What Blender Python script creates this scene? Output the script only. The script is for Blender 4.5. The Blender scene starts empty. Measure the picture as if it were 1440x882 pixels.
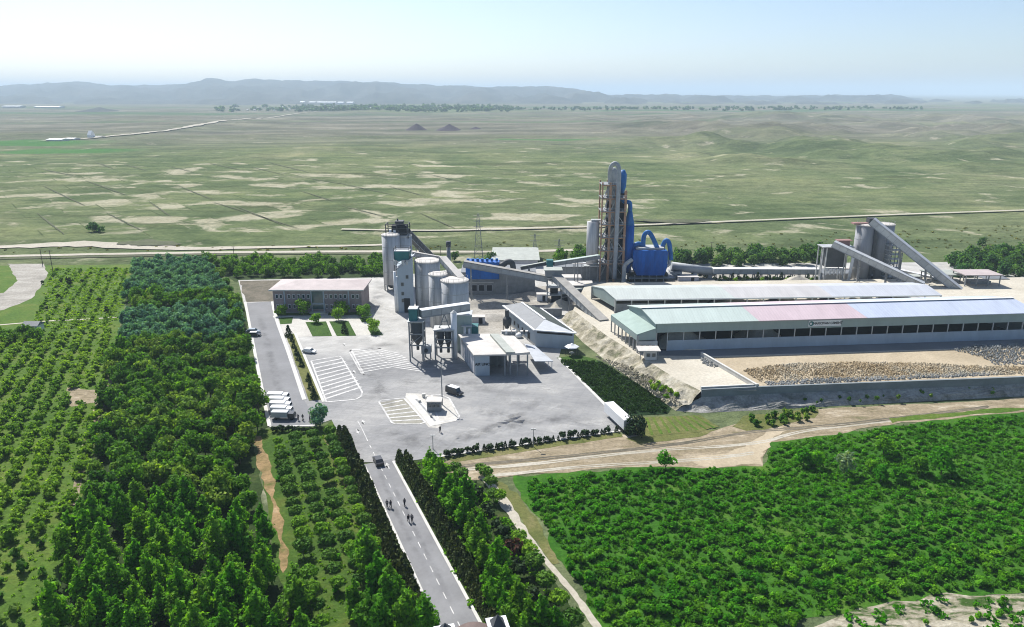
import bpy, bmesh, math, random
import numpy as np
from mathutils import Vector, Matrix, noise as mnoise

random.seed(7)
RNG = np.random.default_rng(11)
SC = bpy.context.scene
COL = SC.collection
PI = math.pi

# ------------------------------------------------------------------ survey helpers
# plan positions were surveyed from the photograph: camera 80 m up, 16.5 deg down
CH, FPX, CX, CY = 80.0, 1050.0, 720.0, 441.0
TH = math.atan(311.0 / FPX)
CT, ST = math.cos(TH), math.sin(TH)


def ray(px, py):
    a, b = px - CX, CY - py
    return Vector((a, FPX * CT + b * ST, -FPX * ST + b * CT))


def G(px, py, z=0.0):
    d = ray(px, py)
    t = (z - CH) / d.z
    return Vector((d.x * t, d.y * t, z))


def at(px, py, Y):
    d = ray(px, py)
    t = Y / d.y
    return Vector((d.x * t, Y, CH + d.z * t))


def proj(x, y, z=0.0):
    dz = z - CH
    dep = y * CT - dz * ST
    up = y * ST + dz * CT
    return CX + FPX * x / dep, CY - FPX * up / dep


def Yof(py, z=0.0):
    return G(CX, py, z).y


# ------------------------------------------------------------------ materials
def new_mat(name):
    m = bpy.data.materials.new(name)
    m.use_nodes = True
    nt = m.node_tree
    return m, nt, nt.nodes['Principled BSDF']


def N(nt, kind, **kw):
    n = nt.nodes.new(kind)
    for k, v in kw.items():
        setattr(n, k, v)
    return n


def coords(nt, stretch=(1, 1, 1), rot=0.0):
    tc = N(nt, 'ShaderNodeTexCoord')
    mp = N(nt, 'ShaderNodeMapping')
    mp.inputs['Scale'].default_value = stretch
    mp.inputs['Rotation'].default_value = (0, 0, rot)
    nt.links.new(tc.outputs['Object'], mp.inputs['Vector'])
    return mp.outputs['Vector']


def noise_tex(nt, vec, scale, detail=5, rough=0.6, dist=0.0):
    n = N(nt, 'ShaderNodeTexNoise')
    n.inputs['Scale'].default_value = scale
    n.inputs['Detail'].default_value = detail
    n.inputs['Roughness'].default_value = rough
    n.inputs['Distortion'].default_value = dist
    nt.links.new(vec, n.inputs['Vector'])
    return n.outputs['Fac']


def ramp(nt, fac, stops, mode='LINEAR'):
    r = N(nt, 'ShaderNodeValToRGB')
    r.color_ramp.interpolation = mode
    el = r.color_ramp.elements
    while len(el) < len(stops):
        el.new(0.5)
    for e, (p, c) in zip(el, stops):
        e.position = p
        e.color = (*c, 1) if len(c) == 3 else c
    nt.links.new(fac, r.inputs['Fac'])
    return r.outputs['Color']


def mixc(nt, fac, a, b, mode='MIX'):
    m = N(nt, 'ShaderNodeMix')
    m.data_type = 'RGBA'
    m.blend_type = mode
    for s, v in ((m.inputs[0], fac), (m.inputs[6], a), (m.inputs[7], b)):
        if isinstance(v, (int, float)):
            s.default_value = v
        elif isinstance(v, tuple):
            s.default_value = (*v, 1)
        else:
            nt.links.new(v, s)
    return m.outputs[2]


def math_n(nt, op, a, b=0.0, c=None):
    m = N(nt, 'ShaderNodeMath', operation=op)
    for s, v in zip(m.inputs, (a, b, c)):
        if v is None:
            continue
        if isinstance(v, (int, float)):
            s.default_value = v
        else:
            nt.links.new(v, s)
    return m.outputs[0]


def maprange(nt, v, a, b, lo=0.0, hi=1.0):
    m = N(nt, 'ShaderNodeMapRange')
    m.interpolation_type = 'SMOOTHSTEP'
    nt.links.new(v, m.inputs[0])
    for i, x in zip((1, 2, 3, 4), (a, b, lo, hi)):
        m.inputs[i].default_value = x
    return m.outputs[0]


def bump(nt, bsdf, height, strength=0.3, dist=0.1):
    b = N(nt, 'ShaderNodeBump')
    b.inputs['Strength'].default_value = strength
    b.inputs['Distance'].default_value = dist
    nt.links.new(height, b.inputs['Height'])
    nt.links.new(b.outputs['Normal'], bsdf.inputs['Normal'])


def surf(name, col, rough=0.7, var=0.25, scale=0.4, stretch=(1, 1, 1), metal=0.0, spec=0.3, fine=6.0, bmp=0.0):
    """a weathered plain surface: base colour broken by two scales of noise"""
    m, nt, b = new_mat(name)
    v = coords(nt, stretch)
    c = Vector(col)
    a = ramp(nt, noise_tex(nt, v, scale, 6, 0.65), [(0.3, tuple(c * (1 - var))), (0.7, tuple(c * (1 + var * 0.6)))])
    f = ramp(nt, noise_tex(nt, v, fine, 4, 0.7), [(0.3, (1 - var * 0.5,) * 3), (0.7, (1, 1, 1))])
    out = mixc(nt, 1.0, a, f, 'MULTIPLY')
    nt.links.new(out, b.inputs['Base Color'])
    b.inputs['Roughness'].default_value = rough
    b.inputs['Metallic'].default_value = metal
    b.inputs['Specular IOR Level'].default_value = spec
    if bmp:
        bump(nt, b, noise_tex(nt, v, fine, 6, 0.7), bmp, 0.3)
    return m


def patchy(name, stops, scale, stretch=(1, 1, 1), rough=0.95, fine=1.2, finevar=0.4, bmp=0.5, dist=0.4, rot=0.0, bdist=0.4):
    """earth, sand and grass: a colour ramp over noise, times fine noise"""
    m, nt, b = new_mat(name)
    v = coords(nt, stretch, rot)
    v1 = coords(nt)
    a = ramp(nt, noise_tex(nt, v, scale, 8, 0.68, dist), stops)
    fn = noise_tex(nt, v1, fine, 6, 0.75)
    f = ramp(nt, fn, [(0.3, (1 - finevar,) * 3), (0.68, (1 + finevar * 0.25,) * 3)])
    nt.links.new(mixc(nt, 1.0, a, f, 'MULTIPLY'), b.inputs['Base Color'])
    b.inputs['Roughness'].default_value = rough
    b.inputs['Specular IOR Level'].default_value = 0.1
    if bmp:
        bump(nt, b, fn, bmp, bdist)
    return m


def leafmat(name, cols, trans=0.48, nscale=0.7):
    m, nt, b = new_mat(name)
    out = nt.nodes['Material Output']
    oi = N(nt, 'ShaderNodeObjectInfo')
    geo = N(nt, 'ShaderNodeNewGeometry')
    v = coords(nt)
    base = ramp(nt, oi.outputs['Random'], [(i / max(1, len(cols) - 1), c) for i, c in enumerate(cols)])
    isl = ramp(nt, geo.outputs['Random Per Island'], [(0.0, (0.5, 0.52, 0.5)), (0.6, (1.0, 1.0, 1.0)), (1.0, (1.6, 1.45, 1.1))])
    nz = ramp(nt, noise_tex(nt, v, nscale, 3, 0.6), [(0.32, (0.72, 0.78, 0.8)), (0.68, (1.2, 1.15, 1.0))])
    c = mixc(nt, 1.0, mixc(nt, 1.0, base, isl, 'MULTIPLY'), nz, 'MULTIPLY')
    wn = noise_tex(nt, geo.outputs['Position'], 0.045, 4, 0.6)
    c = mixc(nt, 1.0, c, ramp(nt, wn, [(0.32, (0.66, 0.78, 0.9)), (0.5, (1, 1, 1)), (0.68, (1.2, 1.13, 1.0))]), 'MULTIPLY')
    nt.links.new(c, b.inputs['Base Color'])
    b.inputs['Roughness'].default_value = 0.6
    b.inputs['Specular IOR Level'].default_value = 0.06
    t = N(nt, 'ShaderNodeBsdfTranslucent')
    tc = mixc(nt, 1.0, c, (1.35, 1.3, 0.45), 'MULTIPLY')
    nt.links.new(tc, t.inputs['Color'])
    ms = N(nt, 'ShaderNodeMixShader')
    ms.inputs[0].default_value = trans
    nt.links.new(b.outputs[0], ms.inputs[1])
    nt.links.new(t.outputs[0], ms.inputs[2])
    nt.links.new(ms.outputs[0], out.inputs['Surface'])
    return m


M = {}
M['concrete'] = surf('concrete', (0.40, 0.40, 0.39), 0.85, 0.22, 0.15, fine=1.5)
M['silo'] = surf('silo_concrete', (0.52, 0.52, 0.515), 0.85, 0.3, 0.5, (1, 1, 0.08), fine=2.0)
M['silo_dark'] = surf('grey_silo_concrete', (0.34, 0.345, 0.36), 0.85, 0.2, 0.25, (1, 1, 0.12), fine=2.5)
M['white'] = surf('white_metal', (0.74, 0.75, 0.75), 0.5, 0.10, 0.3, fine=3)
M['cream'] = surf('cream_wall', (0.62, 0.60, 0.56), 0.8, 0.14, 0.3, fine=3)
M['grey_metal'] = surf('grey_metal', (0.34, 0.36, 0.37), 0.55, 0.22, 0.4, fine=3)
M['galv'] = surf('galvanised', (0.46, 0.47, 0.46), 0.5, 0.22, 0.3, fine=3, metal=0.2)
M['dark_metal'] = surf('dark_metal', (0.07, 0.075, 0.08), 0.6, 0.3, 0.4)
M['steel'] = surf('steel_frame', (0.24, 0.25, 0.255), 0.6, 0.25, 0.5)
M['rust'] = surf('rust_frame', (0.42, 0.25, 0.16), 0.75, 0.3, 0.5)
M['blue'] = surf('blue_paint', (0.004, 0.115, 0.44), 0.6, 0.34, 0.45, (1, 1, 0.25), fine=1.6)
M['blue_dark'] = surf('blue_paint_dusty', (0.015, 0.14, 0.40), 0.55, 0.3, 0.35)
M['teal'] = surf('teal_paint', (0.03, 0.17, 0.17), 0.55, 0.25, 0.4)
M['greygreen'] = surf('grey_green_panel', (0.30, 0.37, 0.35), 0.6, 0.12, 0.2, (1, 1, 0.3), fine=2)
M['bluewall'] = surf('pale_blue_wall', (0.36, 0.42, 0.47), 0.8, 0.14, 0.2, (1, 1, 0.3), fine=2)
M['lit_wall'] = surf('pale_wall', (0.52, 0.52, 0.54), 0.8, 0.16, 0.3, (1, 1, 0.2), fine=2.5)
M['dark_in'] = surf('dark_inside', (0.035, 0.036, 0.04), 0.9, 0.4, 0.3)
M['glass'] = surf('window_glass', (0.03, 0.05, 0.06), 0.12, 0.2, 0.5, spec=0.6)
M['teal_glass'] = surf('tinted_glass', (0.02, 0.085, 0.085), 0.12, 0.4, 0.8, spec=0.6)
M['brick'] = surf('brick_wall', (0.29, 0.24, 0.235), 0.85, 0.25, 0.4, fine=4)
M['pink_roof'] = surf('faded_red_roof', (0.44, 0.375, 0.36), 0.7, 0.18, 0.2, fine=2)
M['roof_dust'] = surf('dusty_roof', (0.55, 0.52, 0.48), 0.8, 0.2, 0.25, fine=1.5)
M['roof_grey'] = surf('grey_sheet_roof', (0.17, 0.18, 0.19), 0.6, 0.16, 0.3, fine=2)
M['roof_dark'] = surf('darker_roof_slope', (0.05, 0.062, 0.052), 0.6, 0.2, 0.3, fine=2)
M['wall_grey'] = surf('weathered_grey_wall', (0.20, 0.225, 0.235), 0.85, 0.25, 0.2, fine=2)
M['roof_pale'] = surf('pale_sheet_roof', (0.46, 0.48, 0.50), 0.6, 0.15, 0.3, fine=2)
M['roof_olive'] = surf('olive_sheet_roof', (0.36, 0.38, 0.34), 0.7, 0.2, 0.3, fine=2)


def roofmat(name, col):
    m, nt, b = new_mat(name)
    v = coords(nt, (1.0, 0.12, 1.0))
    c = Vector(col)
    a = ramp(nt, noise_tex(nt, v, 0.35, 6, 0.7), [(0.3, tuple(c * 0.86)), (0.7, tuple(c * 1.06))])
    w = N(nt, 'ShaderNodeTexWave')
    w.inputs['Scale'].default_value = 0.33
    w.inputs['Distortion'].default_value = 0.4
    w.bands_direction = 'X'
    nt.links.new(coords(nt), w.inputs['Vector'])
    f = ramp(nt, w.outputs['Fac'], [(0.0, (0.9, 0.9, 0.9)), (0.12, (1, 1, 1))])
    nt.links.new(mixc(nt, 1.0, a, f, 'MULTIPLY'), b.inputs['Base Color'])
    b.inputs['Roughness'].default_value = 0.55
    return m


M['roof_green'] = roofmat('roof_pale_green', (0.43, 0.50, 0.46))
M['roof_pink'] = roofmat('roof_pale_pink', (0.52, 0.415, 0.435))
M['roof_blue'] = roofmat('roof_pale_blue', (0.44, 0.49, 0.59))
M['roof_green2'] = roofmat('roof_faint_green', (0.44, 0.475, 0.445))
M['roof_pink2'] = roofmat('roof_faint_pink', (0.475, 0.46, 0.45))
M['roof_blue2'] = roofmat('roof_faint_blue', (0.46, 0.48, 0.515))
M['roof_annex'] = surf('annex_roof', (0.24, 0.33, 0.29), 0.6, 0.14, 0.3, fine=2)
M['asphalt'] = surf('asphalt', (0.205, 0.206, 0.21), 0.9, 0.18, 0.08, fine=1.0)
M['road'] = surf('road_asphalt', (0.215, 0.216, 0.22), 0.9, 0.2, 0.12, fine=1.2)
M['paint'] = surf('road_paint', (0.60, 0.59, 0.565), 0.85, 0.38, 0.5, fine=2)
M['kerb'] = surf('kerb_concrete', (0.55, 0.54, 0.50), 0.85, 0.18, 0.5)
M['pave'] = patchy('pale_paving', [(0.3, (0.44, 0.42, 0.38)), (0.7, (0.56, 0.54, 0.49))], 0.15, bmp=0.1, finevar=0.2)
M['black'] = surf('black_rubber', (0.02, 0.02, 0.02), 0.8, 0.3)
M['car_dark'] = surf('dark_car_paint', (0.02, 0.022, 0.028), 0.3, 0.15, spec=0.6)
M['car_blue'] = surf('slate_car_paint', (0.20, 0.25, 0.30), 0.35, 0.15, spec=0.6)
M['car_white'] = surf('white_car_paint', (0.78, 0.78, 0.77), 0.35, 0.06, spec=0.5)
M['car_grey'] = surf('grey_truck_paint', (0.42, 0.44, 0.44), 0.5, 0.15)
M['skin'] = surf('skin', (0.42, 0.26, 0.19), 0.6, 0.1)
M['cloth_dark'] = surf('dark_cloth', (0.03, 0.032, 0.045), 0.9, 0.3)
M['cloth_grey'] = surf('grey_cloth', (0.10, 0.10, 0.12), 0.9, 0.3)
M['hair'] = surf('dark_hair', (0.02, 0.016, 0.013), 0.7, 0.3)
M['bark'] = surf('bark', (0.12, 0.09, 0.065), 0.9, 0.3, 2.0)
M['brownstone'] = surf('brown_render', (0.17, 0.125, 0.11), 0.85, 0.2, 0.8, fine=5)
M['redbox'] = surf('red_brown_paint', (0.30, 0.17, 0.15), 0.7, 0.2)

# plaza slab: concrete with dusty, dark and joint marks
def plaza_mat():
    m, nt, b = new_mat('plaza_concrete')
    v = coords(nt)
    big = ramp(nt, noise_tex(nt, v, 0.022, 6, 0.62, 0.6), [(0.32, (0.22, 0.22, 0.218)), (0.5, (0.275, 0.274, 0.27)), (0.68, (0.36, 0.352, 0.335))])
    streak = ramp(nt, noise_tex(nt, coords(nt, (1, 2.4, 1), 0.35), 0.10, 7, 0.7, 0.8), [(0.3, (0.80, 0.80, 0.81)), (0.5, (0.98, 0.98, 0.98)), (0.66, (1.14, 1.13, 1.11))])
    fine = ramp(nt, noise_tex(nt, v, 1.3, 5, 0.7), [(0.3, (0.88,) * 3), (0.7, (1.05,) * 3)])
    c = mixc(nt, 1.0, mixc(nt, 1.0, big, streak, 'MULTIPLY'), fine, 'MULTIPLY')
    # cement dust settled round the plant
    sp = N(nt, 'ShaderNodeSeparateXYZ')
    nt.links.new(v, sp.inputs[0])
    dm = math_n(nt, 'ADD', maprange(nt, sp.outputs['Y'], 205, 245), math_n(nt, 'MULTIPLY_ADD', noise_tex(nt, v, 0.05, 5, 0.6), 1.2, -0.75))
    dm.node.use_clamp = True
    dust = ramp(nt, noise_tex(nt, v, 0.10, 7, 0.7, 0.5), [(0.32, (0.34, 0.33, 0.30)), (0.5, (0.47, 0.455, 0.42)), (0.68, (0.62, 0.605, 0.56))])
    c = mixc(nt, math_n(nt, 'MULTIPLY', dm, 0.85), c, dust)
    # slab joints
    br = N(nt, 'ShaderNodeTexBrick')
    br.offset = 0.0
    br.inputs['Scale'].default_value = 0.16
    br.inputs['Mortar Size'].default_value = 0.012
    br.inputs['Color1'].default_value = (1, 1, 1, 1)
    br.inputs['Color2'].default_value = (0.94, 0.94, 0.94, 1)
    br.inputs['Mortar'].default_value = (0.8, 0.8, 0.8, 1)
    nt.links.new(coords(nt, (1, 1, 1), 0.33), br.inputs['Vector'])
    c = mixc(nt, 0.7, c, mixc(nt, 1.0, c, br.outputs['Color'], 'MULTIPLY'))
    nt.links.new(c, b.inputs['Base Color'])
    b.inputs['Roughness'].default_value = 0.9
    b.inputs['Specular IOR Level'].default_value = 0.15
    return m


M['plaza'] = plaza_mat()
M['yard'] = patchy('dusty_yard', [(0.3, (0.24, 0.225, 0.195)), (0.5, (0.36, 0.335, 0.29)), (0.7, (0.50, 0.475, 0.425))], 0.06, (1, 1.8, 1), bmp=0.2)
M['dusty_sheet'] = surf('dusty_sheet', (0.33, 0.315, 0.285), 0.8, 0.25, 0.3, fine=2)
M['bay'] = patchy('dusty_bay', [(0.3, (0.24, 0.23, 0.19)), (0.7, (0.36, 0.345, 0.29))], 0.15, bmp=0.1, finevar=0.25)
M['yard_dark'] = patchy('rough_yard', [(0.3, (0.09, 0.085, 0.06)), (0.7, (0.22, 0.19, 0.145))], 0.15, bmp=0.4)
M['sand'] = patchy('sand', [(0.3, (0.34, 0.28, 0.19)), (0.7, (0.50, 0.42, 0.30))], 0.05, bmp=0.4, finevar=0.25)
M['sand_pale'] = patchy('pale_sand', [(0.3, (0.44, 0.40, 0.32)), (0.7, (0.58, 0.54, 0.45))], 0.08, bmp=0.3, finevar=0.25)
M['dirt'] = patchy('dirt', [(0.30, (0.13, 0.135, 0.06)), (0.42, (0.25, 0.205, 0.13)), (0.56, (0.34, 0.28, 0.19)), (0.7, (0.54, 0.47, 0.36))], 0.11, (1, 2.6, 1), rot=-0.12, bmp=0.6)
M['spoil'] = patchy('spoil_slope', [(0.36, (0.13, 0.135, 0.075)), (0.47, (0.36, 0.325, 0.24)), (0.66, (0.58, 0.54, 0.44))], 0.2, (1, 1, 1), bmp=0.9, fine=0.9)
M['grey_slope'] = patchy('grey_slope', [(0.3, (0.15, 0.155, 0.13)), (0.5, (0.36, 0.35, 0.32)), (0.72, (0.52, 0.50, 0.46))], 0.25, (1, 1, 1), bmp=0.8)
M['rock_tan'] = patchy('tan_rock', [(0.3, (0.36, 0.27, 0.15)), (0.48, (0.52, 0.42, 0.27)), (0.60, (0.56, 0.51, 0.40)), (0.75, (0.48, 0.46, 0.42))], 0.05, bmp=0.5, fine=1.5)
M['rock_grey'] = patchy('grey_rock', [(0.3, (0.20, 0.21, 0.20)), (0.7, (0.42, 0.42, 0.40))], 0.3, bmp=0.5, fine=1.5)
M['slag'] = patchy('slag', [(0.3, (0.055, 0.045, 0.06)), (0.7, (0.10, 0.08, 0.095))], 0.03, bmp=0.5)
M['track_dirt'] = patchy('orange_track', [(0.3, (0.10, 0.125, 0.03)), (0.46, (0.24, 0.175, 0.08)), (0.62, (0.36, 0.245, 0.125)), (0.75, (0.44, 0.33, 0.2))], 0.22, bmp=0.6)
M['grass_bright'] = patchy('bright_grass', [(0.3, (0.035, 0.085, 0.014)), (0.7, (0.065, 0.125, 0.022))], 0.2, bmp=0.8)
M['grass_orchard'] = patchy('orchard_grass', [(0.25, (0.05, 0.115, 0.014)), (0.5, (0.09, 0.16, 0.022)), (0.68, (0.145, 0.18, 0.036)), (0.82, (0.23, 0.205, 0.075))], 0.07, (1, 1, 1), bmp=1.0, fine=0.9)
M['grass_globe'] = patchy('globe_lawn_grass', [(0.28, (0.035, 0.085, 0.012)), (0.5, (0.065, 0.125, 0.018)), (0.68, (0.12, 0.15, 0.03)), (0.8, (0.2, 0.18, 0.06))], 0.09, bmp=1.0, fine=0.9)
M['grass_field'] = patchy('field_grass', [(0.30, (0.022, 0.10, 0.007)), (0.5, (0.048, 0.15, 0.012)), (0.70, (0.10, 0.19, 0.024))], 0.06, (1, 1.5, 1), rot=0.5, bmp=1.0, fine=0.9)
M['grass_dark'] = patchy('dark_crop', [(0.3, (0.012, 0.033, 0.010)), (0.62, (0.02, 0.048, 0.015)), (0.82, (0.055, 0.10, 0.03))], 0.12, bmp=1.0, fine=1.5)
M['grass_dry'] = patchy('dry_grass', [(0.3, (0.085, 0.115, 0.03)), (0.55, (0.16, 0.165, 0.055)), (0.75, (0.27, 0.23, 0.12))], 0.10, bmp=0.8)
M['forest_floor'] = patchy('forest_floor', [(0.3, (0.02, 0.04, 0.010)), (0.6, (0.045, 0.075, 0.018)), (0.8, (0.10, 0.10, 0.04))], 0.12, bmp=0.8)
M['bareground'] = patchy('bare_ground', [(0.42, (0.05, 0.10, 0.02)), (0.5, (0.30, 0.27, 0.19)), (0.68, (0.52, 0.48, 0.38))], 0.2, (1, 2.2, 1), bmp=0.6)


FARF = [(-900, -660, 1180, 1370), (-745, -520, 1060, 1165), (-60, 330, 1330, 1400)]


def steppe_mat():
    """the open plain: green-grey steppe, saline bare patches near the plant, mauve-brown rough land far out"""
    m, nt, b = new_mat('steppe')
    v = coords(nt)
    sp = N(nt, 'ShaderNodeSeparateXYZ')
    nt.links.new(v, sp.inputs[0])
    X, Y = sp.outputs['X'], sp.outputs['Y']
    green = ramp(nt, noise_tex(nt, coords(nt, (1, 0.55, 1)), 0.006, 9, 0.66, 0.5), [(0.30, (0.072, 0.105, 0.05)), (0.46, (0.125, 0.158, 0.08)), (0.58, (0.17, 0.192, 0.105)), (0.74, (0.27, 0.262, 0.17))])
    fine = ramp(nt, noise_tex(nt, coords(nt, (0.7, 1, 1)), 0.06, 8, 0.72), [(0.3, (0.55, 0.58, 0.56)), (0.5, (0.95, 0.96, 0.94)), (0.7, (1.25, 1.2, 1.14))])
    c = mixc(nt, 1.0, green, fine, 'MULTIPLY')
    st = ramp(nt, noise_tex(nt, coords(nt, (0.18, 1, 1), 0.04), 0.022, 8, 0.7, 0.5), [(0.34, (0.62, 0.66, 0.64)), (0.5, (1, 1, 1)), (0.66, (1.3, 1.24, 1.16))])
    c = mixc(nt, 0.85, c, mixc(nt, 1.0, c, st, 'MULTIPLY'))
    # dark scrub and gully flecks
    fl = ramp(nt, noise_tex(nt, coords(nt, (0.5, 1.1, 1)), 0.016, 9, 0.75, 0.7), [(0.0, (0.0,) * 3), (0.55, (0.0,) * 3), (0.66, (0.85,) * 3)])
    c = mixc(nt, fl, c, (0.075, 0.085, 0.045))
    # bare, salty patches: strong left and centre, 430 - 1000 m out
    pn = noise_tex(nt, coords(nt, (0.8, 0.9, 1), 0.10), 0.030, 7, 0.6, 0.4)
    w = math_n(nt, 'MULTIPLY', maprange(nt, Y, 400, 480), maprange(nt, Y, 620, 1050, 1.0, 0.0))
    w = math_n(nt, 'MULTIPLY', w, maprange(nt, X, 30, 190, 1.0, 0.15))
    # plots laid out in a skewed grid of old irrigation furrows
    cb = N(nt, 'ShaderNodeCombineXYZ')
    nt.links.new(math_n(nt, 'MULTIPLY_ADD', Y, 0.78, X), cb.inputs[0])
    nt.links.new(math_n(nt, 'MULTIPLY_ADD', X, 0.06, Y), cb.inputs[1])
    br = N(nt, 'ShaderNodeTexBrick')
    for k_, v_ in (('Scale', 1.0), ('Brick Width', 62.0), ('Row Height', 27.0), ('Mortar Size', 0.9), ('Mortar Smooth', 0.6)):
        br.inputs[k_].default_value = v_
    br.inputs['Color1'].default_value = (0, 0, 0, 1)
    br.inputs['Color2'].default_value = (1, 1, 1, 1)
    br.inputs['Mortar'].default_value = (.5, .5, .5, 1)
    nt.links.new(cb.outputs[0], br.inputs['Vector'])
    plot = math_n(nt, 'MULTIPLY_ADD', br.outputs['Color'], 0.16, -0.08)
    fur = math_n(nt, 'MULTIPLY', br.outputs['Fac'], maprange(nt, noise_tex(nt, v, 0.012, 4, 0.6), 0.42, 0.6, 0, 0.75))
    c = mixc(nt, math_n(nt, 'MULTIPLY', fur, maprange(nt, w, 0.0, 0.4)), c, (0.06, 0.075, 0.035))
    plw = math_n(nt, 'MULTIPLY', plot, maprange(nt, w, 0.0, 0.3))
    thr = math_n(nt, 'ADD', math_n(nt, 'ADD', pn, plw), math_n(nt, 'MULTIPLY', w, 0.085))
    pm = maprange(nt, thr, 0.595, 0.70)
    pale = ramp(nt, noise_tex(nt, v, 0.05, 5, 0.7), [(0.3, (0.30, 0.28, 0.19)), (0.7, (0.50, 0.46, 0.36))])
    c = mixc(nt, math_n(nt, 'MULTIPLY', pm, 0.8), c, pale)
    # mauve-brown rough land
    far = maprange(nt, Y, 900, 1700)
    fm = ramp(nt, noise_tex(nt, coords(nt, (0.35, 1, 1)), 0.0016, 7, 0.6, 0.4), [(0.30, (0, 0, 0)), (0.48, (1, 1, 1))])
    mauve = ramp(nt, noise_tex(nt, coords(nt, (0.3, 1, 1)), 0.010, 8, 0.7), [(0.32, (0.075, 0.07, 0.07)), (0.5, (0.165, 0.14, 0.135)), (0.68, (0.34, 0.30, 0.265))])
    c = mixc(nt, math_n(nt, 'MULTIPLY', math_n(nt, 'MULTIPLY', far, fm), 0.62), c, mauve)
    # irrigated strips far off
    gm = ramp(nt, noise_tex(nt, coords(nt, (0.12, 1, 1)), 0.0022, 5, 0.5), [(0.55, (0, 0, 0)), (0.62, (1, 1, 1))])
    c = mixc(nt, math_n(nt, 'MULTIPLY', math_n(nt, 'MULTIPLY', maprange(nt, Y, 1500, 2200), gm), 0.7), c, (0.06, 0.125, 0.05))
    # two irrigated fields by the highway
    wob = math_n(nt, 'MULTIPLY_ADD', noise_tex(nt, v, 0.006, 4, 0.6), 90.0, -45.0)
    for x0, x1, y0, y1 in FARF:
        bx = math_n(nt, 'MULTIPLY', maprange(nt, math_n(nt, 'ADD', X, wob), x0, x0 + 40), maprange(nt, math_n(nt, 'ADD', X, wob), x1 - 90, x1, 1, 0))
        by = math_n(nt, 'MULTIPLY', maprange(nt, math_n(nt, 'ADD', Y, wob), y0, y0 + 25), maprange(nt, math_n(nt, 'ADD', Y, wob), y1 - 40, y1, 1, 0))
        c = mixc(nt, math_n(nt, 'MULTIPLY', math_n(nt, 'MULTIPLY', bx, by), 0.8), c, (0.06, 0.17, 0.045))
    vf = ramp(nt, noise_tex(nt, v, 0.35, 6, 0.75), [(0.34, (0.72, 0.74, 0.72)), (0.66, (1.16, 1.14, 1.1))])
    c = mixc(nt, 1.0, c, vf, 'MULTIPLY')
    nt.links.new(c, b.inputs['Base Color'])
    b.inputs['Roughness'].default_value = 1.0
    b.inputs['Specular IOR Level'].default_value = 0.0
    bump(nt, b, noise_tex(nt, v, 0.09, 8, 0.75), 0.8, 2.5)
    return m


M['steppe'] = steppe_mat()
M['hill'] = patchy('hill', [(0.3, (0.03, 0.038, 0.036)), (0.5, (0.06, 0.066, 0.06)), (0.7, (0.11, 0.108, 0.092))], 0.004, (1, 0.4, 1), fine=0.02, bmp=0.6, bdist=12.0)
M['farfield'] = patchy('far_green_field', [(0.3, (0.055, 0.15, 0.035)), (0.7, (0.10, 0.20, 0.06))], 0.01, bmp=0)
M['track'] = patchy('pale_track', [(0.3, (0.36, 0.33, 0.26)), (0.7, (0.52, 0.48, 0.40))], 0.05, bmp=0.2, finevar=0.3)
M['scrub_dark'] = patchy('dark_scrub', [(0.3, (0.075, 0.088, 0.045)), (0.7, (0.14, 0.145, 0.085))], 0.12, bmp=0.6)

L = {}
L['forest'] = leafmat('leaf_forest', [(0.048, 0.155, 0.014), (0.10, 0.25, 0.022), (0.065, 0.185, 0.022), (0.15, 0.285, 0.04), (0.175, 0.285, 0.05)])
L['poplar'] = leafmat('leaf_poplar', [(0.07, 0.25, 0.013), (0.12, 0.32, 0.02), (0.14, 0.30, 0.024)])
L['olive'] = leafmat('leaf_olive', [(0.095, 0.24, 0.19), (0.13, 0.29, 0.235), (0.085, 0.22, 0.14)])
L['bush'] = leafmat('leaf_bush', [(0.16, 0.33, 0.020), (0.22, 0.38, 0.03), (0.13, 0.28, 0.018)])
L['field'] = leafmat('leaf_field', [(0.042, 0.225, 0.007), (0.085, 0.315, 0.012), (0.15, 0.37, 0.02), (0.048, 0.18, 0.009)])
L['globe'] = leafmat('leaf_globe', [(0.055, 0.150, 0.018), (0.104, 0.227, 0.029), (0.078, 0.182, 0.023)], 0.2)
L['thuja'] = leafmat('leaf_thuja', [(0.048, 0.075, 0.024), (0.07, 0.092, 0.03), (0.042, 0.078, 0.024)], 0.12)
L['dark'] = leafmat('leaf_dark', [(0.022, 0.050, 0.017), (0.031, 0.065, 0.020)], 0.15)
L['bright'] = leafmat('leaf_bright', [(0.149, 0.322, 0.023), (0.196, 0.368, 0.032)], 0.35)
L['pale'] = leafmat('leaf_pale', [(0.20, 0.31, 0.21), (0.22, 0.33, 0.23)])
L['purple'] = leafmat('leaf_purple', [(0.075, 0.033, 0.027), (0.090, 0.045, 0.030)], 0.2)
L['belt'] = leafmat('leaf_belt', [(0.094, 0.231, 0.020), (0.132, 0.286, 0.024), (0.072, 0.176, 0.022)])
L['farbelt'] = leafmat('leaf_farbelt', [(0.064, 0.146, 0.046), (0.091, 0.191, 0.055), (0.058, 0.155, 0.062)])


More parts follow.
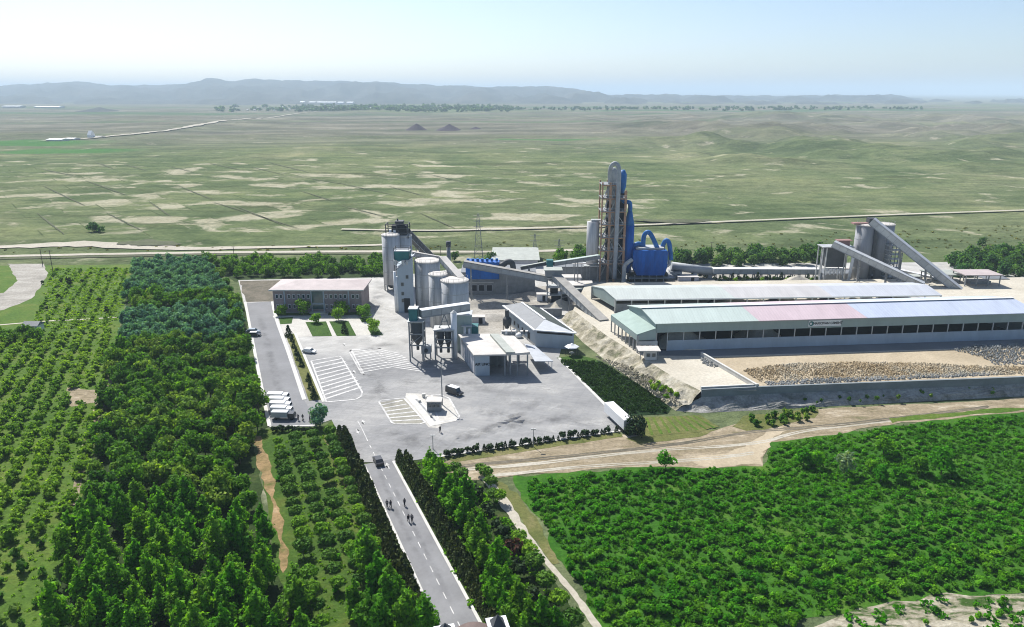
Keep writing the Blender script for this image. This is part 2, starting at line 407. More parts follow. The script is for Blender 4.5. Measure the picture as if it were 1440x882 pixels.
# ------------------------------------------------------------------ mesh building
class MB:
    def __init__(s):
        s.v, s.f = [], []

    def add(s, vs, fs):
        b = len(s.v)
        s.v += [tuple(p) for p in vs]
        s.f += [tuple(i + b for i in f) for f in fs]
        return s

    def box(s, c, size, rz=0.0):
        x, y, z = (k / 2 for k in size)
        cr, sr = math.cos(rz), math.sin(rz)
        vs = []
        for dz in (-z, z):
            for dx, dy in ((-x, -y), (x, -y), (x, y), (-x, y)):
                vs.append((c[0] + dx * cr - dy * sr, c[1] + dx * sr + dy * cr, c[2] + dz))
        return s.add(vs, [(3, 2, 1, 0), (4, 5, 6, 7), (0, 1, 5, 4), (1, 2, 6, 5), (2, 3, 7, 6), (3, 0, 4, 7)])

    def prism(s, poly, z0, z1, top=None):
        """vertical walls over a plan polygon; z0 / z1 may be lists"""
        n = len(poly)
        za = z0 if isinstance(z0, (list, tuple)) else [z0] * n
        zb = z1 if isinstance(z1, (list, tuple)) else [z1] * n
        a = sum(poly[i][0] * poly[(i + 1) % n][1] - poly[(i + 1) % n][0] * poly[i][1] for i in range(n))
        idx = list(range(n)) if a > 0 else list(range(n))[::-1]
        vs = [(poly[i][0], poly[i][1], za[i]) for i in idx] + [(poly[i][0], poly[i][1], zb[i]) for i in idx]
        fs = [tuple(range(n))[::-1], tuple(range(n, 2 * n))]
        fs += [(i, (i + 1) % n, n + (i + 1) % n, n + i) for i in range(n)]
        return s.add(vs, fs)

    def tube(s, p0, p1, r0, r1=None, n=10, caps=True):
        r1 = r0 if r1 is None else r1
        p0, p1 = Vector(p0), Vector(p1)
        d = (p1 - p0).normalized()
        u = d.orthogonal().normalized()
        w = d.cross(u)
        vs = []
        for p, r in ((p0, r0), (p1, r1)):
            for i in range(n):
                a = 2 * PI * i / n
                vs.append(p + (u * math.cos(a) + w * math.sin(a)) * r)
        fs = [(i, (i + 1) % n, n + (i + 1) % n, n + i) for i in range(n)]
        if caps:
            fs += [tuple(range(n))[::-1], tuple(range(n, 2 * n))]
        return s.add(vs, fs)

    def pipe(s, pts, r, n=10, sub=4):
        """smooth pipe through points; r a number or a list"""
        P = [Vector(p) for p in pts]
        R = r if isinstance(r, (list, tuple)) else [r] * len(P)
        Q, RR = [], []
        for i in range(len(P) - 1):
            a, b = P[max(i - 1, 0)], P[i]
            c, d = P[i + 1], P[min(i + 2, len(P) - 1)]
            for k in range(sub):
                t = k / sub
                Q.append(0.5 * ((2 * b) + (c - a) * t + (2 * a - 5 * b + 4 * c - d) * t * t + (3 * b - a - 3 * c + d) * t ** 3))
                RR.append(R[i] * (1 - t) + R[i + 1] * t)
        Q.append(P[-1]); RR.append(R[-1])
        vs = []
        u = None
        for i, q in enumerate(Q):
            d = (Q[min(i + 1, len(Q) - 1)] - Q[max(i - 1, 0)]).normalized()
            if u is None:
                u = d.orthogonal().normalized()
            u = (u - d * u.dot(d)).normalized()
            w = d.cross(u)
            for k in range(n):
                a = 2 * PI * k / n
                vs.append(q + (u * math.cos(a) + w * math.sin(a)) * RR[i])
        fs = []
        for i in range(len(Q) - 1):
            for k in range(n):
                fs.append((i * n + k, i * n + (k + 1) % n, (i + 1) * n + (k + 1) % n, (i + 1) * n + k))
        fs += [tuple(range(n))[::-1], tuple(range((len(Q) - 1) * n, len(Q) * n))]
        return s.add(vs, fs)

    def lathe(s, c, prof, n=24):
        """prof: list of (r, z) from bottom to top about a vertical axis at c"""
        vs, fs = [], []
        for r, z in prof:
            for k in range(n):
                a = 2 * PI * k / n
                vs.append((c[0] + r * math.cos(a), c[1] + r * math.sin(a), c[2] + z))
        for i in range(len(prof) - 1):
            for k in range(n):
                fs.append((i * n + k, i * n + (k + 1) % n, (i + 1) * n + (k + 1) % n, (i + 1) * n + k))
        fs += [tuple(range(n))[::-1], tuple(range((len(prof) - 1) * n, len(prof) * n))]
        return s.add(vs, fs)

    def bar(s, p0, p1, w, h, up=(0, 0, 1)):
        """rectangular section beam"""
        p0, p1 = Vector(p0), Vector(p1)
        d = (p1 - p0).normalized()
        upv = Vector(up)
        if abs(d.dot(upv)) > 0.98:
            upv = Vector((0, 1, 0))
        side = d.cross(upv).normalized()
        u = side.cross(d).normalized()
        vs = []
        for p in (p0, p1):
            for a, b in ((-1, -1), (1, -1), (1, 1), (-1, 1)):
                vs.append(p + side * (a * w / 2) + u * (b * h / 2))
        return s.add(vs, [(0, 1, 2, 3), (7, 6, 5, 4), (0, 4, 5, 1), (1, 5, 6, 2), (2, 6, 7, 3), (3, 7, 4, 0)])

    def build(s, name, mat, parent=None, smooth=False, off=None):
        me = bpy.data.meshes.new(name)
        o = Vector((0, 0, 0)) if off is None else off
        if parent is not None and off is None:
            r = parent
            while r.parent:
                r = r.parent
            o = r.location
        me.from_pydata([(p[0] - o.x, p[1] - o.y, p[2] - o.z) for p in s.v], [], s.f)
        me.update()
        bm = bmesh.new()
        bm.from_mesh(me)
        bmesh.ops.recalc_face_normals(bm, faces=bm.faces)
        bm.to_mesh(me)
        bm.free()
        me.materials.append(mat)
        if smooth:
            me.polygons.foreach_set('use_smooth', [len(p.vertices) == 4 for p in me.polygons])
        ob = bpy.data.objects.new(name, me)
        COL.objects.link(ob)
        if parent is not None:
            ob.parent = parent
        return ob


def tag(o, label=None, cat=None, group=None, kind=None):
    if label:
        o['label'] = label
    if cat:
        o['category'] = cat
    if group:
        o['group'] = group
    if kind:
        o['kind'] = kind
    return o


def thing(name, label, cat, loc, group=None):
    o = bpy.data.objects.new(name, None)
    o.empty_display_size = 0.5
    COL.objects.link(o)
    o.location = loc
    return tag(o, label, cat, group)


def dup(root, loc, rz=0.0, sc=1.0, label=None, group=None):
    def cp(o, par):
        c = o.copy()
        COL.objects.link(c)
        if par is not None:
            c.parent = par
        for ch in KIDS.get(o.name, []):
            cp(ch, c)
        return c
    r = cp(root, None)
    r.location = loc
    r.rotation_euler = (0, 0, rz)
    r.scale = sc if isinstance(sc, tuple) else (sc, sc, sc)
    if label:
        r['label'] = label
    if group:
        r['group'] = group
    return r


KIDS = {}


def reg(root):
    """remember a prototype's children so that copies are quick"""
    def walk(o):
        KIDS[o.name] = list(o.children)
        for c in o.children:
            walk(c)
    walk(root)
    return root


class Proto:
    """first use moves the prototype itself, later uses copy it"""
    def __init__(s, root):
        s.root, s.used = reg(root), False

    def put(s, loc, rz=0.0, sc=1.0, label=None, group=None):
        if s.used:
            return dup(s.root, loc, rz, sc, label, group)
        s.used = True
        r = s.root
        r.location = loc
        r.rotation_euler = (0, 0, rz)
        r.scale = sc if isinstance(sc, tuple) else (sc, sc, sc)
        if label:
            r['label'] = label
        if group:
            r['group'] = group
        return r


def poly_px(pts, z=0.0):
    return [G(x, y, z) for x, y in pts]


def rough_edge(P, step, amp, seed=0):
    out = []
    n = len(P)
    for i in range(n):
        a, b = Vector(P[i][:2]), Vector(P[(i + 1) % n][:2])
        d = b - a
        k = max(1, int(d.length / step))
        nr = Vector((-d.y, d.x)).normalized() if d.length else Vector((0, 0))
        for j in range(k):
            p = a + d * (j / k)
            q = mnoise.noise(Vector((p.x * 0.13 + seed, p.y * 0.13, seed))) + 0.5 * mnoise.noise(Vector((p.x * 0.5, p.y * 0.5 + seed, seed)))
            out.append(p + nr * q * amp * (0 if j == 0 else 1))
    return out


def sheet(name, pts, z, mat, kind='structure', rough=None, world=False, seed=1):
    """a flat ground sheet from plan points"""
    P = [Vector(p) for p in pts] if world else poly_px(pts, z)
    if rough:
        P = rough_edge(P, rough[0], rough[1], seed)
    bm = bmesh.new()
    vs = [bm.verts.new((p[0], p[1], z)) for p in P]
    f = bm.faces.new(vs)
    bmesh.ops.triangulate(bm, faces=[f])
    for f in bm.faces:
        if f.normal.z < 0:
            f.normal_flip()
    me = bpy.data.meshes.new(name)
    bm.to_mesh(me)
    bm.free()
    me.materials.append(mat)
    o = bpy.data.objects.new(name, me)
    COL.objects.link(o)
    if kind:
        o['kind'] = kind
    return o


def strip(name, pts, w, z, mat, kind='structure', wob=0.0, sub=6, world=False):
    """a ribbon on the ground along plan points; w in metres (number or list)"""
    P = [Vector(p) for p in pts] if world else poly_px(pts, z)
    W = w if isinstance(w, (list, tuple)) else [w] * len(P)
    Q, WW = [], []
    for i in range(len(P) - 1):
        a, b, c, d = P[max(i - 1, 0)], P[i], P[i + 1], P[min(i + 2, len(P) - 1)]
        for k in range(sub):
            t = k / sub
            Q.append(0.5 * ((2 * b) + (c - a) * t + (2 * a - 5 * b + 4 * c - d) * t * t + (3 * b - a - 3 * c + d) * t ** 3))
            WW.append(W[i] * (1 - t) + W[i + 1] * t)
    Q.append(P[-1]); WW.append(W[-1])
    mb = MB()
    vs, fs = [], []
    for i, q in enumerate(Q):
        d = Q[min(i + 1, len(Q) - 1)] - Q[max(i - 1, 0)]
        nr = Vector((-d.y, d.x, 0)).normalized()
        j1, j2 = (1 + wob * random.uniform(-1, 1) for _ in '12')
        vs += [(q + nr * WW[i] / 2 * j1)[:2] + (z,), (q - nr * WW[i] / 2 * j2)[:2] + (z,)]
    for i in range(len(Q) - 1):
        fs.append((2 * i, 2 * i + 1, 2 * i + 3, 2 * i + 2))
    mb.add(vs, fs)
    o = mb.build(name, mat)
    if kind:
        o['kind'] = kind
    return o
# ------------------------------------------------------------------ foliage
def leaf_quads(pts, nrm, size, rng, asp=1.0):
    """a leaf-spray quad at every point, facing roughly nrm"""
    n = len(pts)
    nr = nrm + rng.normal(0, 0.55, (n, 3))
    nr /= np.linalg.norm(nr, axis=1)[:, None] + 1e-9
    a = rng.normal(0, 1, (n, 3))
    u = np.cross(nr, a)
    u /= np.linalg.norm(u, axis=1)[:, None] + 1e-9
    w = np.cross(nr, u)
    s = (size * rng.uniform(0.6, 1.35, n))[:, None]
    q = np.empty((n, 4, 3))
    q[:, 0] = pts - u * s * asp
    q[:, 1] = pts + w * s * 0.62 - nr * s * 0.15
    q[:, 2] = pts + u * s * asp
    q[:, 3] = pts - w * s * 0.62 - nr * s * 0.15
    return q.reshape(-1, 3)


def cloud(blobs, n, size, seed, inner=0.5, updir=0.35):
    """leaf points spread through the outer shell of several ellipsoids"""
    rng = np.random.default_rng(seed)
    vol = np.array([b[3] * b[4] * b[5] for b in blobs]) ** 0.67
    cnt = np.maximum(4, (vol / vol.sum() * n).astype(int))
    out = []
    for b, k in zip(blobs, cnt):
        d = rng.normal(0, 1, (k, 3))
        d /= np.linalg.norm(d, axis=1)[:, None]
        r = inner + (1 - inner) * rng.uniform(0, 1, k) ** 0.6
        r *= 1 + 0.12 * np.sin(5 * d[:, 0] + 3 * d[:, 1] + b[0] * 7) + rng.normal(0, 0.05, k)
        p = np.array(b[:3]) + d * r[:, None] * np.array(b[3:6])
        nn = d + np.array([0, 0, updir])
        out.append(leaf_quads(p, nn, size, rng))
    v = np.concatenate(out)
    v[:, 2] = np.maximum(v[:, 2], 0.03)
    return v


def quads_mesh(name, v, mat):
    n = len(v) // 4
    me = bpy.data.meshes.new(name)
    me.vertices.add(len(v))
    me.vertices.foreach_set('co', v.astype(np.float32).ravel())
    me.loops.add(4 * n)
    me.loops.foreach_set('vertex_index', np.arange(4 * n, dtype=np.int32))
    me.polygons.add(n)
    me.polygons.foreach_set('loop_start', np.arange(0, 4 * n, 4, dtype=np.int32))
    me.update(calc_edges=True)
    me.materials.append(mat)
    return me


def blobs_broad(h, w, rng, low=0.22, k=9):
    b = []
    c = h * (0.5 + low / 2)
    hz = h * (1 - low) / 2
    b.append((0, 0, c, w * 0.34, w * 0.34, hz * 0.8))
    for i in range(k):
        a = 2 * PI * i / k * 2.4 + rng.uniform(0, 1)
        t = rng.uniform(-0.75, 0.85)
        rr = w * 0.5 * math.sqrt(max(0.05, 1 - t * t)) * rng.uniform(0.45, 0.75)
        s = w * rng.uniform(0.16, 0.25)
        b.append((rr * math.cos(a), rr * math.sin(a), c + t * hz * 0.8, s, s, s * rng.uniform(0.8, 1.15)))
    return b


def blobs_poplar(h, w, rng):
    b = []
    for i in range(9):
        t = i / 8
        prof = (0.6 + 1.6 * t if t < 0.25 else 1.0 - ((t - 0.25) / 0.75) ** 1.5 * 0.85)
        r = w * 0.5 * min(1, prof)
        z = h * (0.14 + 0.80 * t)
        for _ in range(2 if t < 0.8 else 1):
            a = rng.uniform(0, 2 * PI)
            o = r * rng.uniform(0.15, 0.55)
            s = max(0.3, r * rng.uniform(0.5, 0.75))
            b.append((o * math.cos(a), o * math.sin(a), z + rng.uniform(-.2, .2), s, s, h * 0.10))
    return b


def trunk_mesh(name, h, r, rng, limbs=4, spread=0.25):
    mb = MB()
    mb.tube((0, 0, -0.15), (0.05, 0.03, h * 0.55), r, r * 0.6, 7)
    mb.tube((0.05, 0.03, h * 0.55), (0.1, 0.0, h * 0.88), r * 0.6, r * 0.2, 6)
    for i in range(limbs):
        a = 2 * PI * i / limbs + rng.uniform(0, .8)
        z = h * rng.uniform(0.25, 0.55)
        mb.tube((0.04, 0.02, z), (math.cos(a) * h * spread, math.sin(a) * h * spread, z + h * 0.22), r * 0.42, r * 0.14, 5)
    me = bpy.data.meshes.new(name)
    me.from_pydata(mb.v, [], mb.f)
    me.materials.append(M['bark'])
    return me


def tree_proto(kind, crown_v, leaf, h, r, rng, label, cat, limbs=4, spread=0.22, trunk=True):
    if not trunk:
        o = bpy.data.objects.new(kind, quads_mesh('crown', crown_v, leaf))
        COL.objects.link(o)
        tag(o, label, cat)
        return Proto(o)
    root = thing(kind, label, cat, (0, 0, 0))
    c = bpy.data.objects.new('crown', quads_mesh('crown', crown_v, leaf))
    t = bpy.data.objects.new('trunk', trunk_mesh('trunk', h, r, rng, limbs, spread))
    for o in (c, t):
        COL.objects.link(o)
        o.parent = root
    return Proto(root)


def variants(kind, k, maker):
    return [maker(np.random.default_rng(100 + 17 * i + len(kind) * 7), i) for i in range(k)]


def mk_broad(kind, leaf, h, w, n, ls, label='', low=0.2, trunk=True, kb=9, inner=0.5):
    def f(rng, i):
        hh, ww = h * rng.uniform(0.8, 1.15), w * rng.uniform(0.8, 1.15)
        v = cloud(blobs_broad(hh, ww, rng, low, kb), n, ls, i + 31, inner)
        return tree_proto(kind, v, L[leaf], hh, 0.022 * hh, rng, label, 'tree', trunk=trunk)
    return f


def mk_poplar(kind, leaf, h, w, n, ls):
    def f(rng, i):
        hh, ww = h * rng.uniform(0.9, 1.12), w * rng.uniform(0.9, 1.1)
        v = cloud(blobs_poplar(hh, ww, rng), n, ls, i + 61, 0.45, 0.5)
        return tree_proto(kind, v, L[leaf], hh, 0.016 * hh, rng, '', 'tree', limbs=5, spread=0.1)
    return f


def mk_globe(kind, leaf, h, w, n, ls, flat=0.62):
    def f(rng, i):
        b = [(0, 0, h - w * flat * 0.5, w * .5, w * .5, w * flat * .5)]
        for k in range(7):
            a = k * 0.9 + rng.uniform(0, .3)
            b.append((w * .3 * math.cos(a), w * .3 * math.sin(a), h - w * flat * (0.5 + rng.uniform(-.12, .15)), w * .22, w * .22, w * .2))
        v = cloud(b, n, ls, i + 91, 0.8, 0.4)
        return tree_proto(kind, v, L[leaf], h * 0.75, 0.07, rng, '', 'tree', limbs=3, spread=0.12)
    return f


def mk_shrub(kind, leaf, h, w, n, ls, cat='shrub'):
    def f(rng, i):
        b = []
        for k in range(6):
            a = rng.uniform(0, 2 * PI)
            r = w * rng.uniform(0.05, 0.33)
            s = w * rng.uniform(0.18, 0.3)
            b.append((r * math.cos(a), r * math.sin(a), h * rng.uniform(0.3, 0.72), s, s, h * rng.uniform(0.2, 0.32)))
        v = cloud(b, n, ls, i + 131, 0.4, 0.6)
        return tree_proto(kind, v, L[leaf], h, 0.05, rng, '', cat, trunk=False)
    return f


def mk_cone(kind, leaf, h, w, n, ls, cat='tree', trunk=False, top=0.12):
    def f(rng, i):
        hh = h * rng.uniform(0.85, 1.12)
        t = rng.uniform(0, 1, n) ** 1.35
        a = rng.uniform(0, 2 * PI, n)
        r = w * .5 * (1 - (1 - top) * t ** 1.4) * rng.uniform(0.62, 1.08, n) * (1 + .12 * np.sin(3 * a + 6 * t))
        p = np.stack([r * np.cos(a), r * np.sin(a), 0.05 + hh * t], 1)
        nn = np.stack([np.cos(a), np.sin(a), np.full(n, 0.45)], 1)
        v = leaf_quads(p, nn, ls, rng)
        v[:, 2] = np.maximum(v[:, 2], 0.02)
        return tree_proto(kind, v, L[leaf], hh, 0.07, rng, '', cat, limbs=0, trunk=trunk)
    return f


def in_poly(x, y, P):
    c = False
    n = len(P)
    for i in range(n):
        x1, y1 = P[i]
        x2, y2 = P[(i + 1) % n]
        if (y1 > y) != (y2 > y) and x < (x2 - x1) * (y - y1) / (y2 - y1) + x1:
            c = not c
    return c


def scatter(pts, dx, dy, rot=0.0, jit=0.35, seed=0, skip=0.0, avoid=()):
    """jittered planting rows inside a surveyed polygon"""
    P = [tuple(G(*p)[:2]) for p in pts]
    A = [[tuple(G(*p)[:2]) for p in q] for q in avoid]
    rnd = random.Random(seed)
    cx = sum(p[0] for p in P) / len(P)
    cy = sum(p[1] for p in P) / len(P)
    R = max(math.hypot(p[0] - cx, p[1] - cy) for p in P)
    cr, sr = math.cos(rot), math.sin(rot)
    out = []
    for j in range(-int(R / dy) - 1, int(R / dy) + 2):
        for i in range(-int(R / dx) - 1, int(R / dx) + 2):
            a = (i + (0.5 if j % 2 and jit > 0.2 else 0) + rnd.uniform(-jit, jit)) * dx
            b = (j + rnd.uniform(-jit, jit)) * dy
            x, y = cx + a * cr - b * sr, cy + a * sr + b * cr
            if rnd.random() < skip or not in_poly(x, y, P) or any(in_poly(x, y, q) for q in A):
                continue
            out.append((x, y))
    out.sort(key=lambda p: p[1])
    return out


RV = random.Random(5)


def plant(protos, pts, s0, s1, label, group, z=0.0, hs=(0.9, 1.12)):
    for x, y in pts:
        s = RV.uniform(s0, s1)
        lab = label(x, y) if callable(label) else label
        RV.choice(protos).put((x, y, z), RV.uniform(0, 2 * PI), (s, s, s * RV.uniform(*hs)), lab, group)


def stuff_mesh(name, protos, pts, s0, s1, z=0.0, label=None):
    """many small plants in one mesh (the far ones nobody could count)"""
    vs = []
    src = []
    for p in protos:
        o = p.root
        m = o.data if o.type == 'MESH' else next(c for c in o.children if c.name.startswith('crown')).data
        a = np.empty(len(m.vertices) * 3, dtype=np.float32)
        m.vertices.foreach_get('co', a)
        src.append((a.reshape(-1, 3), m.materials[0]))
    for x, y in pts:
        a, mt = src[RV.randrange(len(src))]
        s, r = RV.uniform(s0, s1), RV.uniform(0, 2 * PI)
        c, d = math.cos(r), math.sin(r)
        q = a * s
        vs.append(np.stack([q[:, 0] * c - q[:, 1] * d + x, q[:, 0] * d + q[:, 1] * c + y, q[:, 2] + z], 1))
    if not vs:
        return None
    o = bpy.data.objects.new(name, quads_mesh(name, np.concatenate(vs), src[0][1]))
    COL.objects.link(o)
    return tag(o, label, kind='stuff')
# ------------------------------------------------------------------ terrain
def fbm(x, y, sc, seed, octv=5):
    return mnoise.fractal(Vector((x * sc + seed, y * sc - seed, seed * 0.37)), 1.0, 2.0, octv)


def ss(a, b, x):
    t = min(1, max(0, (x - a) / (b - a)))
    return t * t * (3 - 2 * t)


def ground_z(x, y):
    """plain is level round the plant and rises into low swells and gullied knolls farther out"""
    k = ss(520, 1100, y)
    if k <= 0:
        return 0.0
    z = fbm(x, y, 0.0022, 3.1, 5) * 5.0
    r = ss(0, 250, x - 20 - 0.05 * y)
    z += r * max(0.0, 0.15 + fbm(x, y, 0.0062, 9.3, 7)) * 20.0 * ss(560, 850, y) * (1 - ss(2300, 3200, y))
    z += max(0.0, fbm(x, y, 0.0012, 5.7, 5) - 0.25) * 22.0 * ss(1300, 1800, y) * (1 - ss(3600, 4600, y))
    return z * k - 0.4 * k


def build_ground():
    ys = [-400, -150, 0, 60]
    y = 90.0
    while y < 52000:
        ys.append(y)
        y += 30 if y < 500 else (max(8.0, y * 0.013) if y < 5200 else y * 0.08)
    ts = [math.tan(math.radians(a)) for a in np.linspace(-62, 62, 281)]
    vs, fs = [], []
    for y in ys:
        yy = max(y, 60) + 90
        for t in ts:
            x = t * yy
            vs.append((x, y, ground_z(x, y)))
    n = len(ts)
    for j in range(len(ys) - 1):
        for i in range(n - 1):
            a = j * n + i
            fs.append((a, a + 1, a + n + 1, a + n))
    me = bpy.data.meshes.new('ground')
    me.from_pydata(vs, [], fs)
    me.materials.append(M['steppe'])
    me.polygons.foreach_set('use_smooth', [True] * len(fs))
    o = bpy.data.objects.new('ground', me)
    COL.objects.link(o)
    o['kind'] = 'structure'


build_ground()


def ridge(name, skyline, Y, base_py, depth, seed, mat, rough=1.0, step=4, floor=0.0):
    """a hill range: crest surveyed from the skyline, gullied front slope, back slope behind"""
    xs = []
    px = skyline[0][0]
    while px <= skyline[-1][0]:
        for (a, ya), (b, yb) in zip(skyline, skyline[1:]):
            if a <= px <= b:
                t = (px - a) / (b - a)
                py = ya + (yb - ya) * t
                break
        xs.append((px, py))
        px += step
    for _ in range(2):
        xs = [xs[0]] + [(xs[i][0], (xs[i - 1][1] + 2 * xs[i][1] + xs[i + 1][1]) / 4) for i in range(1, len(xs) - 1)] + [xs[-1]]
    K = 14
    vs, fs = [], []
    for px, py in xs:
        p = at(px, py, Y)
        top = p.z + rough * fbm(p.x, 0, 0.0075, seed, 6) * 14
        for k in range(K + 5):
            if k <= K:
                u = k / K
                yy = Y - depth * (1 - u)
                g = fbm(p.x * 1.0, yy * 0.35, 0.0024, seed + 2, 6)
                z = floor + (top - floor) * (u ** 1.25) + rough * g * 150 * u * (1 - u) * 2
            else:
                u = (k - K) / 4
                yy = Y + depth * 1.2 * u
                z = top + (floor - top) * u
            off = fbm(p.x, 7.0, 0.0009, seed + 5, 4) * depth * 0.07
            vs.append((p.x * (yy / Y), yy + off, max(z, floor - 2)))
    m = K + 5
    for i in range(len(xs) - 1):
        for k in range(m - 1):
            a = i * m + k
            fs.append((a, a + m, a + m + 1, a + 1))
    me = bpy.data.meshes.new(name)
    me.from_pydata(vs, [], fs)
    me.materials.append(mat)
    me.polygons.foreach_set('use_smooth', [True] * len(fs))
    o = bpy.data.objects.new(name, me)
    COL.objects.link(o)
    o['kind'] = 'structure'
    return o


ridge('hills', [(-260, 124), (-120, 119), (-40, 122), (50, 117), (110, 115), (150, 120), (200, 120), (260, 119), (285, 113), (296, 109.5), (312, 112), (330, 114.5), (352, 111), (400, 112.5), (450, 113.5), (520, 115), (560, 116.5), (590, 119), (640, 120.5), (700, 122), (770, 121.5), (805, 123), (820, 127), (835, 132), (860, 133.5), (920, 133), (1000, 134.5), (1120, 134), (1200, 134), (1245, 134.5), (1275, 136.5), (1300, 141), (1340, 142), (1500, 143), (1600, 143.5), (1760, 144)],
      9000, 140, 3600, 4.2, M['hill'], 0.9, 3, -3.0)
# ---- left ground: orchard and grove floors
ORCH = [(-60, 374), (188, 372), (176, 430), (160, 500), (150, 560), (130, 640), (112, 720), (85, 800), (60, 910), (-60, 930)]
sheet('orchard_grass', ORCH, 0.03, M['grass_orchard'], rough=(3, 1.2))
sheet('grove_floor', [(188, 370), (290, 370), (300, 385), (345, 430), (350, 500), (378, 600), (356, 612), (385, 790), (470, 930), (60, 930), (85, 800), (112, 720), (130, 640), (150, 560), (160, 500), (176, 430)], 0.035, M['forest_floor'], rough=(3, 1.0))
sheet('globe_tree_lawn', [(360, 604), (455, 600), (470, 590), (625, 930), (440, 930), (385, 790)], 0.045, M['grass_globe'], rough=(3, 0.6))
sheet('belt_floor', [(288, 368), (545, 368), (545, 394), (330, 396)], 0.04, M['forest_floor'])
sheet('sandy_track', [(354, 613), (367, 613), (381, 660), (393, 715), (405, 790), (398, 806), (383, 725), (368, 668)], 0.07, M['track_dirt'], rough=(1.2, 1.1))
sheet('sandy_track', [(452, 612), (462, 612), (482, 660), (496, 700), (486, 690), (470, 655)], 0.07, M['grass_dry'], rough=(2, 0.9))
strip('orchard_track', [(166, 478), (160, 505), (151, 540), (140, 570), (118, 640), (95, 760)], [2.0, 2.2, 2.6, 2.4, 1.6, 1.2], 0.06, M['dirt'], wob=0.25)
sheet('bare_patch', [(95, 545), (135, 548), (140, 566), (100, 572)], 0.05, M['dirt'], rough=(2, 1.5))
strip('irrigation_channel', [(-60, 462), (60, 452), (110, 449.5), (166, 446)], 1.1, 0.08, M['sand_pale'])
sheet('side_road', [(10, 371), (62, 371), (68, 384), (58, 402), (44, 420), (5, 436), (-70, 446), (-70, 420), (5, 412), (25, 395)], 0.05, M['yard'], rough=(4, 1.0))

# ---- right of the road
sheet('roadside_grass', [(548, 645), (622, 640), (640, 668), (700, 690), (850, 930), (690, 930)], 0.04, M['forest_floor'], rough=(3, 0.6))
FIELD = [(722, 668), (900, 656), (1072, 655), (1082, 622), (1150, 612), (1255, 598), (1390, 582), (1520, 572), (1900, 556), (2100, 835), (1390, 836), (1290, 843), (1180, 864), (1095, 890), (1010, 930), (860, 930), (845, 882), (790, 790)]
sheet('field', FIELD, 0.045, M['grass_field'], rough=(2.5, 2.4))
for _k, _pts in enumerate(([(640, 660), (760, 650), (900, 634), (1060, 622), (1150, 602), (1390, 577)], [(640, 655), (800, 640), (960, 622), (1060, 606), (1200, 594), (1390, 571)], [(690, 668), (820, 655), (980, 645), (1060, 636)])):
    for _o in (0, 2.2):
        strip('wheel_rut', [(x, y + _o) for x, y in _pts], .55, .075 + .003 * _k, M['track' if _k != 1 else 'yard_dark'], wob=.6)
sheet('dirt_road', [(612, 655), (640, 644), (870, 611), (900, 612), (1000, 607), (1052, 590), (1140, 576), (1390, 563), (1560, 552), (1900, 536), (1900, 552), (1560, 570), (1390, 583), (1250, 598), (1150, 613), (1083, 622), (1073, 656), (900, 657), (722, 669), (690, 674), (640, 676)], 0.055, M['dirt'], rough=(4, 1.3))
sheet('sand_bank', [(960, 646), (1040, 630), (1078, 606), (1100, 600), (1082, 624), (1073, 654), (985, 655)], 0.07, M['sand'], rough=(1.5, 2.2))
sheet('verge', [(1030, 600), (1045, 585), (1150, 575), (1145, 588), (1085, 602), (1050, 606)], 0.08, M['grass_dry'], rough=(2, 1.2))
sheet('verge', [(880, 617), (960, 604), (1010, 604), (985, 614), (900, 624)], 0.08, M['grass_dry'], rough=(2, 0.8))
sheet('verge', [(622, 643), (872, 608), (876, 614), (640, 650)], 0.075, M['grass_dry'], rough=(2, 0.6))
sheet('verge', [(1250, 588), (1390, 575), (1520, 566), (1520, 572), (1390, 581), (1255, 595)], 0.08, M['grass_orchard'], rough=(2, 1.2))
strip('footpath', [(684, 672), (706, 702), (728, 735), (752, 768), (782, 805), (812, 842), (842, 885), (870, 930)], [2.4, 2.2, 1.7, 1.2, 1.0, 1.2, 1.3, 1.3], 0.07, M['track'], wob=0.3)
strip('verge', [(690, 675), (722, 702), (752, 745), (782, 793)], [2, 3.4, 2.6, 1.5], 0.06, M['grass_dry'], wob=0.3)
sheet('bare_ground', [(1095, 892), (1180, 866), (1290, 846), (1390, 838), (2100, 832), (2200, 930), (1010, 940)], 0.05, M['bareground'], rough=(3, 2.0))

# ---- plant ground
PLAZA = [(335, 394), (540, 390), (700, 372), (1900, 366), (1900, 405), (850, 425), (845, 445), (800, 450), (786, 503), (872, 590), (874, 606), (622, 642), (560, 650), (498, 650), (466, 590), (440, 600), (379, 600), (346, 440)]
sheet('plaza', PLAZA, 0.10, M['plaza'])
sheet('car_park_lane', [(346, 426), (383, 424), (428, 563), (445, 592), (440, 599.5), (379.5, 599.5)], 0.125, M['asphalt'])
sheet('back_yard', [(337, 395), (395, 394), (384, 424), (347, 425)], 0.12, M['yard_dark'], rough=(3, 1.0))
sheet('forecourt', [(386, 436), (512, 436), (540, 471), (402, 474)], 0.115, M['pave'])
sheet('dusty_yard', [(660, 412), (792, 400), (850, 420), (838, 440), (775, 432), (715, 436), (712, 462), (690, 480), (660, 470)], 0.12, M['yard'], rough=(3, 1.5))
sheet('dusty_yard', [(944, 377), (1160, 377), (1160, 402), (944, 402)], 0.12, M['yard'], rough=(3, 1.0))
strip('kerb', [(383, 424), (389, 450), (405, 494), (428, 562)], 1.1, 0.20, M['kerb'])
strip('kerb', [(345, 425), (354, 473), (366, 535), (379, 599)], 0.9, 0.16, M['kerb'])
strip('kerb', [(379, 600), (445, 598)], 0.6, 0.17, M['kerb'])
strip('kerb', [(620, 641.5), (700, 630), (780, 619), (873, 605.5)], 0.7, 0.17, M['kerb'])
strip('kerb', [(786, 503), (815, 533), (845, 563), (870, 589)], 0.9, 0.17, M['kerb'])
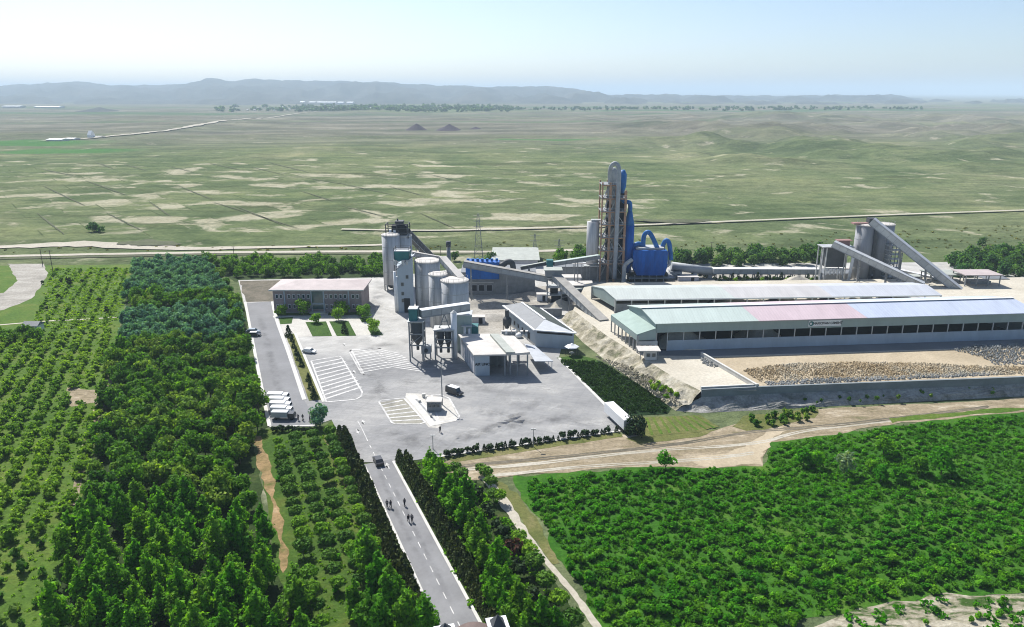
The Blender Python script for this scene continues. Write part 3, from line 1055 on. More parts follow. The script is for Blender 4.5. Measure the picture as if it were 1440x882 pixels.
sheet('median_strip', [(401.5, 470), (414.5, 469), (452, 562), (434.5, 563.5)], 0.16, M['grass_dry'], rough=(2, 0.2))
strip('kerb', [(415, 469), (433, 512), (455, 565)], 0.8, 0.2, M['kerb'])
for q in ([(429.5, 453), (458.5, 452), (467, 472.5), (439.5, 473)], [(463, 452), (490, 451.5), (501, 472), (473.5, 472.5)],
          [(517, 462), (526, 452), (538.5, 471.5), (523, 472)], [(392, 447), (412, 446), (410, 455), (394, 456)], [(505, 447), (518, 446), (522, 452), (509, 453)],
          [(388, 440), (443, 439.5), (441, 443.5), (389, 444)], [(462, 439.5), (516, 438.5), (517, 442.5), (461, 443.5)]):
    sheet('lawn', q, 0.17, M['grass_bright'])
for q in ([(384, 444), (411, 443.5), (411, 446), (384, 446.5)],):
    sheet('kerb', q, 0.15, M['kerb'])

# ---- the entrance road
c0, c1 = G(536.5, 660), G(638, 864)
RD = (c1 - c0).normalized()            # towards the camera
RN = Vector((-RD.y, RD.x, 0))          # to the right of the picture
if RN.x < 0:
    RN = -RN
HW = (G(557, 657) - c0).dot(RN)
R0 = c0 - RD * 3.5
R1 = c0 + RD * 92


def rp(s, off):
    """point on the road: s metres from its mouth, off metres right of the centre line"""
    return R0 + RD * s + RN * off


RL = (R1 - R0).length
sheet('road', [rp(0, -HW), rp(0, HW), rp(RL, HW), rp(RL, -HW)], 0.13, M['road'], world=True)
for off in (-HW + 0.1, HW - 0.1):
    strip('kerb', [rp(1, off * 1.03), rp(RL / 2, off * 1.03), rp(RL, off * 1.03)], 0.55, 0.22, M['kerb'], world=True)
s = -9.0
while s < RL:
    sheet('lane_marking', [rp(s, -.08), rp(s, .08), rp(s + 1.9, .08), rp(s + 1.9, -.08)], 0.15, M['paint'], world=True)
    s += 3.9
strip('lane_marking', [(503, 592), (509, 603), (517, 620)], 0.18, 0.15, M['paint'])


def arrow(px, py, rz=0.0, k=1.0):
    p = G(px, py)
    d = (RD if rz == 0 else -RD)
    n = Vector((-d.y, d.x, 0))
    pts = [(0, -.12), (1.6, -.12), (1.6, -.55), (3.0, 0), (1.6, .55), (1.6, .12), (0, .12)]
    sheet('road_arrow', [p + d * a * k + n * b * k for a, b in pts], 0.152, M['paint'], world=True)


for a in ((547.5, 660, 1), (501, 604, 0), (513, 598, 1), (486, 487, 1), (500, 526, 1)):
    arrow(*a)


def hatch(outline, lines, w=0.35, ow=0.45):
    P = outline + [outline[0]]
    mb = MB()
    for a, b in zip(P, P[1:]):
        ga, gb = G(*a), G(*b)
        d = (gb - ga).normalized()
        n = Vector((-d.y, d.x, 0)) * ow / 2
        mb.add([(*(ga + n)[:2], .15), (*(ga - n)[:2], .15), (*(gb - n)[:2], .15), (*(gb + n)[:2], .15)], [(0, 1, 2, 3)])
    o = mb.build('hatch_outline', M['paint'])
    o['kind'] = 'structure'
    mb = MB()
    for ln in lines:
        for a, b in zip(ln, ln[1:]):
            ga, gb = G(*a), G(*b)
            d = (gb - ga).normalized()
            n = Vector((-d.y, d.x, 0)) * w / 2
            mb.add([(*(ga + n)[:2], .154), (*(ga - n)[:2], .154), (*(gb - n)[:2], .154), (*(gb + n)[:2], .154)], [(0, 1, 2, 3)])
    o = mb.build('hatch_marking', M['paint'])
    o['kind'] = 'structure'


def lerp(a, b, t):
    return (a[0] + (b[0] - a[0]) * t, a[1] + (b[1] - a[1]) * t)


sheet('parking_bay', [(437, 507), (478, 501), (510, 553), (507, 559), (498, 563), (457, 566)], 0.13, M['plaza'])
o1 = [(437.5, 508), (477, 501.5), (480, 503), (509.5, 552), (508, 558), (500, 562.5), (459, 566)]
hatch(o1, [[lerp((437.5, 511), (459, 564), (i + .5) / 10), lerp((480, 500), (510, 547), (i + 1) / 10.5)] for i in range(10)], 0.75)
o2 = [(491, 495), (494, 493), (536, 490.5), (575, 508), (600, 522), (590, 527), (512, 527.5), (508, 525)]
hatch(o2[:1] + o2[1:2] + o2[6:], [], 0.4)
hatch([(491, 495), (494, 492.5), (536, 490.5), (494, 493.2)], [[lerp((491, 495.5), (509, 526), (i + .5) / 9), lerp((527, 489.5), (553, 518), (i + .5) / 9), lerp((560, 496), (598, 525), (i + .5) / 9)] for i in range(9)], 0.55)
sheet('parking_bay', [(534, 566), (569, 560.5), (597, 596), (553, 597)], 0.132, M['bay'])
sheet('weighbridge_island', [(570, 560.5), (571, 553), (588, 553.5), (608, 556), (632, 562), (645, 588), (641, 592), (622, 596), (616, 602), (603, 601), (598, 595)], 0.135, M['pave'])
o3 = [(533, 566), (536, 563.5), (568, 560.5), (598, 594.5), (590, 597), (556, 597), (551, 595)]
hatch(o3, [[lerp((535, 568), (553, 595), (i + .5) / 6), lerp((562, 560), (596, 592), (i + .7) / 6)] for i in range(6)], 0.6)
hatch([(607, 555.5), (620, 556), (632, 561), (646, 586), (644, 590), (636, 592), (617, 594)], [], 0.4)
# steel weighbridge deck and its kerbs
strip('weighbridge_deck', [(577, 556), (596, 577), (613, 598)], 3.0, 0.20, M['kerb'])
strip('weighbridge_rail', [(585, 561), (600, 578), (612, 592)], 0.5, 0.24, M['steel'])

# ---- raised platform of the storage sheds: 4 m above the square, sloping bank on its left and front
PZ = 4.0
EDGE = [(806, 436), (850, 470), (905, 504), (950, 532), (986, 550), (1070, 546), (1200, 541), (1390, 534), (1560, 527), (1900, 513)]
edge = [G(x, y, PZ) for x, y in EDGE]
back = [G(1900, 384, PZ), G(824, 398, PZ)]
sheet('platform', [p for p in edge] + back, PZ, M['sand_pale'], world=True)
foot = [G(*p) for p in ((783, 444), (820, 482), (868, 520), (912, 550), (950, 578), (985, 581), (1070, 577), (1200, 570), (1390, 560), (1560, 552), (1900, 536))]
foot = [foot[0]] + foot[1:]


def bank(name, top, bot, mat, amp, seed, k=9, sub=14, zt=PZ, z0=0.03):
    vs, fs = [], []
    rows = []
    for i in range(len(top) - 1):
        for j in range(sub):
            t = j / sub
            rows.append((top[i].lerp(top[i + 1], t), bot[i].lerp(bot[i + 1], t)))
    rows.append((top[-1], bot[-1]))
    for a, b in rows:
        for u in range(k + 1):
            w = u / k
            p = Vector((a.x, a.y, zt)).lerp(Vector((b.x, b.y, z0)), w)
            g = math.sin(PI * w) * amp
            nz = fbm(p.x, p.y, 0.28, seed, 5)
            p.z += nz * g
            p.y += fbm(p.x, p.y, 0.2, seed + 3, 4) * g * 0.8 - (0.4 * g if w > .5 else 0)
            p.x += fbm(p.x, p.y, 0.2, seed + 6, 4) * g * 0.8
            vs.append(p[:])
    m = k + 1
    for i in range(len(rows) - 1):
        for u in range(k):
            fs.append((i * m + u, i * m + u + 1, (i + 1) * m + u + 1, (i + 1) * m + u))
    mb = MB()
    mb.add(vs, fs)
    o = mb.build(name, mat)
    o['kind'] = 'structure'
    return o


bank('bank', edge[:5], foot[:5], M['spoil'], 1.1, 2.3)
WALLH = 1.5
wt = [Vector((p.x, p.y - 0.6, 0)) for p in edge[4:]]
bank('bank', wt, foot[4:], M['grey_slope'], 0.7, 6.1, zt=PZ - WALLH)
sheet('shed_apron', [G(905, 500, PZ), G(986, 503, PZ), G(1064, 549, PZ), G(988, 550, PZ)], PZ + .02, M['sand_pale'], world=True, rough=(3, .5))
sheet('stockyard', [G(992, 503, PZ), G(1390, 490, PZ), G(1900, 470, PZ), G(1900, 513, PZ), G(1560, 527, PZ), G(1390, 534, PZ), G(1072, 546, PZ)], PZ + .03, M['sand'], world=True)
sheet('shed_road', [G(905, 494, PZ), G(1900, 448, PZ), G(1900, 470, PZ), G(1390, 489, PZ), G(1000, 501, PZ), G(905, 500, PZ)], PZ + .025, M['asphalt'], world=True)

# ---- green plots beside the bank
sheet('crop_plot', [(783, 503), (812, 499), (845, 508), (905, 545), (944, 574), (938, 582), (872, 585)], 0.13, M['grass_dark'], rough=(2, .5))
sheet('lawn', [(783, 503), (812, 499), (838, 505), (842, 511), (793, 514)], 0.16, M['grass_bright'], rough=(2, .4))
sheet('crop_plot', [(900, 587), (985, 584), (1012, 600), (985, 607), (905, 615), (880, 604)], 0.12, M['grass_dry'], rough=(2, .5))
for i in range(9):
    t = i / 8
    a, b = lerp((900, 588), (975, 584), t), lerp((905, 613), (1005, 602), t)
    strip('crop_row', [a, lerp(a, b, .5), b], 0.7, 0.16, M['grass_orchard'], wob=.4)

# ---- the plain beyond: tracks, ditches, railway bank, highway, fields
strip('railway', [(-120, 363), (60, 359), (250, 355.5), (420, 354), (560, 353.5), (700, 354), (820, 351)], 5, 0.2, M['track'], wob=0.1)
strip('railway_ditch', [(-120, 366), (60, 362.4), (250, 358.5), (420, 356.8), (560, 356), (700, 356.2)], 3.4, 0.3, M['scrub_dark'], wob=0.3)
strip('track', [(690, 322), (760, 320), (900, 316), (1050, 310), (1220, 303), (1390, 297), (1560, 291)], 4, 0.9, M['track'], wob=0.2)
strip('track', [(-100, 352), (50, 345), (120, 343), (260, 349), (400, 347), (540, 344)], [8, 12, 14, 9, 5, 4], 0.4, M['track'], wob=0.35)
strip('track', [(690, 322), (600, 324), (480, 322)], 4, 0.7, M['track'], wob=0.3)
strip('scrub_band', [(165, 342), (205, 340.5), (250, 344)], [5, 16, 5], 0.7, M['scrub_dark'], wob=0.5)
strip('scrub_band', [(890, 308), (945, 311), (1000, 309)], [4, 14, 4], 1.2, M['scrub_dark'], wob=0.5)


def on_ground(px, py):
    p = G(px, py)
    return Vector((p.x, p.y, ground_z(p.x, p.y)))


def draped(name, pts, w, mat, lift=0.4, sub=24):
    P = [G(x, y) for x, y in pts]
    vs, fs = [], []
    Q = []
    for a, b in zip(P, P[1:]):
        for k in range(sub):
            Q.append(a.lerp(b, k / sub))
    Q.append(P[-1])
    for i, q in enumerate(Q):
        d = (Q[min(i + 1, len(Q) - 1)] - Q[max(i - 1, 0)]).normalized()
        n = Vector((-d.y, d.x, 0)) * w * random.uniform(0.3, .7) * min(1, .25 + 2.5 * min(i, len(Q) - 1 - i) / len(Q))
        for p in (q + n, q - n):
            vs.append((p.x, p.y, max(ground_z(q.x, q.y), ground_z(p.x, p.y)) + lift))
    for i in range(len(Q) - 1):
        fs.append((2 * i, 2 * i + 1, 2 * i + 3, 2 * i + 2))
    mb = MB()
    mb.add(vs, fs)
    o = mb.build(name, mat)
    o['kind'] = 'structure'


for a, b in (((52, 238), (110, 250)), ((132, 228), (162, 240)), ((175, 233), (208, 243)), ((232, 235), (272, 245)), ((290, 231), (345, 243)), ((352, 237), (400, 248)),
             ((375, 230), (440, 246)), ((480, 259), (560, 276)), ((545, 262), (600, 277)), ((300, 285), (350, 300)), ((210, 284), (240, 305)), ((350, 300), (420, 322)), ((480, 290), (545, 306)), ((52, 300), (90, 330)), ((330, 290), (400, 318)), ((60, 262), (120, 290)), ((120, 255), (180, 276)), ((250, 262), (300, 282)), ((420, 268), (470, 284)), ((590, 300), (640, 322)), ((150, 300), (200, 325)), ((420, 250), (500, 262)), ((600, 246), (680, 262))):
    m = lerp(a, b, .5)
    draped('ditch', [a, m, b], 0.7 + Yof(a[1]) * 0.0009, M['scrub_dark'])
draped('highway', [(40, 200), (100, 196), (180, 190.5), (260, 181), (340, 170), (400, 162.5), (450, 157.5)], 16, M['track'], 1.5)

# tyre stains and scuffs worn into the square: ribbons that fade out towards their edges
def stain_mat(name, col, scale, lo, hi, amt):
    m, nt, b = new_mat(name)
    b.inputs['Base Color'].default_value = (*col, 1)
    b.inputs['Roughness'].default_value = .95
    b.inputs['Specular IOR Level'].default_value = .1
    at_ = N(nt, 'ShaderNodeAttribute', attribute_name='fade')
    a = maprange(nt, noise_tex(nt, coords(nt), scale, 7, .68, .4), lo, hi, 0, amt)
    nt.links.new(math_n(nt, 'MULTIPLY', a, at_.outputs['Fac']), b.inputs['Alpha'])
    return m


M['tyre'] = stain_mat('tyre_stain', (.12, .12, .12), .22, .38, .66, .28)
M['scuff'] = stain_mat('cement_scuff', (.60, .59, .56), .2, .38, .66, .45)


def stain(name, pts, w, z, mat, sub=10):
    P = poly_px(pts, z)
    Q = []
    for i in range(len(P) - 1):
        a, b, c, d = P[max(i - 1, 0)], P[i], P[i + 1], P[min(i + 2, len(P) - 1)]
        for k in range(sub):
            t = k / sub
            Q.append(0.5 * ((2 * b) + (c - a) * t + (2 * a - 5 * b + 4 * c - d) * t * t + (3 * b - a - 3 * c + d) * t ** 3))
    Q.append(P[-1])
    vs, fd, fs = [], [], []
    for i, q in enumerate(Q):
        d = Q[min(i + 1, len(Q) - 1)] - Q[max(i - 1, 0)]
        nr = Vector((-d.y, d.x, 0)).normalized()
        e = min(1, 5 * min(i, len(Q) - 1 - i) / len(Q))
        for k in (-1, -.5, 0, .5, 1):
            p = q + nr * w * .5 * k
            vs.append((p.x, p.y, z))
            fd.append(e * (1 - abs(k)) ** .6)
    for i in range(len(Q) - 1):
        for k in range(4):
            fs.append((5 * i + k, 5 * i + k + 1, 5 * i + k + 6, 5 * i + k + 5))
    me = bpy.data.meshes.new(name)
    me.from_pydata(vs, [], fs)
    at_ = me.attributes.new('fade', 'FLOAT', 'POINT')
    at_.data.foreach_set('value', fd)
    me.materials.append(mat)
    o = bpy.data.objects.new(name, me)
    COL.objects.link(o)
    o['kind'] = 'structure'


_tz = .158
for _pts, _w, _m in (([(515, 492), (535, 486), (560, 481), (582, 484)], 6, 'tyre'), ([(500, 575), (540, 545), (590, 535), (660, 540), (720, 560)], 6, 'tyre'), ([(520, 600), (580, 615), (660, 612), (740, 590)], 6, 'tyre'),
                     ([(640, 625), (690, 600), (740, 575), (770, 550)], 4, 'tyre'), ([(470, 500), (510, 520), (540, 550), (545, 585)], 5, 'tyre'), ([(660, 570), (720, 585), (790, 592), (845, 590)], 7, 'tyre'),
                     ([(555, 615), (600, 628), (650, 622)], 6, 'tyre'), ([(455, 485), (490, 480), (540, 478)], 6, 'scuff'), ([(640, 580), (690, 582), (740, 588)], 10, 'scuff'), ([(690, 560), (760, 570), (830, 580)], 9, 'scuff'),
                     ([(760, 610), (810, 600), (860, 590)], 10, 'scuff'), ([(560, 535), (610, 540), (660, 552)], 8, 'scuff'), ([(530, 420), (545, 450), (560, 480)], 12, 'scuff'), ([(540, 400), (530, 420), (525, 450)], 7, 'tyre'),
                     ([(680, 540), (740, 545), (800, 550)], 9, 'scuff'), ([(600, 615), (660, 605), (720, 612)], 8, 'scuff'), ([(700, 600), (760, 592), (820, 575)], 5, 'tyre'),
                     ([(365, 440), (380, 500), (398, 565)], 3, 'tyre'), ([(541, 660), (577, 730), (640, 860)], 1.4, 'tyre'), ([(529, 652), (562, 730), (615, 830)], 1.4, 'tyre')):
    _tz += .0022
    stain('tyre_stain' if _m == 'tyre' else 'cement_scuff', _pts, _w, _tz, M[_m])
# ------------------------------------------------------------------ buildings of the plant
def V2(p):
    return (p.x, p.y)


def window(parent, p, along, w, h, nrm, frame_mat=None, glass=None):
    """a framed window (frame > pane) standing 4 cm proud of a wall; p = centre"""
    up = Vector((0, 0, 1))
    c = p + nrm * 0.05
    f = MB()
    for sg in (-1, 1):
        f.bar(c + along * (sg * w / 2) - up * h / 2, c + along * (sg * w / 2) + up * h / 2, 0.12, 0.14)
        f.bar(c - along * (w / 2 - .07) + up * (sg * h / 2), c + along * (w / 2 - .07) + up * (sg * h / 2), 0.12, 0.13)
    fr = f.build('window', frame_mat or M['white'], parent)
    g = MB()
    a, b = c - nrm * 0.02 - along * w / 2 - up * h / 2, c - nrm * 0.02 + along * w / 2 - up * h / 2
    g.add([a, b, b + up * h, a + up * h], [(0, 1, 2, 3)])
    g.build('pane', glass or M['glass'], fr, off=parent.location)
    return fr


# ---- office
Y0 = Yof(439.5)
a, b = at(386, 439.5, Y0), at(509.5, 439, Y0)
a.z = b.z = 0.1
OH = at(386, 408.5, Y0).z
office = thing('office_building', 'long two storey brick office with tinted glass entrance and faded red hipped roof', 'building', ((a + b) / 2).to_tuple())
dx = (b - a).normalized()
dy = Vector((-dx.y, dx.x, 0))
nf = -dy
Wd, Dp = (b - a).length, 15.0
MB().prism([V2(a), V2(b), V2(b + dy * Dp), V2(a + dy * Dp)], 0.0, OH).build('wall', M['brick'], office)
ov = 1.1
r = MB()
e = [a - dx * ov - dy * ov, b + dx * ov - dy * ov, b + dx * ov + dy * (Dp + ov), a - dx * ov + dy * (Dp + ov)]
rz = 2.1
r1, r2 = a + dx * 7 + dy * Dp / 2, b - dx * 7 + dy * Dp / 2
r.add([(p.x, p.y, OH + .02) for p in e] + [(p.x, p.y, OH + .45) for p in e] + [(r1.x, r1.y, OH + rz), (r2.x, r2.y, OH + rz)],
      [(3, 2, 1, 0), (0, 1, 5, 4), (1, 2, 6, 5), (2, 3, 7, 6), (3, 0, 4, 7), (4, 5, 9, 8), (5, 6, 9), (6, 7, 8, 9), (7, 4, 8)])
r.build('roof', M['pink_roof'], office)
f = MB()
f.bar(a - dx * ov - dy * (ov + .08) + Vector((0, 0, OH + .2)), b + dx * ov - dy * (ov + .08) + Vector((0, 0, OH + .2)), .14, .55)
f.build('fascia', M['cream'], office)
mid = a + dx * (Wd * 0.505)
g = MB()
g.box(mid + nf * .12 + Vector((0, 0, OH * .5 + .6)), (4.2, .5, OH - 1.6), math.atan2(dx.y, dx.x))
g.build('entrance_glazing', M['teal_glass'], office)
g = MB()
for sg in (-1, 1):
    g.bar(mid + dx * sg * 2.3 + nf * .3, mid + dx * sg * 2.3 + nf * .3 + Vector((0, 0, OH - .1)), .4, .4)
g.bar(mid - dx * 2.1 + nf * .32 + Vector((0, 0, 3.4)), mid + dx * 2.1 + nf * .32 + Vector((0, 0, 3.4)), .3, .5)
g.build('entrance_frame', M['bluewall'], office)
g = MB()
g.box(mid + nf * 1.3 + Vector((0, 0, .25)), (6.0, 2.4, .4), math.atan2(dx.y, dx.x))
g.build('step', M['pave'], office)
for t in (0.13, 0.855):
    p = a + dx * Wd * t + nf * .12
    MB().bar(p, p + Vector((0, 0, OH - .05)), .45, .3).build('pilaster', M['bluewall'], office)
for row in (0.27, 0.72):
    for t in (0.045, 0.09, 0.18, 0.235, 0.29, 0.345, 0.40, 0.60, 0.655, 0.71, 0.765, 0.815, 0.905, 0.955):
        window(office, a + dx * Wd * t + Vector((0, 0, OH * row)), dx, 1.0, 1.5, nf)


# ---- silos
def silo(name, label, px, base, top, wpx, mat='silo', skirt=0.0, cap=True, group=None, n=32, pipes=()):
    p = G(px, base)
    dep = p.y * CT + CH * ST
    r = wpx / 2 / FPX * dep
    c = p + Vector((p.x, p.y, 0)).normalized() * r
    h = at(px, top, p.y).z
    t = thing(name, label, 'silo', (c.x, c.y, 0), group)
    prof = [(r, skirt), (r, h - .6)]
    MB().lathe((c.x, c.y, 0), prof, n).build('shell', M[mat], t, smooth=True)
    if skirt:
        mb = MB()
        mb.lathe((c.x, c.y, 0), [(r * .35, skirt * .35), (r * .97, skirt + .02)], n)
        mb.build('hopper', M['dark_metal'], t, smooth=True)
        for k in range(8):
            q = c + Vector((math.cos(k * PI / 4 + .2), math.sin(k * PI / 4 + .2), 0)) * r * .9
            MB().tube((q.x, q.y, 0), (q.x, q.y, skirt + .3), .3, n=6).build('leg', M['steel'], t)
    mb = MB()
    mb.lathe((c.x, c.y, h - .6), [(r + .12, 0), (r + .12, .35), (r - .4, .6), (.3, 1.0)], n)
    mb.build('roof', M['roof_dust'], t, smooth=False)
    rail = MB()
    for k in range(16):
        q = c + Vector((math.cos(k * PI / 8), math.sin(k * PI / 8), 0)) * (r - .15)
        q2 = c + Vector((math.cos((k + 1) * PI / 8), math.sin((k + 1) * PI / 8), 0)) * (r - .15)
        rail.tube((q.x, q.y, h - .3), (q.x, q.y, h + .9), .04, n=4)
        rail.tube((q.x, q.y, h + .9), (q2.x, q2.y, h + .9), .04, n=4)
    rail.build('railing', M['steel'], t)
    lad = MB()
    a_ = math.atan2(-c.y, -c.x) - .5
    u_ = Vector((math.cos(a_), math.sin(a_), 0))
    v_ = Vector((-u_.y, u_.x, 0))
    for sg in (-.28, .28):
        q = c + u_ * (r + .22) + v_ * sg
        lad.bar((q.x, q.y, max(skirt, .2)), (q.x, q.y, h + .9), .09, .09)
    for k in range(int((h - skirt) / .9)):
        z = skirt + .5 + k * .9
        q = c + u_ * (r + .22)
        lad.bar(q - v_ * .28 + Vector((0, 0, z)), q + v_ * .28 + Vector((0, 0, z)), .06, .06)
    lad.build('ladder', M['steel'], t)
    for k in range(1, 4):
        mb = MB()
        z = skirt + (h - skirt) * k / 4
        mb.lathe((c.x, c.y, 0), [(r + .01, z - .09), (r + .05, z - .07), (r + .05, z + .07), (r + .01, z + .09)], n)
        mb.build('band', M['concrete'], t)
    return t, c, r, h


silo('cement_silo', 'tall pale silo farthest left, under a dark conveyor head house', 553, 411, 331, 25, skirt=3.0)
silo('cement_silo', 'tall pale silo half hidden behind the teal bin tower', 570, 407, 332, 24, skirt=3.0)
s3 = silo('cement_silo', 'wide plain grey silo between the gabled packing tower and the paired stout silos', 603, 441, 369, 36)
s4 = silo('cement_silo', 'stout grey silo with a flat pale lid, nearest the loading frames', 641, 470, 397, 39)
s5 = silo('cement_silo', 'narrow pale silo squeezed behind the stout grey silo', 618, 463, 387, 26)

# ---- head house over the left silos
Yh = Yof(409)
t = thing('head_house', 'dark open steel head house on top of the leftmost tall silos', 'conveyor house', at(560, 333, Yh + 6).to_tuple())
c = at(560, 332, Yh + 6)
mb = MB()
for x in (-4.6, 0, 4.6):
    for y in (-3, 3):
        mb.bar((c.x + x, c.y + y, c.z - .5), (c.x + x, c.y + y, c.z + 5.5), .35, .35)
for z in (1.8, 3.6, 5.4):
    for y in (-3, 3):
        mb.bar((c.x - 4.6, c.y + y, c.z + z), (c.x + 4.6, c.y + y, c.z + z), .25, .25)
for x in (-4.6, 0, 4.6):
    mb.bar((c.x + x, c.y - 3, c.z + 5.4), (c.x + x, c.y + 3, c.z + 5.4), .25, .25)
mb.build('frame', M['dark_metal'], t)
mb = MB(); mb.box((c.x + .8, c.y, c.z + 2.6), (6.2, 4.6, 4.2)); mb.build('cabin', M['dark_in'], t)
mb = MB(); mb.box((c.x + .8, c.y, c.z + 6.0), (3.4, 4.0, 1.0)); mb.tube((c.x, c.y, c.z + 6.4), (c.x, c.y, c.z + 7.4), .3, n=8); mb.build('hoist', M['dark_metal'], t)
for x in (-2.8, -1.0):
    mb = MB(); mb.box((c.x + x, c.y - 2.7, c.z + 1.6), (.9, .9, 3.0)); mb.build('filter', M['white'], t)


def gallery(name, label, A, B, w=2.4, h=2.2, legs=(), body='grey_metal', roof='galv', legw=1.6, legmat='steel', zleg=0.1, group=None, cat='conveyor', rails=True):
    """an inclined belt gallery: body, roof sheet, trestle legs"""
    A, B = Vector(A), Vector(B)
    t = thing(name, label, cat, (A.x, A.y, min(A.z, B.z)), group)
    d = (B - A).normalized()
    side = d.cross(Vector((0, 0, 1))).normalized()
    up = side.cross(d)
    MB().bar(A - up * .15, B - up * .15, w, h - .3).build('gallery', M[body], t)
    MB().bar(A + up * (h / 2 - .04), B + up * (h / 2 - .04), w + .3, .22).build('roof', M[roof], t)
    if rails:
        mb = MB()
        n = int((B - A).length / 3)
        for sg in (-1, 1):
            o = side * sg * (w / 2 + .06)
            mb.bar(A + o - up * h * .45, B + o - up * h * .45, .14, .3)
            for i in range(n):
                p = A.lerp(B, i / n) + o
                mb.bar(p - up * h * .4, p + up * h * .42, .1, .1)
        mb.build('truss', M['steel'], t)
    for k in legs:
        p = A.lerp(B, k)
        mb = MB()
        for sg in (-1, 1):
            q = p + side * sg * legw / 2
            mb.bar(q - up * h / 2, (q.x + side.x * sg * .5, q.y + side.y * sg * .5, zleg), .4, .4)
        H = p.z - zleg
        for j in range(1, max(2, int(H / 4))):
            z = zleg + H * j / max(2, int(H / 4))
            mb.bar(p + side * legw * .55 + Vector((0, 0, z - p.z)), p - side * legw * .55 + Vector((0, 0, z - p.z)), .2, .2)
        mb.build('trestle', M[legmat], t)
    return t


Yb = Yof(392)
gallery('belt_conveyor', 'dark steep conveyor climbing to the head house on the leftmost silos', at(563, 318, Yh + 6), at(608, 364, Yb + 4), 2.6, 2.6, (.55,), 'dark_metal', 'grey_metal')
gallery('belt_conveyor', 'short level dusty conveyor from the teal bin over the wide grey silo', at(579, 357, Yof(430)), at(625, 365, Yof(425)), 1.8, 1.8, (), 'grey_metal', 'roof_dust')
gallery('belt_conveyor', 'pale sloping conveyor running down onto the stout silo lid', at(622, 364, Yof(448)), at(648, 393, Yof(462)), 2.4, 1.9, (), 'galv', 'roof_dust')

# ---- teal bin + gabled packing tower
Yt = Yof(440)
a, b = at(561, 440, Yt), at(583, 444, Yt)
a.z = b.z = 0
h1, h2 = at(561, 375, Yt).z, at(580, 364, Yt).z
t = thing('packing_tower', 'tall grey packing tower with sloping top, small square windows and a dark doorway', 'building', ((a + b) / 2).to_tuple())
dp = Vector((-1.5, 9, 0))
mb = MB(); mb.prism([V2(a), V2(b), V2(b + dp), V2(a + dp)], 0, [h1 - 1, h2, h2, h1 - 1]); mb.build('wall', M['bluewall'], t)
mb = MB(); mb.bar(a + Vector((-.15, 4.5, h1 - .8)), b + Vector((-.15, 4.5, h2 + .2)), 9.6, .25, (0, 0, 1)); mb.build('roof', M['roof_pale'], t)
W_ = (b - a).length
for fx, fz in ((.3, .62), (.3, .42), (.3, .27), (.62, .78)):
    window(t, a.lerp(b, fx) + Vector((0, 0, h1 * fz)), (b - a).normalized(), 1.0, 1.3, Vector((0, -1, 0)), M['steel'])
p = a.lerp(b, .55)
mb = MB(); mb.box((p.x, p.y - .06, 2.9), (2.2, .16, 5.6)); mb.build('doorway', M['dark_in'], t)
for x, z1 in ((-1.1, h1 - 2.0), (-.3, h1 - 4)):
    mb = MB(); mb.tube((a.x + x, a.y + .8, 0), (a.x + x, a.y + .8, z1), .5, n=10); mb.build('pipe', M['white'], t, smooth=True)
q = at(566, 360, Yt + 3)
t2 = thing('teal_bin', 'dark teal square bin with white rails above the packing tower', 'bin', (q.x, q.y, q.z - 3.2))
mb = MB(); mb.box((q.x, q.y, q.z + .3), (5.6, 4.2, 3.6)); mb.build('bin', M['teal'], t2)
mb = MB(); mb.box((q.x, q.y, q.z + 2.2), (5.9, 4.5, .22)); mb.build('lid', M['roof_pale'], t2)
mb = MB()
for x in (-2.8, 2.8):
    for y in (-2.1, 2.1):
        mb.bar((q.x + x, q.y + y, q.z - 6), (q.x + x, q.y + y, q.z + 3.4), .22, .22)
for z in (2.9, 3.4, -3.4):
    for y in (-2.1, 2.1):
        mb.bar((q.x - 2.8, q.y + y, q.z + z), (q.x + 2.8, q.y + y, q.z + z), .12, .12)
    for x in (-2.8, 2.8):
        mb.bar((q.x + x, q.y - 2.1, q.z + z), (q.x + x, q.y + 2.1, q.z + z), .12, .12)
mb.build('frame', M['dark_metal'], t2)
for x, y in ((-2.4, -2.4), (.6, -2.6), (2.0, -2.4)):
    mb = MB(); mb.tube((q.x + x, q.y + y, q.z - 2.8), (q.x + x, q.y + y, q.z - 1.0), .7, n=10); mb.build('filter', M['galv'], t2)
# dark stack behind
q = G(632, 402)
zt = at(632, 340, q.y).z
t = thing('exhaust_stack', 'slim dark exhaust stack behind the stout silos', 'stack', (q.x, q.y, 0))
mb = MB(); mb.tube((q.x, q.y, 0), (q.x, q.y, zt), 1.0, .8, 14); mb.build('flue', M['steel'], t, smooth=True)
mb = MB(); mb.tube((q.x, q.y, zt - 2.2), (q.x, q.y, zt + .2), 1.05, n=14); mb.build('cap', M['dark_metal'], t, smooth=True)


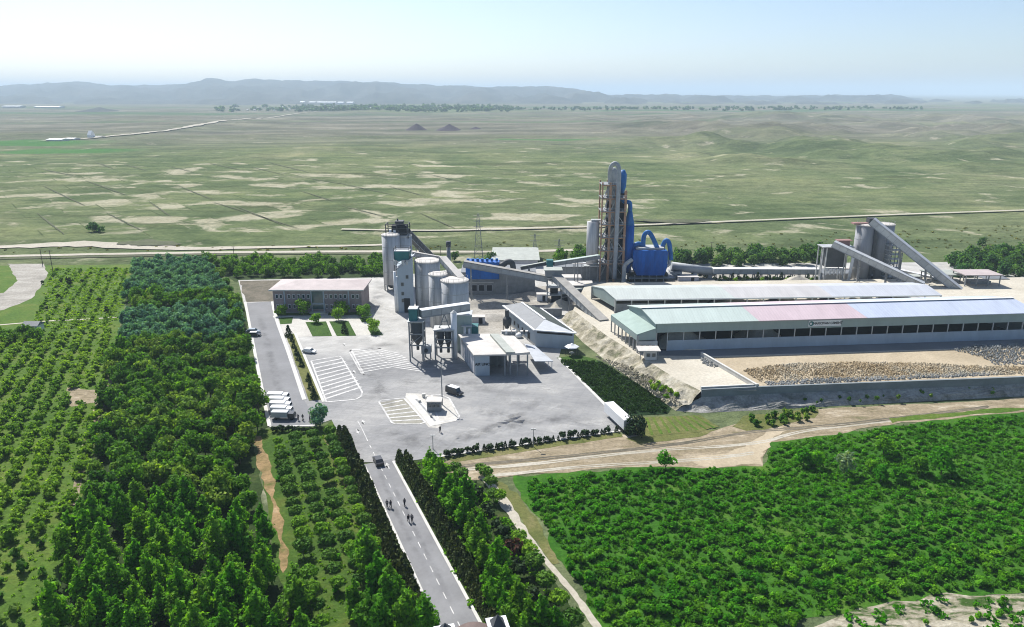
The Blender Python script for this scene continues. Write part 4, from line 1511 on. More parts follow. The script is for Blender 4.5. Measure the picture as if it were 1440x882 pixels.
# ---- bulk loading stations
def loader(name, label, px, base, top, wpx, hops):
    Y = Yof(base)
    a = at(px, base, Y)
    dep = Y * CT + CH * ST
    w = wpx / FPX * dep
    h = at(px, top, Y).z
    t = thing(name, label, 'loading frame', (a.x, a.y, 0.1))
    for x in (-w / 2, w / 2):
        for y in (-2.2, 2.2):
            MB().bar((a.x + x, a.y + y, .1), (a.x + x, a.y + y, h), .42, .42).build('leg', M['steel'], t)
    mb = MB()
    for z in (h * .42, h * .70, h - .2):
        for y in (-2.2, 2.2):
            mb.bar((a.x - w / 2, a.y + y, z), (a.x + w / 2, a.y + y, z), .3, .35)
        for x in (-w / 2, w / 2):
            mb.bar((a.x + x, a.y - 2.2, z), (a.x + x, a.y + 2.2, z), .3, .35)
    mb.bar((a.x - w / 2, a.y - 2.2, h * .42), (a.x + w / 2, a.y - 2.2, h * .70), .18, .18)
    mb.build('beam', M['steel'], t)
    for x, r, z0, z1 in hops:
        mb = MB()
        z0, z1 = z0 * h, z1 * h
        mb.lathe((a.x + x * w, a.y, 0), [(.35, z0 - 2.6), (r, z0), (r, z1), (r * .3, z1 + .4)], 16)
        mb.build('hopper', M['dark_metal'], t, smooth=True)
        mb = MB(); mb.tube((a.x + x * w, a.y, z0 - 4.2), (a.x + x * w, a.y, z0 - 2.4), .45, n=10); mb.build('spout', M['dark_metal'], t, smooth=True)
    mb = MB(); mb.box((a.x, a.y, h + .1), (w + 1.0, 5.2, .2)); mb.build('deck', M['galv'], t)
    return t, a, h, w


l1 = loader('bulk_loader', 'tall dark loading frame with a teal box on top, leftmost of the hopper frames', 588, 506, 450, 19, [(.02, 2.1, .58, .97)])
l2 = loader('bulk_loader', 'lower loading frame with twin dark hoppers under the sloping white conveyor', 626, 503, 462, 25, [(-.22, 1.1, .62, .98), (.2, 1.1, .62, .98)])
q = at(581.5, 441, l1[1].y)
t = thing('teal_bin', 'small teal box perched on the tall leftmost loading frame', 'bin', (q.x, q.y, l1[2] + .2))
mb = MB(); mb.box((q.x, q.y, l1[2] + 2.0), (2.6, 3.2, 3.6)); mb.build('bin', M['teal'], t)
mb = MB(); mb.box((q.x, q.y, l1[2] + 3.9), (2.9, 3.5, .2)); mb.build('lid', M['roof_pale'], t)
q = at(574 + 26, 496, l1[1].y)
t = thing('dust_collector', 'squat dark dust collector at the foot of the tall loading frame', 'machine', (q.x, q.y, .1))
mb = MB(); mb.box((q.x, q.y, 3.6), (3.0, 2.6, 2.4)); mb.build('casing', M['grey_metal'], t)
for x in (-1.2, 1.2):
    for y in (-1, 1):
        MB().bar((q.x + x, q.y + y, .1), (q.x + x, q.y + y, 2.5), .2, .2).build('leg', M['steel'], t)
mb = MB(); mb.tube((q.x, q.y - 1.3, 3.6), (q.x, q.y - 1.9, 3.6), .6, n=12); mb.build('fan', M['dark_metal'], t)
gallery('belt_conveyor', 'white topped conveyor sloping over both loading frames beside the silos', at(591, 441, l1[1].y), at(659, 431, l1[1].y + 8), 2.2, 2.4, (), 'grey_metal', 'white')
mb = MB()
t = thing('lattice_support', 'small lattice bracket between twin hoppers and white topped conveyor', 'support', (l2[1].x, l2[1].y, l2[2] + .2))
zz = at(626, 440, l2[1].y).z
for x in (-1.6, 1.6):
    mb.bar((l2[1].x + x, l2[1].y, l2[2] + .2), (l2[1].x, l2[1].y + 1, zz - .8), .22, .22)
mb.bar((l2[1].x - 1, l2[1].y + .4, l2[2] + 2.2), (l2[1].x + 1, l2[1].y + .4, l2[2] + 2.2), .18, .18)
mb.build('brace', M['steel'], t)
q = G(639, 506)
t = thing('white_column_bin', 'slim white column bin at the corner of the weighing house', 'bin', (q.x, q.y + 1, .1))
mb = MB(); mb.tube((q.x, q.y + 1, .1), (q.x, q.y + 1, at(639, 441, q.y).z), .95, n=16); mb.build('shell', M['white'], t, smooth=True)
mb = MB(); mb.lathe((q.x, q.y + 1, at(639, 441, q.y).z), [(1.0, 0), (.2, .7)], 16); mb.build('cap', M['galv'], t)
Yf = Yof(492)
a = at(653, 480, Yf)
t = thing('filter_house', 'grey green filter house behind the weighing house with white pipes', 'building', (a.x, a.y, .1))
zt = at(653, 441, Yf).z
mb = MB(); mb.box((a.x, a.y, zt * .5 + .1), (5.0, 4.6, zt - .2)); mb.build('wall', M['greygreen'], t)
mb = MB(); mb.box((a.x, a.y, zt + .2), (5.4, 5.0, .3)); mb.build('roof', M['roof_pale'], t)
for x, f in ((.4, .75), (1.7, .66)):
    mb = MB(); mb.tube((a.x + x, a.y - 2.7, zt * .25), (a.x + x, a.y - 2.7, zt * f), .45, n=10); mb.build('pipe', M['white'], t, smooth=True)
mb = MB(); mb.box((a.x + 1.0, a.y - 3.1, zt * .74), (3.2, 1.4, .25)); mb.build('canopy', M['roof_pale'], t)
mb = MB(); mb.box((a.x + 3.4, a.y + 1.0, zt * .33), (2.2, 4.0, zt * .66)); mb.build('side_bin', M['teal'], t)

# ---- weighing and packing house (flat roofs, open bays, lettering)
Yw = Yof(529)
A = at(668.5, 529.5, Yw); A.z = .1
hw = at(668.5, 500, Yw).z
ax = Vector((1, 0.055, 0)).normalized()
ay = (G(648, 500) - G(668.5, 529.5)); ay.z = 0
ly = ay.length
ay.normalize()
depw = Yw * CT + CH * ST - 4
mpx = depw / FPX
P_ = lambda u, v: A + ax * u + ay * v
w1, w2, w3 = 20.5 * mpx, 49 * mpx, 77 * mpx
t = thing('weighing_house', 'flat roofed loading house with pale lettered front and dark open bays', 'building', A.to_tuple())
mb = MB(); mb.prism([V2(P_(0, 0)), V2(P_(w1, 0)), V2(P_(w1, ly)), V2(P_(0, ly))], .1, hw); mb.build('wall', M['bluewall'], t)
mb = MB(); mb.prism([V2(P_(w1 + .01, 9)), V2(P_(w3 - 4, 9)), V2(P_(w3 - 4, ly)), V2(P_(w1 + .01, ly))], .1, hw - .4); mb.build('back_wall', M['steel'], t)
mb = MB(); mb.prism([V2(P_(-.6, -.7)), V2(P_(w2, -.7)), V2(P_(w2, ly + .5)), V2(P_(-.6, ly + .5))], hw + .01, hw + .45); mb.build('roof', M['roof_dust'], t)
mb = MB(); mb.prism([V2(P_(w2 + .02, -1.2)), V2(P_(w3, -.8)), V2(P_(w3, 15)), V2(P_(w2 + .02, 17))], hw + .25, [hw + .75, hw + 1.0, hw + 1.0, hw + .75]); mb.build('canopy_roof', M['roof_dust'], t)
mb = MB(); mb.prism([V2(P_(w2 - 1.2, -.9)), V2(P_(w2 + 1.4, -1.0)), V2(P_(w2 + 1.4, 17.2)), V2(P_(w2 - 1.2, 17.2))], hw + .47, hw + 1.15); mb.build('roof_upstand', M['roof_olive'], t)
for u in (w2 - 1.5, w2 + 2.2, w3 - 5.6, w3 - .6):
    for v in (-.4, 8):
        p = P_(u, v)
        MB().bar(p, (p.x, p.y, hw + .3), .45, .45).build('post', M['steel'], t)
mb = MB(); mb.bar(P_(w2, 0) + Vector((0, 0, 3.4)), P_(w3 - 1, 0) + Vector((0, 0, 3.4)), .25, .3); mb.build('rail', M['steel'], t)
nl = Vector((-ay.y, ay.x, 0))
if nl.x > 0:
    nl = -nl
for i in range(6):
    p = P_(0, ly * (i + .6) / 6.4) + nl * .05 + Vector((0, 0, hw * .46))
    mb = MB(); mb.bar(p - ay * 1.0, p + ay * 1.0, .12, hw * .78); mb.build('shutter_door', M['lit_wall'], t)


def text_obj(body, parent, loc, size, xdir, mat, name='lettering', bold=0.012):
    cu = bpy.data.curves.new(name, 'FONT')
    cu.body = body
    cu.size = size
    cu.align_x = 'CENTER'
    cu.align_y = 'CENTER'
    cu.extrude = 0.03
    cu.offset = bold
    tmp = bpy.data.objects.new('tmp_text', cu)
    COL.objects.link(tmp)
    me = bpy.data.meshes.new_from_object(tmp.evaluated_get(bpy.context.evaluated_depsgraph_get()))
    bpy.data.objects.remove(tmp)
    me.materials.clear()
    me.materials.append(mat)
    o = bpy.data.objects.new(name, me)
    COL.objects.link(o)
    o.parent = parent
    r = parent
    while r.parent:
        r = r.parent
    o.location = Vector(loc) - r.location
    o.rotation_euler = (PI / 2, 0, math.atan2(xdir.y, xdir.x))
    return o


nw = Vector((ax.y, -ax.x, 0))
text_obj('AIR UNC', t, P_(w1 * .5, 0) + nw * .05 + Vector((0, 0, hw * .55)), 1.08, ax, M['dark_in'], bold=.04)
for px, py in ((708, 474), (722, 478), (735, 472), (716, 489), (739, 488)):
    q = at(px, py, Yof(500))
    t3 = thing('roof_vent', 'small dark vent box on the dusty canopy roof', 'vent', (q.x, q.y, hw + .9), 'vents on the canopy roof')
    mb = MB(); mb.box((q.x, q.y, hw + 1.25), (1.1, 1.0, .8)); mb.build('casing', M['steel'], t3)
    mb = MB(); mb.box((q.x, q.y, hw + 1.75), (1.5, 1.3, .12)); mb.build('lid', M['roof_dust'], t3)
# white lean-to running to the right of it
B0 = G(748, 500); B1 = G(777, 517)
t = thing('lean_to', 'low white sheet roof lean-to on thin posts at the edge of the green plot', 'shelter', (B1.x, B1.y, .1))
pts = [at(737, 483, Yof(501)), at(752, 486, Yof(500)), at(778, 508, Yof(521)), at(752, 508, Yof(523))]
mb = MB()
mb.add([p for p in pts] + [p - Vector((0, 0, .18)) for p in pts], [(0, 1, 2, 3), (7, 6, 5, 4), (0, 4, 5, 1), (1, 5, 6, 2), (2, 6, 7, 3), (3, 7, 4, 0)])
mb.build('roof', M['roof_pale'], t)
for i in range(6):
    p = pts[1].lerp(pts[2], i / 5.2)
    MB().tube((p.x - .15, p.y, .1), (p.x - .15, p.y, p.z - .1), .12, n=6).build('post', M['white'], t)

# ---- gabled warehouse
Yg = Yof(488)
A = at(753, 487.5, Yg); A.z = .1
B = at(806.5, 495, Yg - 3); B.z = .1
hg = at(753, 464.5, Yg).z
C_ = G(716, 457) - G(753, 488); C_.z = 0
ln = 30.0
gy = C_.normalized()
gx = (B - A); wg = gx.length; gx.normalize()
t = thing('warehouse', 'pale warehouse with grey hipped sheet roof edged in white', 'building', A.to_tuple())
P_ = lambda u, v: A + gx * u + gy * v
mb = MB(); mb.prism([V2(P_(0, 0)), V2(P_(wg, 0)), V2(P_(wg, ln)), V2(P_(0, ln))], .1, hg); mb.build('wall', M['bluewall'], t)
o_ = .6
rr = 1.7
e = [P_(-o_, -o_), P_(wg + o_, -o_), P_(wg + o_, ln + o_), P_(-o_, ln + o_)]
hp, bk = P_(wg / 2, 8.5), P_(wg / 2, ln + o_)
Z = lambda p, z: (p.x, p.y, z)
z0 = hg + .05
mb = MB(); mb.add([Z(e[0], z0), Z(e[1], z0), Z(e[2], z0), Z(e[3], z0), Z(hp, z0 + rr), Z(bk, z0 + rr)], [(0, 4, 5, 3), (2, 3, 5), (3, 2, 1, 0)])
mb.build('roof', M['roof_grey'], t)
mb = MB(); mb.add([Z(e[1], z0), Z(e[2], z0), Z(bk, z0 + rr), Z(hp, z0 + rr)], [(0, 1, 2, 3)]); mb.build('dark_roof_slope', M['roof_dark'], t)  # right slope coloured darker than the left
mb = MB(); mb.add([Z(e[0], z0 + .03), Z(e[1], z0 + .03), Z(hp, z0 + rr + .03)], [(0, 1, 2)]); mb.build('hip_roof', M['roof_pale'], t)
mb = MB()
mb.bar(Z(e[0], z0 + .08), Z(e[3], z0 + .08), .7, .3)
mb.bar(Z(e[0] + gx * .4, z0 + .1), Z(e[1] - gx * .4, z0 + .1), .5, .34)
mb.bar(Z(hp, z0 + rr + .1), Z(bk, z0 + rr + .1), .7, .22)
mb.bar(Z(e[1] - gy * -.4, z0 + .08), Z(e[2], z0 + .08), .5, .3)
mb.build('white_trim', M['white'], t)
mb = MB()
mb.bar(P_(.5, -.08) + Vector((0, 0, hg - .7)), P_(wg - .5, -.08) + Vector((0, 0, hg - .7)), .14, .7)
mb.build('window_band', M['dark_in'], t)
nl = -gx
for v, w_, h_ in ((6, 2.2, 3.2), (12, 1.4, 1.4), (16, 1.4, 1.4), (20, 1.4, 1.4), (24, 1.4, 1.4)):
    window(t, P_(0, v) + nl * .02 + Vector((0, 0, h_ * .5 + (.1 if w_ > 2 else 1.6))), gy, w_, h_, nl, M['steel'], M['dark_in'])
mb = MB(); mb.prism([V2(P_(-.02 - .05, 0)), V2(P_(-.02, 0)), V2(P_(-.02, ln)), V2(P_(-.07, ln))], .12, .9); mb.build('plinth', M['concrete'], t)
q = G(713, 466)
t = thing('bucket_elevator', 'dark squat hopper machine against the lit warehouse wall', 'machine', (q.x, q.y, .1))
mb = MB(); mb.lathe((q.x, q.y, .1), [(.6, 1.0), (1.5, 3.0), (1.5, 4.6), (.7, 5.4), (.7, 7.6)], 10); mb.build('hopper', M['dark_metal'], t)
mb = MB()
for k in range(4):
    mb.bar((q.x + math.cos(k * PI / 2) * 1.3, q.y + math.sin(k * PI / 2) * 1.3, .1), (q.x + math.cos(k * PI / 2) * 1.3, q.y + math.sin(k * PI / 2) * 1.3, 3.2), .25, .25)
mb.build('frame', M['dark_metal'], t)
for px, py in ((712, 470.5), (723, 470), (730, 475)):
    q = G(px, py)
    t = thing('bulk_bag', 'white bulk sack lying in the dusty yard beside the warehouse', 'sack', (q.x, q.y, .12), 'white sacks by the warehouse')
    mb = MB(); mb.lathe((q.x, q.y, .12), [(.9, 0), (1.25, .4), (1.2, 1.1), (.6, 1.5), (.2, 1.7)], 10); mb.build('sack', M['white'], t, smooth=True)
# garden pavilion
q = G(804, 499.5)
t = thing('garden_pavilion', 'small white topped garden pavilion in front of the warehouse', 'pavilion', (q.x, q.y, .1))
zp = 2.8
mb = MB(); mb.lathe((q.x, q.y, zp), [(2.4, 0), (2.3, .15), (.9, .7), (.15, 1.2)], 6); mb.build('roof', M['white'], t)
for k in range(6):
    p = (q.x + 1.9 * math.cos(k * PI / 3), q.y + 1.9 * math.sin(k * PI / 3))
    MB().tube((*p, .1), (*p, zp + .05), .09, n=6).build('post', M['dark_metal'], t)
mb = MB(); mb.lathe((q.x, q.y, .12), [(.8, .7), (.8, .8)], 10); mb.tube((q.x, q.y, .12), (q.x, q.y, .85), .12, n=6); mb.build('table', M['cream'], t)

# ---- blue mill house and the dark hall below it
Ym = Yof(414)
a, b = at(650, 414, Ym), at(752, 412, Ym)
a.z = b.z = .1
hh = at(650, 384, Ym).z
t = thing('mill_hall', 'long dark grinding hall with blue upper wall behind the conveyors', 'building', ((a + b) / 2).to_tuple())
mb = MB(); mb.prism([V2(a), V2(b), V2(b + Vector((0, 14, 0))), V2(a + Vector((0, 14, 0)))], .1, hh); mb.build('wall', M['steel'], t)
mb = MB(); mb.prism([V2(a + Vector((-.5, -.5, 0))), V2(b + Vector((.5, -.5, 0))), V2(b + Vector((.5, 14.5, 0))), V2(a + Vector((-.5, 14.5, 0)))], hh + .01, hh + .4); mb.build('roof', M['roof_grey'], t)
for i in range(4):
    p = a.lerp(b, .06 + .105 * i)
    window(t, p + Vector((0, 0, 2.6)), Vector((1, 0, 0)), 2.4, 2.6, Vector((0, -1, 0)), M['lit_wall'], M['dark_in'])
mb = MB(); mb.box((a.lerp(b, .2).x, a.y - .3, 5.2), (14, .5, .6)); mb.build('lintel', M['concrete'], t)
a2, b2 = at(655, 392, Ym - 1), at(702, 392, Ym - 1)
zl, zh = at(655, 392, Ym).z, at(655, 367, Ym).z
mb = MB(); mb.prism([V2(a2), V2(b2), V2(b2 + Vector((0, 10, 0))), V2(a2 + Vector((0, 10, 0)))], zl, [zh, zh - .5, zh - 1.5, zh - 1]); mb.build('blue_bag_filter', M['blue'], t)
mb = MB()
for i in range(7):
    p = a2.lerp(b2, (i + .5) / 7)
    mb.tube((p.x, p.y + 1.5, zh - .3), (p.x, p.y + 1.5, zh + .9), .55, n=8)
mb.build('valve', M['blue_dark'], t)
# looped black duct
t = thing('gas_duct', 'black looped gas duct between the blue filter and the conveyors', 'duct', at(722, 374, Ym).to_tuple())
mb = MB(); mb.pipe([at(700, 375, Ym), at(708, 372, Ym), at(713, 368.5, Ym), at(720, 370, Ym), at(722, 380, Ym)], 1.2, 10); mb.build('pipe', M['dark_metal'], t, smooth=True)
mb = MB(); mb.tube(at(722, 380, Ym), G(722, 408), 1.0, n=10); mb.build('stem', M['dark_metal'], t, smooth=True)
# pale workshop roof behind
Yk = Yof(376)
a, b = at(694, 376, Yk), at(756, 377, Yk)
a.z = b.z = .1
zk = at(694, 366, Yk).z
t = thing('workshop', 'low workshop with pale roof behind the blue filter', 'building', ((a + b) / 2).to_tuple())
mb = MB(); mb.prism([V2(a), V2(b), V2(b + Vector((0, 22, 0))), V2(a + Vector((0, 22, 0)))], .1, zk); mb.build('wall', M['lit_wall'], t)
mb = MB(); mb.prism([V2(a + Vector((-1, -1, 0))), V2(b + Vector((1, -1, 0))), V2(b + Vector((1, 23, 0))), V2(a + Vector((-1, 23, 0)))], zk + .01, [zk + .3, zk + .3, zk + 1.6, zk + 1.6]); mb.build('roof', M['roof_olive'], t)

# ---- conveyors of the middle yard
Yj = Yof(424)
gallery('belt_conveyor', 'long grey conveyor sloping from the blue filter down to the transfer tower', at(652, 371, Yj + 2), at(770, 392, Yj), 2.6, 2.4, (.09, .52), 'grey_metal', 'dusty_sheet')
jt = at(779, 420, Yj)
t = thing('transfer_tower', 'open steel transfer tower where the yard conveyors meet', 'tower', (jt.x, jt.y, .1))
zt = at(779, 388, Yj).z
for x in (-2.8, 2.8):
    for y in (-2.4, 2.4):
        MB().bar((jt.x + x, jt.y + y, .1), (jt.x + x, jt.y + y, zt), .4, .4).build('leg', M['steel'], t)
mb = MB()
for k in (.3, .6, .97):
    mb.box((jt.x, jt.y, zt * k), (6.2, 5.4, .3))
mb.build('floor', M['galv'], t)
mb = MB(); mb.box((jt.x - .5, jt.y, zt + 1.4), (6.4, 5, 2.6)); mb.build('cabin', M['steel'], t)
mb = MB(); mb.box((jt.x - .5, jt.y, zt + 2.8), (7.2, 5.8, .25)); mb.build('roof', M['roof_olive'], t)
mb = MB(); mb.box((jt.x, jt.y + 1, zt * .45), (3, 2.4, zt * .25)); mb.box((jt.x + .6, jt.y - .8, zt * .12), (3.4, 2.4, zt * .22)); mb.build('chute', M['dark_in'], t)
gallery('belt_conveyor', 'wide pale conveyor running down from transfer tower to the storage shed corner', at(779, 387, Yj), at(849, 454, Yof(459, 2)), 3.4, 2.2, (.25, .42, .6, .78), 'grey_metal', 'dusty_sheet', 2.4, zleg=.1)
tb = at(773, 372, Yof(415))
t = thing('teal_bin', 'teal transfer box on a post where two thin conveyors meet', 'bin', (tb.x, tb.y, .1))
mb = MB(); mb.box(tb, (2.6, 2.6, 4.0)); mb.build('bin', M['teal'], t)
mb = MB()
for x in (-1.1, 1.1):
    mb.bar((tb.x + x, tb.y, .1), (tb.x + x, tb.y, tb.z - 2), .35, .35)
mb.build('support', M['steel'], t)
gallery('belt_conveyor', 'thin dark conveyor left of the teal transfer box', at(733, 377, Yof(412)), tb + Vector((-1.5, .5, .3)), 1.5, 1.4, (.3,), 'dark_metal', 'roof_olive')
gallery('belt_conveyor', 'thin pale green conveyor from the teal transfer box to the steel tower', tb + Vector((1.5, .5, .2)), at(842, 361, Yof(402)), 1.6, 1.6, (.5,), 'steel', 'roof_green')
a = at(800, 412, Yof(414)); a.z = .1
t = thing('pump_house', 'low dusty flat roofed pump house beside the wide pale conveyor', 'building', a.to_tuple())
mb = MB(); mb.box((a.x + 4, a.y + 4, 1.8), (11, 7, 3.4)); mb.build('wall', M['concrete'], t)
mb = MB(); mb.box((a.x + 4, a.y + 4, 3.65), (12, 8, .3)); mb.build('roof', M['roof_dust'], t)
a = at(806, 393, Yof(396)); a.z = .1
t = thing('cooler_building', 'long grey clinker building at the foot of the steel tower', 'building', a.to_tuple())
mb = MB(); mb.box((a.x + 2, a.y + 6, 3.1), (26, 9, 6)); mb.build('wall', M['steel'], t)
mb = MB(); mb.box((a.x + 2, a.y + 6, 6.25), (27, 10, .3)); mb.build('roof', M['roof_grey'], t)
a = at(793, 403, Yof(405)); a.z = .1
t = thing('store_hut', 'bright pale store hut between conveyor and steel tower', 'building', a.to_tuple())
mb = MB(); mb.box((a.x + 3, a.y + 2, 2.3), (8, 5, 4.4)); mb.build('wall', M['white'], t)
mb = MB(); mb.box((a.x + 3, a.y + 2, 4.65), (8.8, 5.8, .25)); mb.build('roof', M['roof_dust'], t)

# ---- preheater tower
Yp = Yof(397)
kp = (Yp * CT + CH * ST) / FPX            # metres per pixel there
X0, X1 = at(843, 397, Yp).x, at(875, 397, Yp).x
top = at(850, 256.5, Yp).z
t = thing('preheater_tower', 'very tall rust brown steel preheater tower with white floors and grey cyclones', 'tower', ((X0 + X1) / 2, Yp + 5, .1))
xs = [X0, X0 + 3.4, (X0 + X1) / 2 + 1.0, X1]
htop = [top, top, top - 1.5, at(874, 268, Yp).z]
for x, h in zip(xs, htop):
    for y in (Yp, Yp + 9.5):
        MB().bar((x, y, .1), (x, y, h), .95 if x != xs[0] else .6, .9).build('column', M['rust'], t)
for i in range(7):
    z = top - 1.0 - i * (top - 4) / 7
    w = xs[2] if i < 1 else xs[3]
    mb = MB()
    mb.box(((xs[0] + w) / 2, Yp + 4.75, z), (w - xs[0] + 1.0, 10.6, .22))
    mb.build('floor', M['steel'], t)
    mb = MB()
    for y in (Yp, Yp + 9.5):
        mb.bar((xs[0] + .3, y - .05, z - .35), (w - .3, y - .05, z - .35), .3, .5)
    mb.build('beam', M['rust'], t)
    rl = MB()
    for q in (1.1,):
        rl.bar((xs[0] - .4, Yp - .5, z + q), (w + .4, Yp - .5, z + q), .07, .07)
        for k in range(8):
            xx = xs[0] - .4 + (w - xs[0] + .8) * k / 7
            rl.bar((xx, Yp - .5, z + .1), (xx, Yp - .5, z + q), .06, .06)
    rl.build('railing', M['white'], t)
mb = MB()
st = (top - 4) / 7
for i in range(7):
    z1 = top - 1.4 - i * st
    z0_ = max(.3, z1 - st)
    for (xa, xb) in ((xs[1], xs[2]), (xs[2], xs[3])):
        if i < 2 and xb == xs[3]:
            continue
        f_ = 1 if i % 2 else -1
        mb.bar((xa if f_ > 0 else xb, Yp - .05, z0_), (xb if f_ > 0 else xa, Yp - .05, z1), .22, .22)
    mb.bar((xs[0] + .2, Yp + .1, z0_ + .2), (xs[1] - .2, Yp + 2.5, z1 - .2), .5, .25)
mb.build('brace', M['galv'], t)
xc = (xs[1] + xs[2]) / 2 + .8
for i, (zc, r_, xx, yy) in enumerate(((top - 7, 1.9, xc, 3.2), (top - 15, 2.0, xc - .4, 6.0), (top - 23, 2.1, xc + .4, 3.0), (top - 31, 2.1, xc, 5.6), (top - 38, 2.1, xc, 3.4), (top - 22, 1.7, xs[2] + 2.4, 6.5), (top - 34, 1.7, xs[2] + 2.4, 6.5))):
    mb = MB(); mb.lathe((xx, Yp + yy, zc), [(.4, -4.5), (r_, -.4), (r_, 3.0), (r_ * .6, 3.6)], 18); mb.build('cyclone', M['grey_metal'], t, smooth=True)
for x_, w_, z1_ in ((xs[2] + 2.6, 5.4, top - 5), (xc - .2, 5.0, top - 3)):
    mb = MB(); mb.box((x_, Yp + 7.4, z1_ / 2), (w_, 2.4, z1_)); mb.build('dark_infill', M['dark_in'], t)  # near-black boxes added behind the frame for the tower's shaded interior
# top vessels
pa, pb = at(862, 262, Yp + 4), at(862, 236, Yp + 4)
mb = MB(); mb.lathe((pa.x - .3, Yp + 4, 0), [(2.0, pa.z - 6), (2.0, pb.z - 1.5), (1.2, pb.z)], 20); mb.build('upper_cyclone', M['grey_metal'], t, smooth=True)
pa, pb = at(876, 262, Yp + 5), at(876, 239, Yp + 5)
mb = MB(); mb.lathe((pa.x - .2, Yp + 5, 0), [(.7, pa.z - 3), (1.6, pa.z), (1.7, pb.z - 2.0), (.8, pb.z)], 20); mb.build('blue_vessel', M['blue_dark'], t, smooth=True)
# gooseneck downcomer
yy = Yp - 1.6
mb = MB()
mb.pipe([at(857.5, 262, yy + 3), at(857.3, 250, yy + 2.5), at(857.8, 240, yy + 2), at(860.5, 232.5, yy + 1.2), at(865, 230, yy + .8), at(869, 233, yy + .4), at(870.6, 241, yy), at(870, 262, yy), at(868.6, 290, yy), at(866.5, 340, yy), at(864, 392, yy)], [.7, .8, .85, .9, .92, .92, .92, .92, .92, .92, .92], 14, 5)
mb.build('downcomer_pipe', M['grey_metal'], t, smooth=True)
# white raw-meal silo on legs
q = at(832.5, 397, Yp + 1)
zb, zt = at(832.5, 373, Yp + 1).z, at(832.5, 313.5, Yp + 1).z
rs = 8.6 * kp
t = thing('raw_meal_silo', 'slim white silo on a platform left of the tall steel tower', 'silo', (q.x, q.y + rs, .1))
mb = MB(); mb.lathe((q.x, q.y + rs, 0), [(rs, zb), (rs, zt), (rs * .3, zt + .5)], 28); mb.build('shell', M['silo'], t, smooth=True)
mb = MB(); mb.box((q.x, q.y + rs, zb - .3), (rs * 2 + 2.2, rs * 2 + 2, .5)); mb.build('platform', M['galv'], t)
mb = MB(); mb.box((q.x + 1.5, q.y + rs, zt + .7), (rs * 2 - .5, 2.4, .8)); mb.build('air_slide', M['galv'], t)
for x in (-1, 1):
    for y in (-1, 1):
        MB().bar((q.x + x * (rs - .3), q.y + rs + y * (rs - .3), .1), (q.x + x * (rs - .3), q.y + rs + y * (rs - .3), zb - .4), .6, .6).build('leg', M['steel'], t)
# blue conditioning tower
q = at(883.5, 397, Yp - 1)
r_ = 7.0 * kp
z1, z2 = at(883.5, 318, Yp).z, at(883.5, 298, Yp).z
t = thing('conditioning_tower', 'blue upright cylinder with conical top and bent pipe right of the steel tower', 'tower', (q.x, q.y + 4, .1))
cc = (q.x, q.y + 4, 0)
mb = MB(); mb.lathe(cc, [(r_ * .3, 3.5), (r_, 8), (r_, z1)], 28); mb.build('shell', M['blue'], t, smooth=True)
mb = MB(); mb.lathe(cc, [(r_, z1 + .02), (.95, z2)], 28); mb.build('cone_top', M['blue_dark'], t, smooth=True)
mb = MB(); mb.pipe([(cc[0], cc[1], z2 - .4), (cc[0], cc[1], z2 + 2), (cc[0] - .5, cc[1], z2 + 3.6), at(878.5, 284, Yp + 3), at(874, 279, Yp + 3)], .95, 12); mb.build('pipe', M['blue_dark'], t, smooth=True)
for k in range(4):
    p = (cc[0] + r_ * .85 * math.cos(k * PI / 2 + .7), cc[1] + r_ * .85 * math.sin(k * PI / 2 + .7))
    MB().bar((*p, .1), (*p, 8.2), .5, .5).build('leg', M['steel'], t)
# blue bag house
xa, xb = at(889, 390, Yp - 2).x, at(937.5, 390, Yp - 2).x
zl, zc, zh = at(890, 387.5, Yp - 2).z, at(890, 376, Yp - 2).z, at(890, 352.5, Yp - 2).z
t = thing('bag_house', 'big bright blue filter box on legs with arched blue ducts', 'filter house', ((xa + xb) / 2, Yp + 2, .1))
mb = MB()
y0, y1 = Yp - 2, Yp + 8
ch = 2.0
prof = [(xa + ch, zl), (xb - ch * .6, zl), (xb, zc), (xb, zh - .5), (xb - .5, zh), (xa + .5, zh), (xa, zh - .5), (xa, zc)]
mb.add([(x, y0, z) for x, z in prof] + [(x, y1, z) for x, z in prof], [tuple(range(8))[::-1], tuple(range(8, 16))] + [(i, (i + 1) % 8, 8 + (i + 1) % 8, 8 + i) for i in range(8)])
mb.build('casing', M['blue'], t)
mb = MB()
for i in range(1, 8):
    x = xa + (xb - xa) * i / 8
    mb.bar((x, y0 - .06, zl + .3), (x, y0 - .06, zh - .2), .16, .14)
mb.build('rib', M['blue'], t)
mb = MB(); mb.box(((xa + xb) / 2, Yp + 3, zh + .5), (xb - xa - 3, 7, .8)); mb.build('top_deck', M['galv'], t)
mb = MB(); mb.pipe([at(905, 353, Yp + 3), at(904.5, 342, Yp + 3), at(906, 331, Yp + 2.6), at(910.5, 326.5, Yp + 2), at(915, 329.5, Yp + 1.6), at(920, 339, Yp + 1.2), at(925.5, 352, Yp + 1)], 1.0, 12); mb.build('arched_duct', M['blue_dark'], t, smooth=True)
mb = MB(); mb.pipe([at(890, 350, Yp + 3), at(893.5, 344.5, Yp + 3), at(899, 343, Yp + 3), at(905, 347, Yp + 3)], 1.0, 12); mb.build('short_duct', M['blue_dark'], t, smooth=True)
mb = MB(); mb.pipe([at(930.5, 354, Yp + 3), at(932, 346, Yp + 3), at(936, 338.5, Yp + 2.6), at(940.5, 341, Yp + 2), at(942.5, 352, Yp + 1.4), at(943.5, 366, Yp + 1)], 1.0, 12); mb.build('arched_duct', M['blue_dark'], t, smooth=True)
mb = MB(); mb.pipe([at(941, 366, Yp + 1), at(941, 372, Yp), at(933, 377, Yp - 1), at(929, 384, Yp - 1)], .7, 10); mb.build('grey_pipe', M['galv'], t, smooth=True)
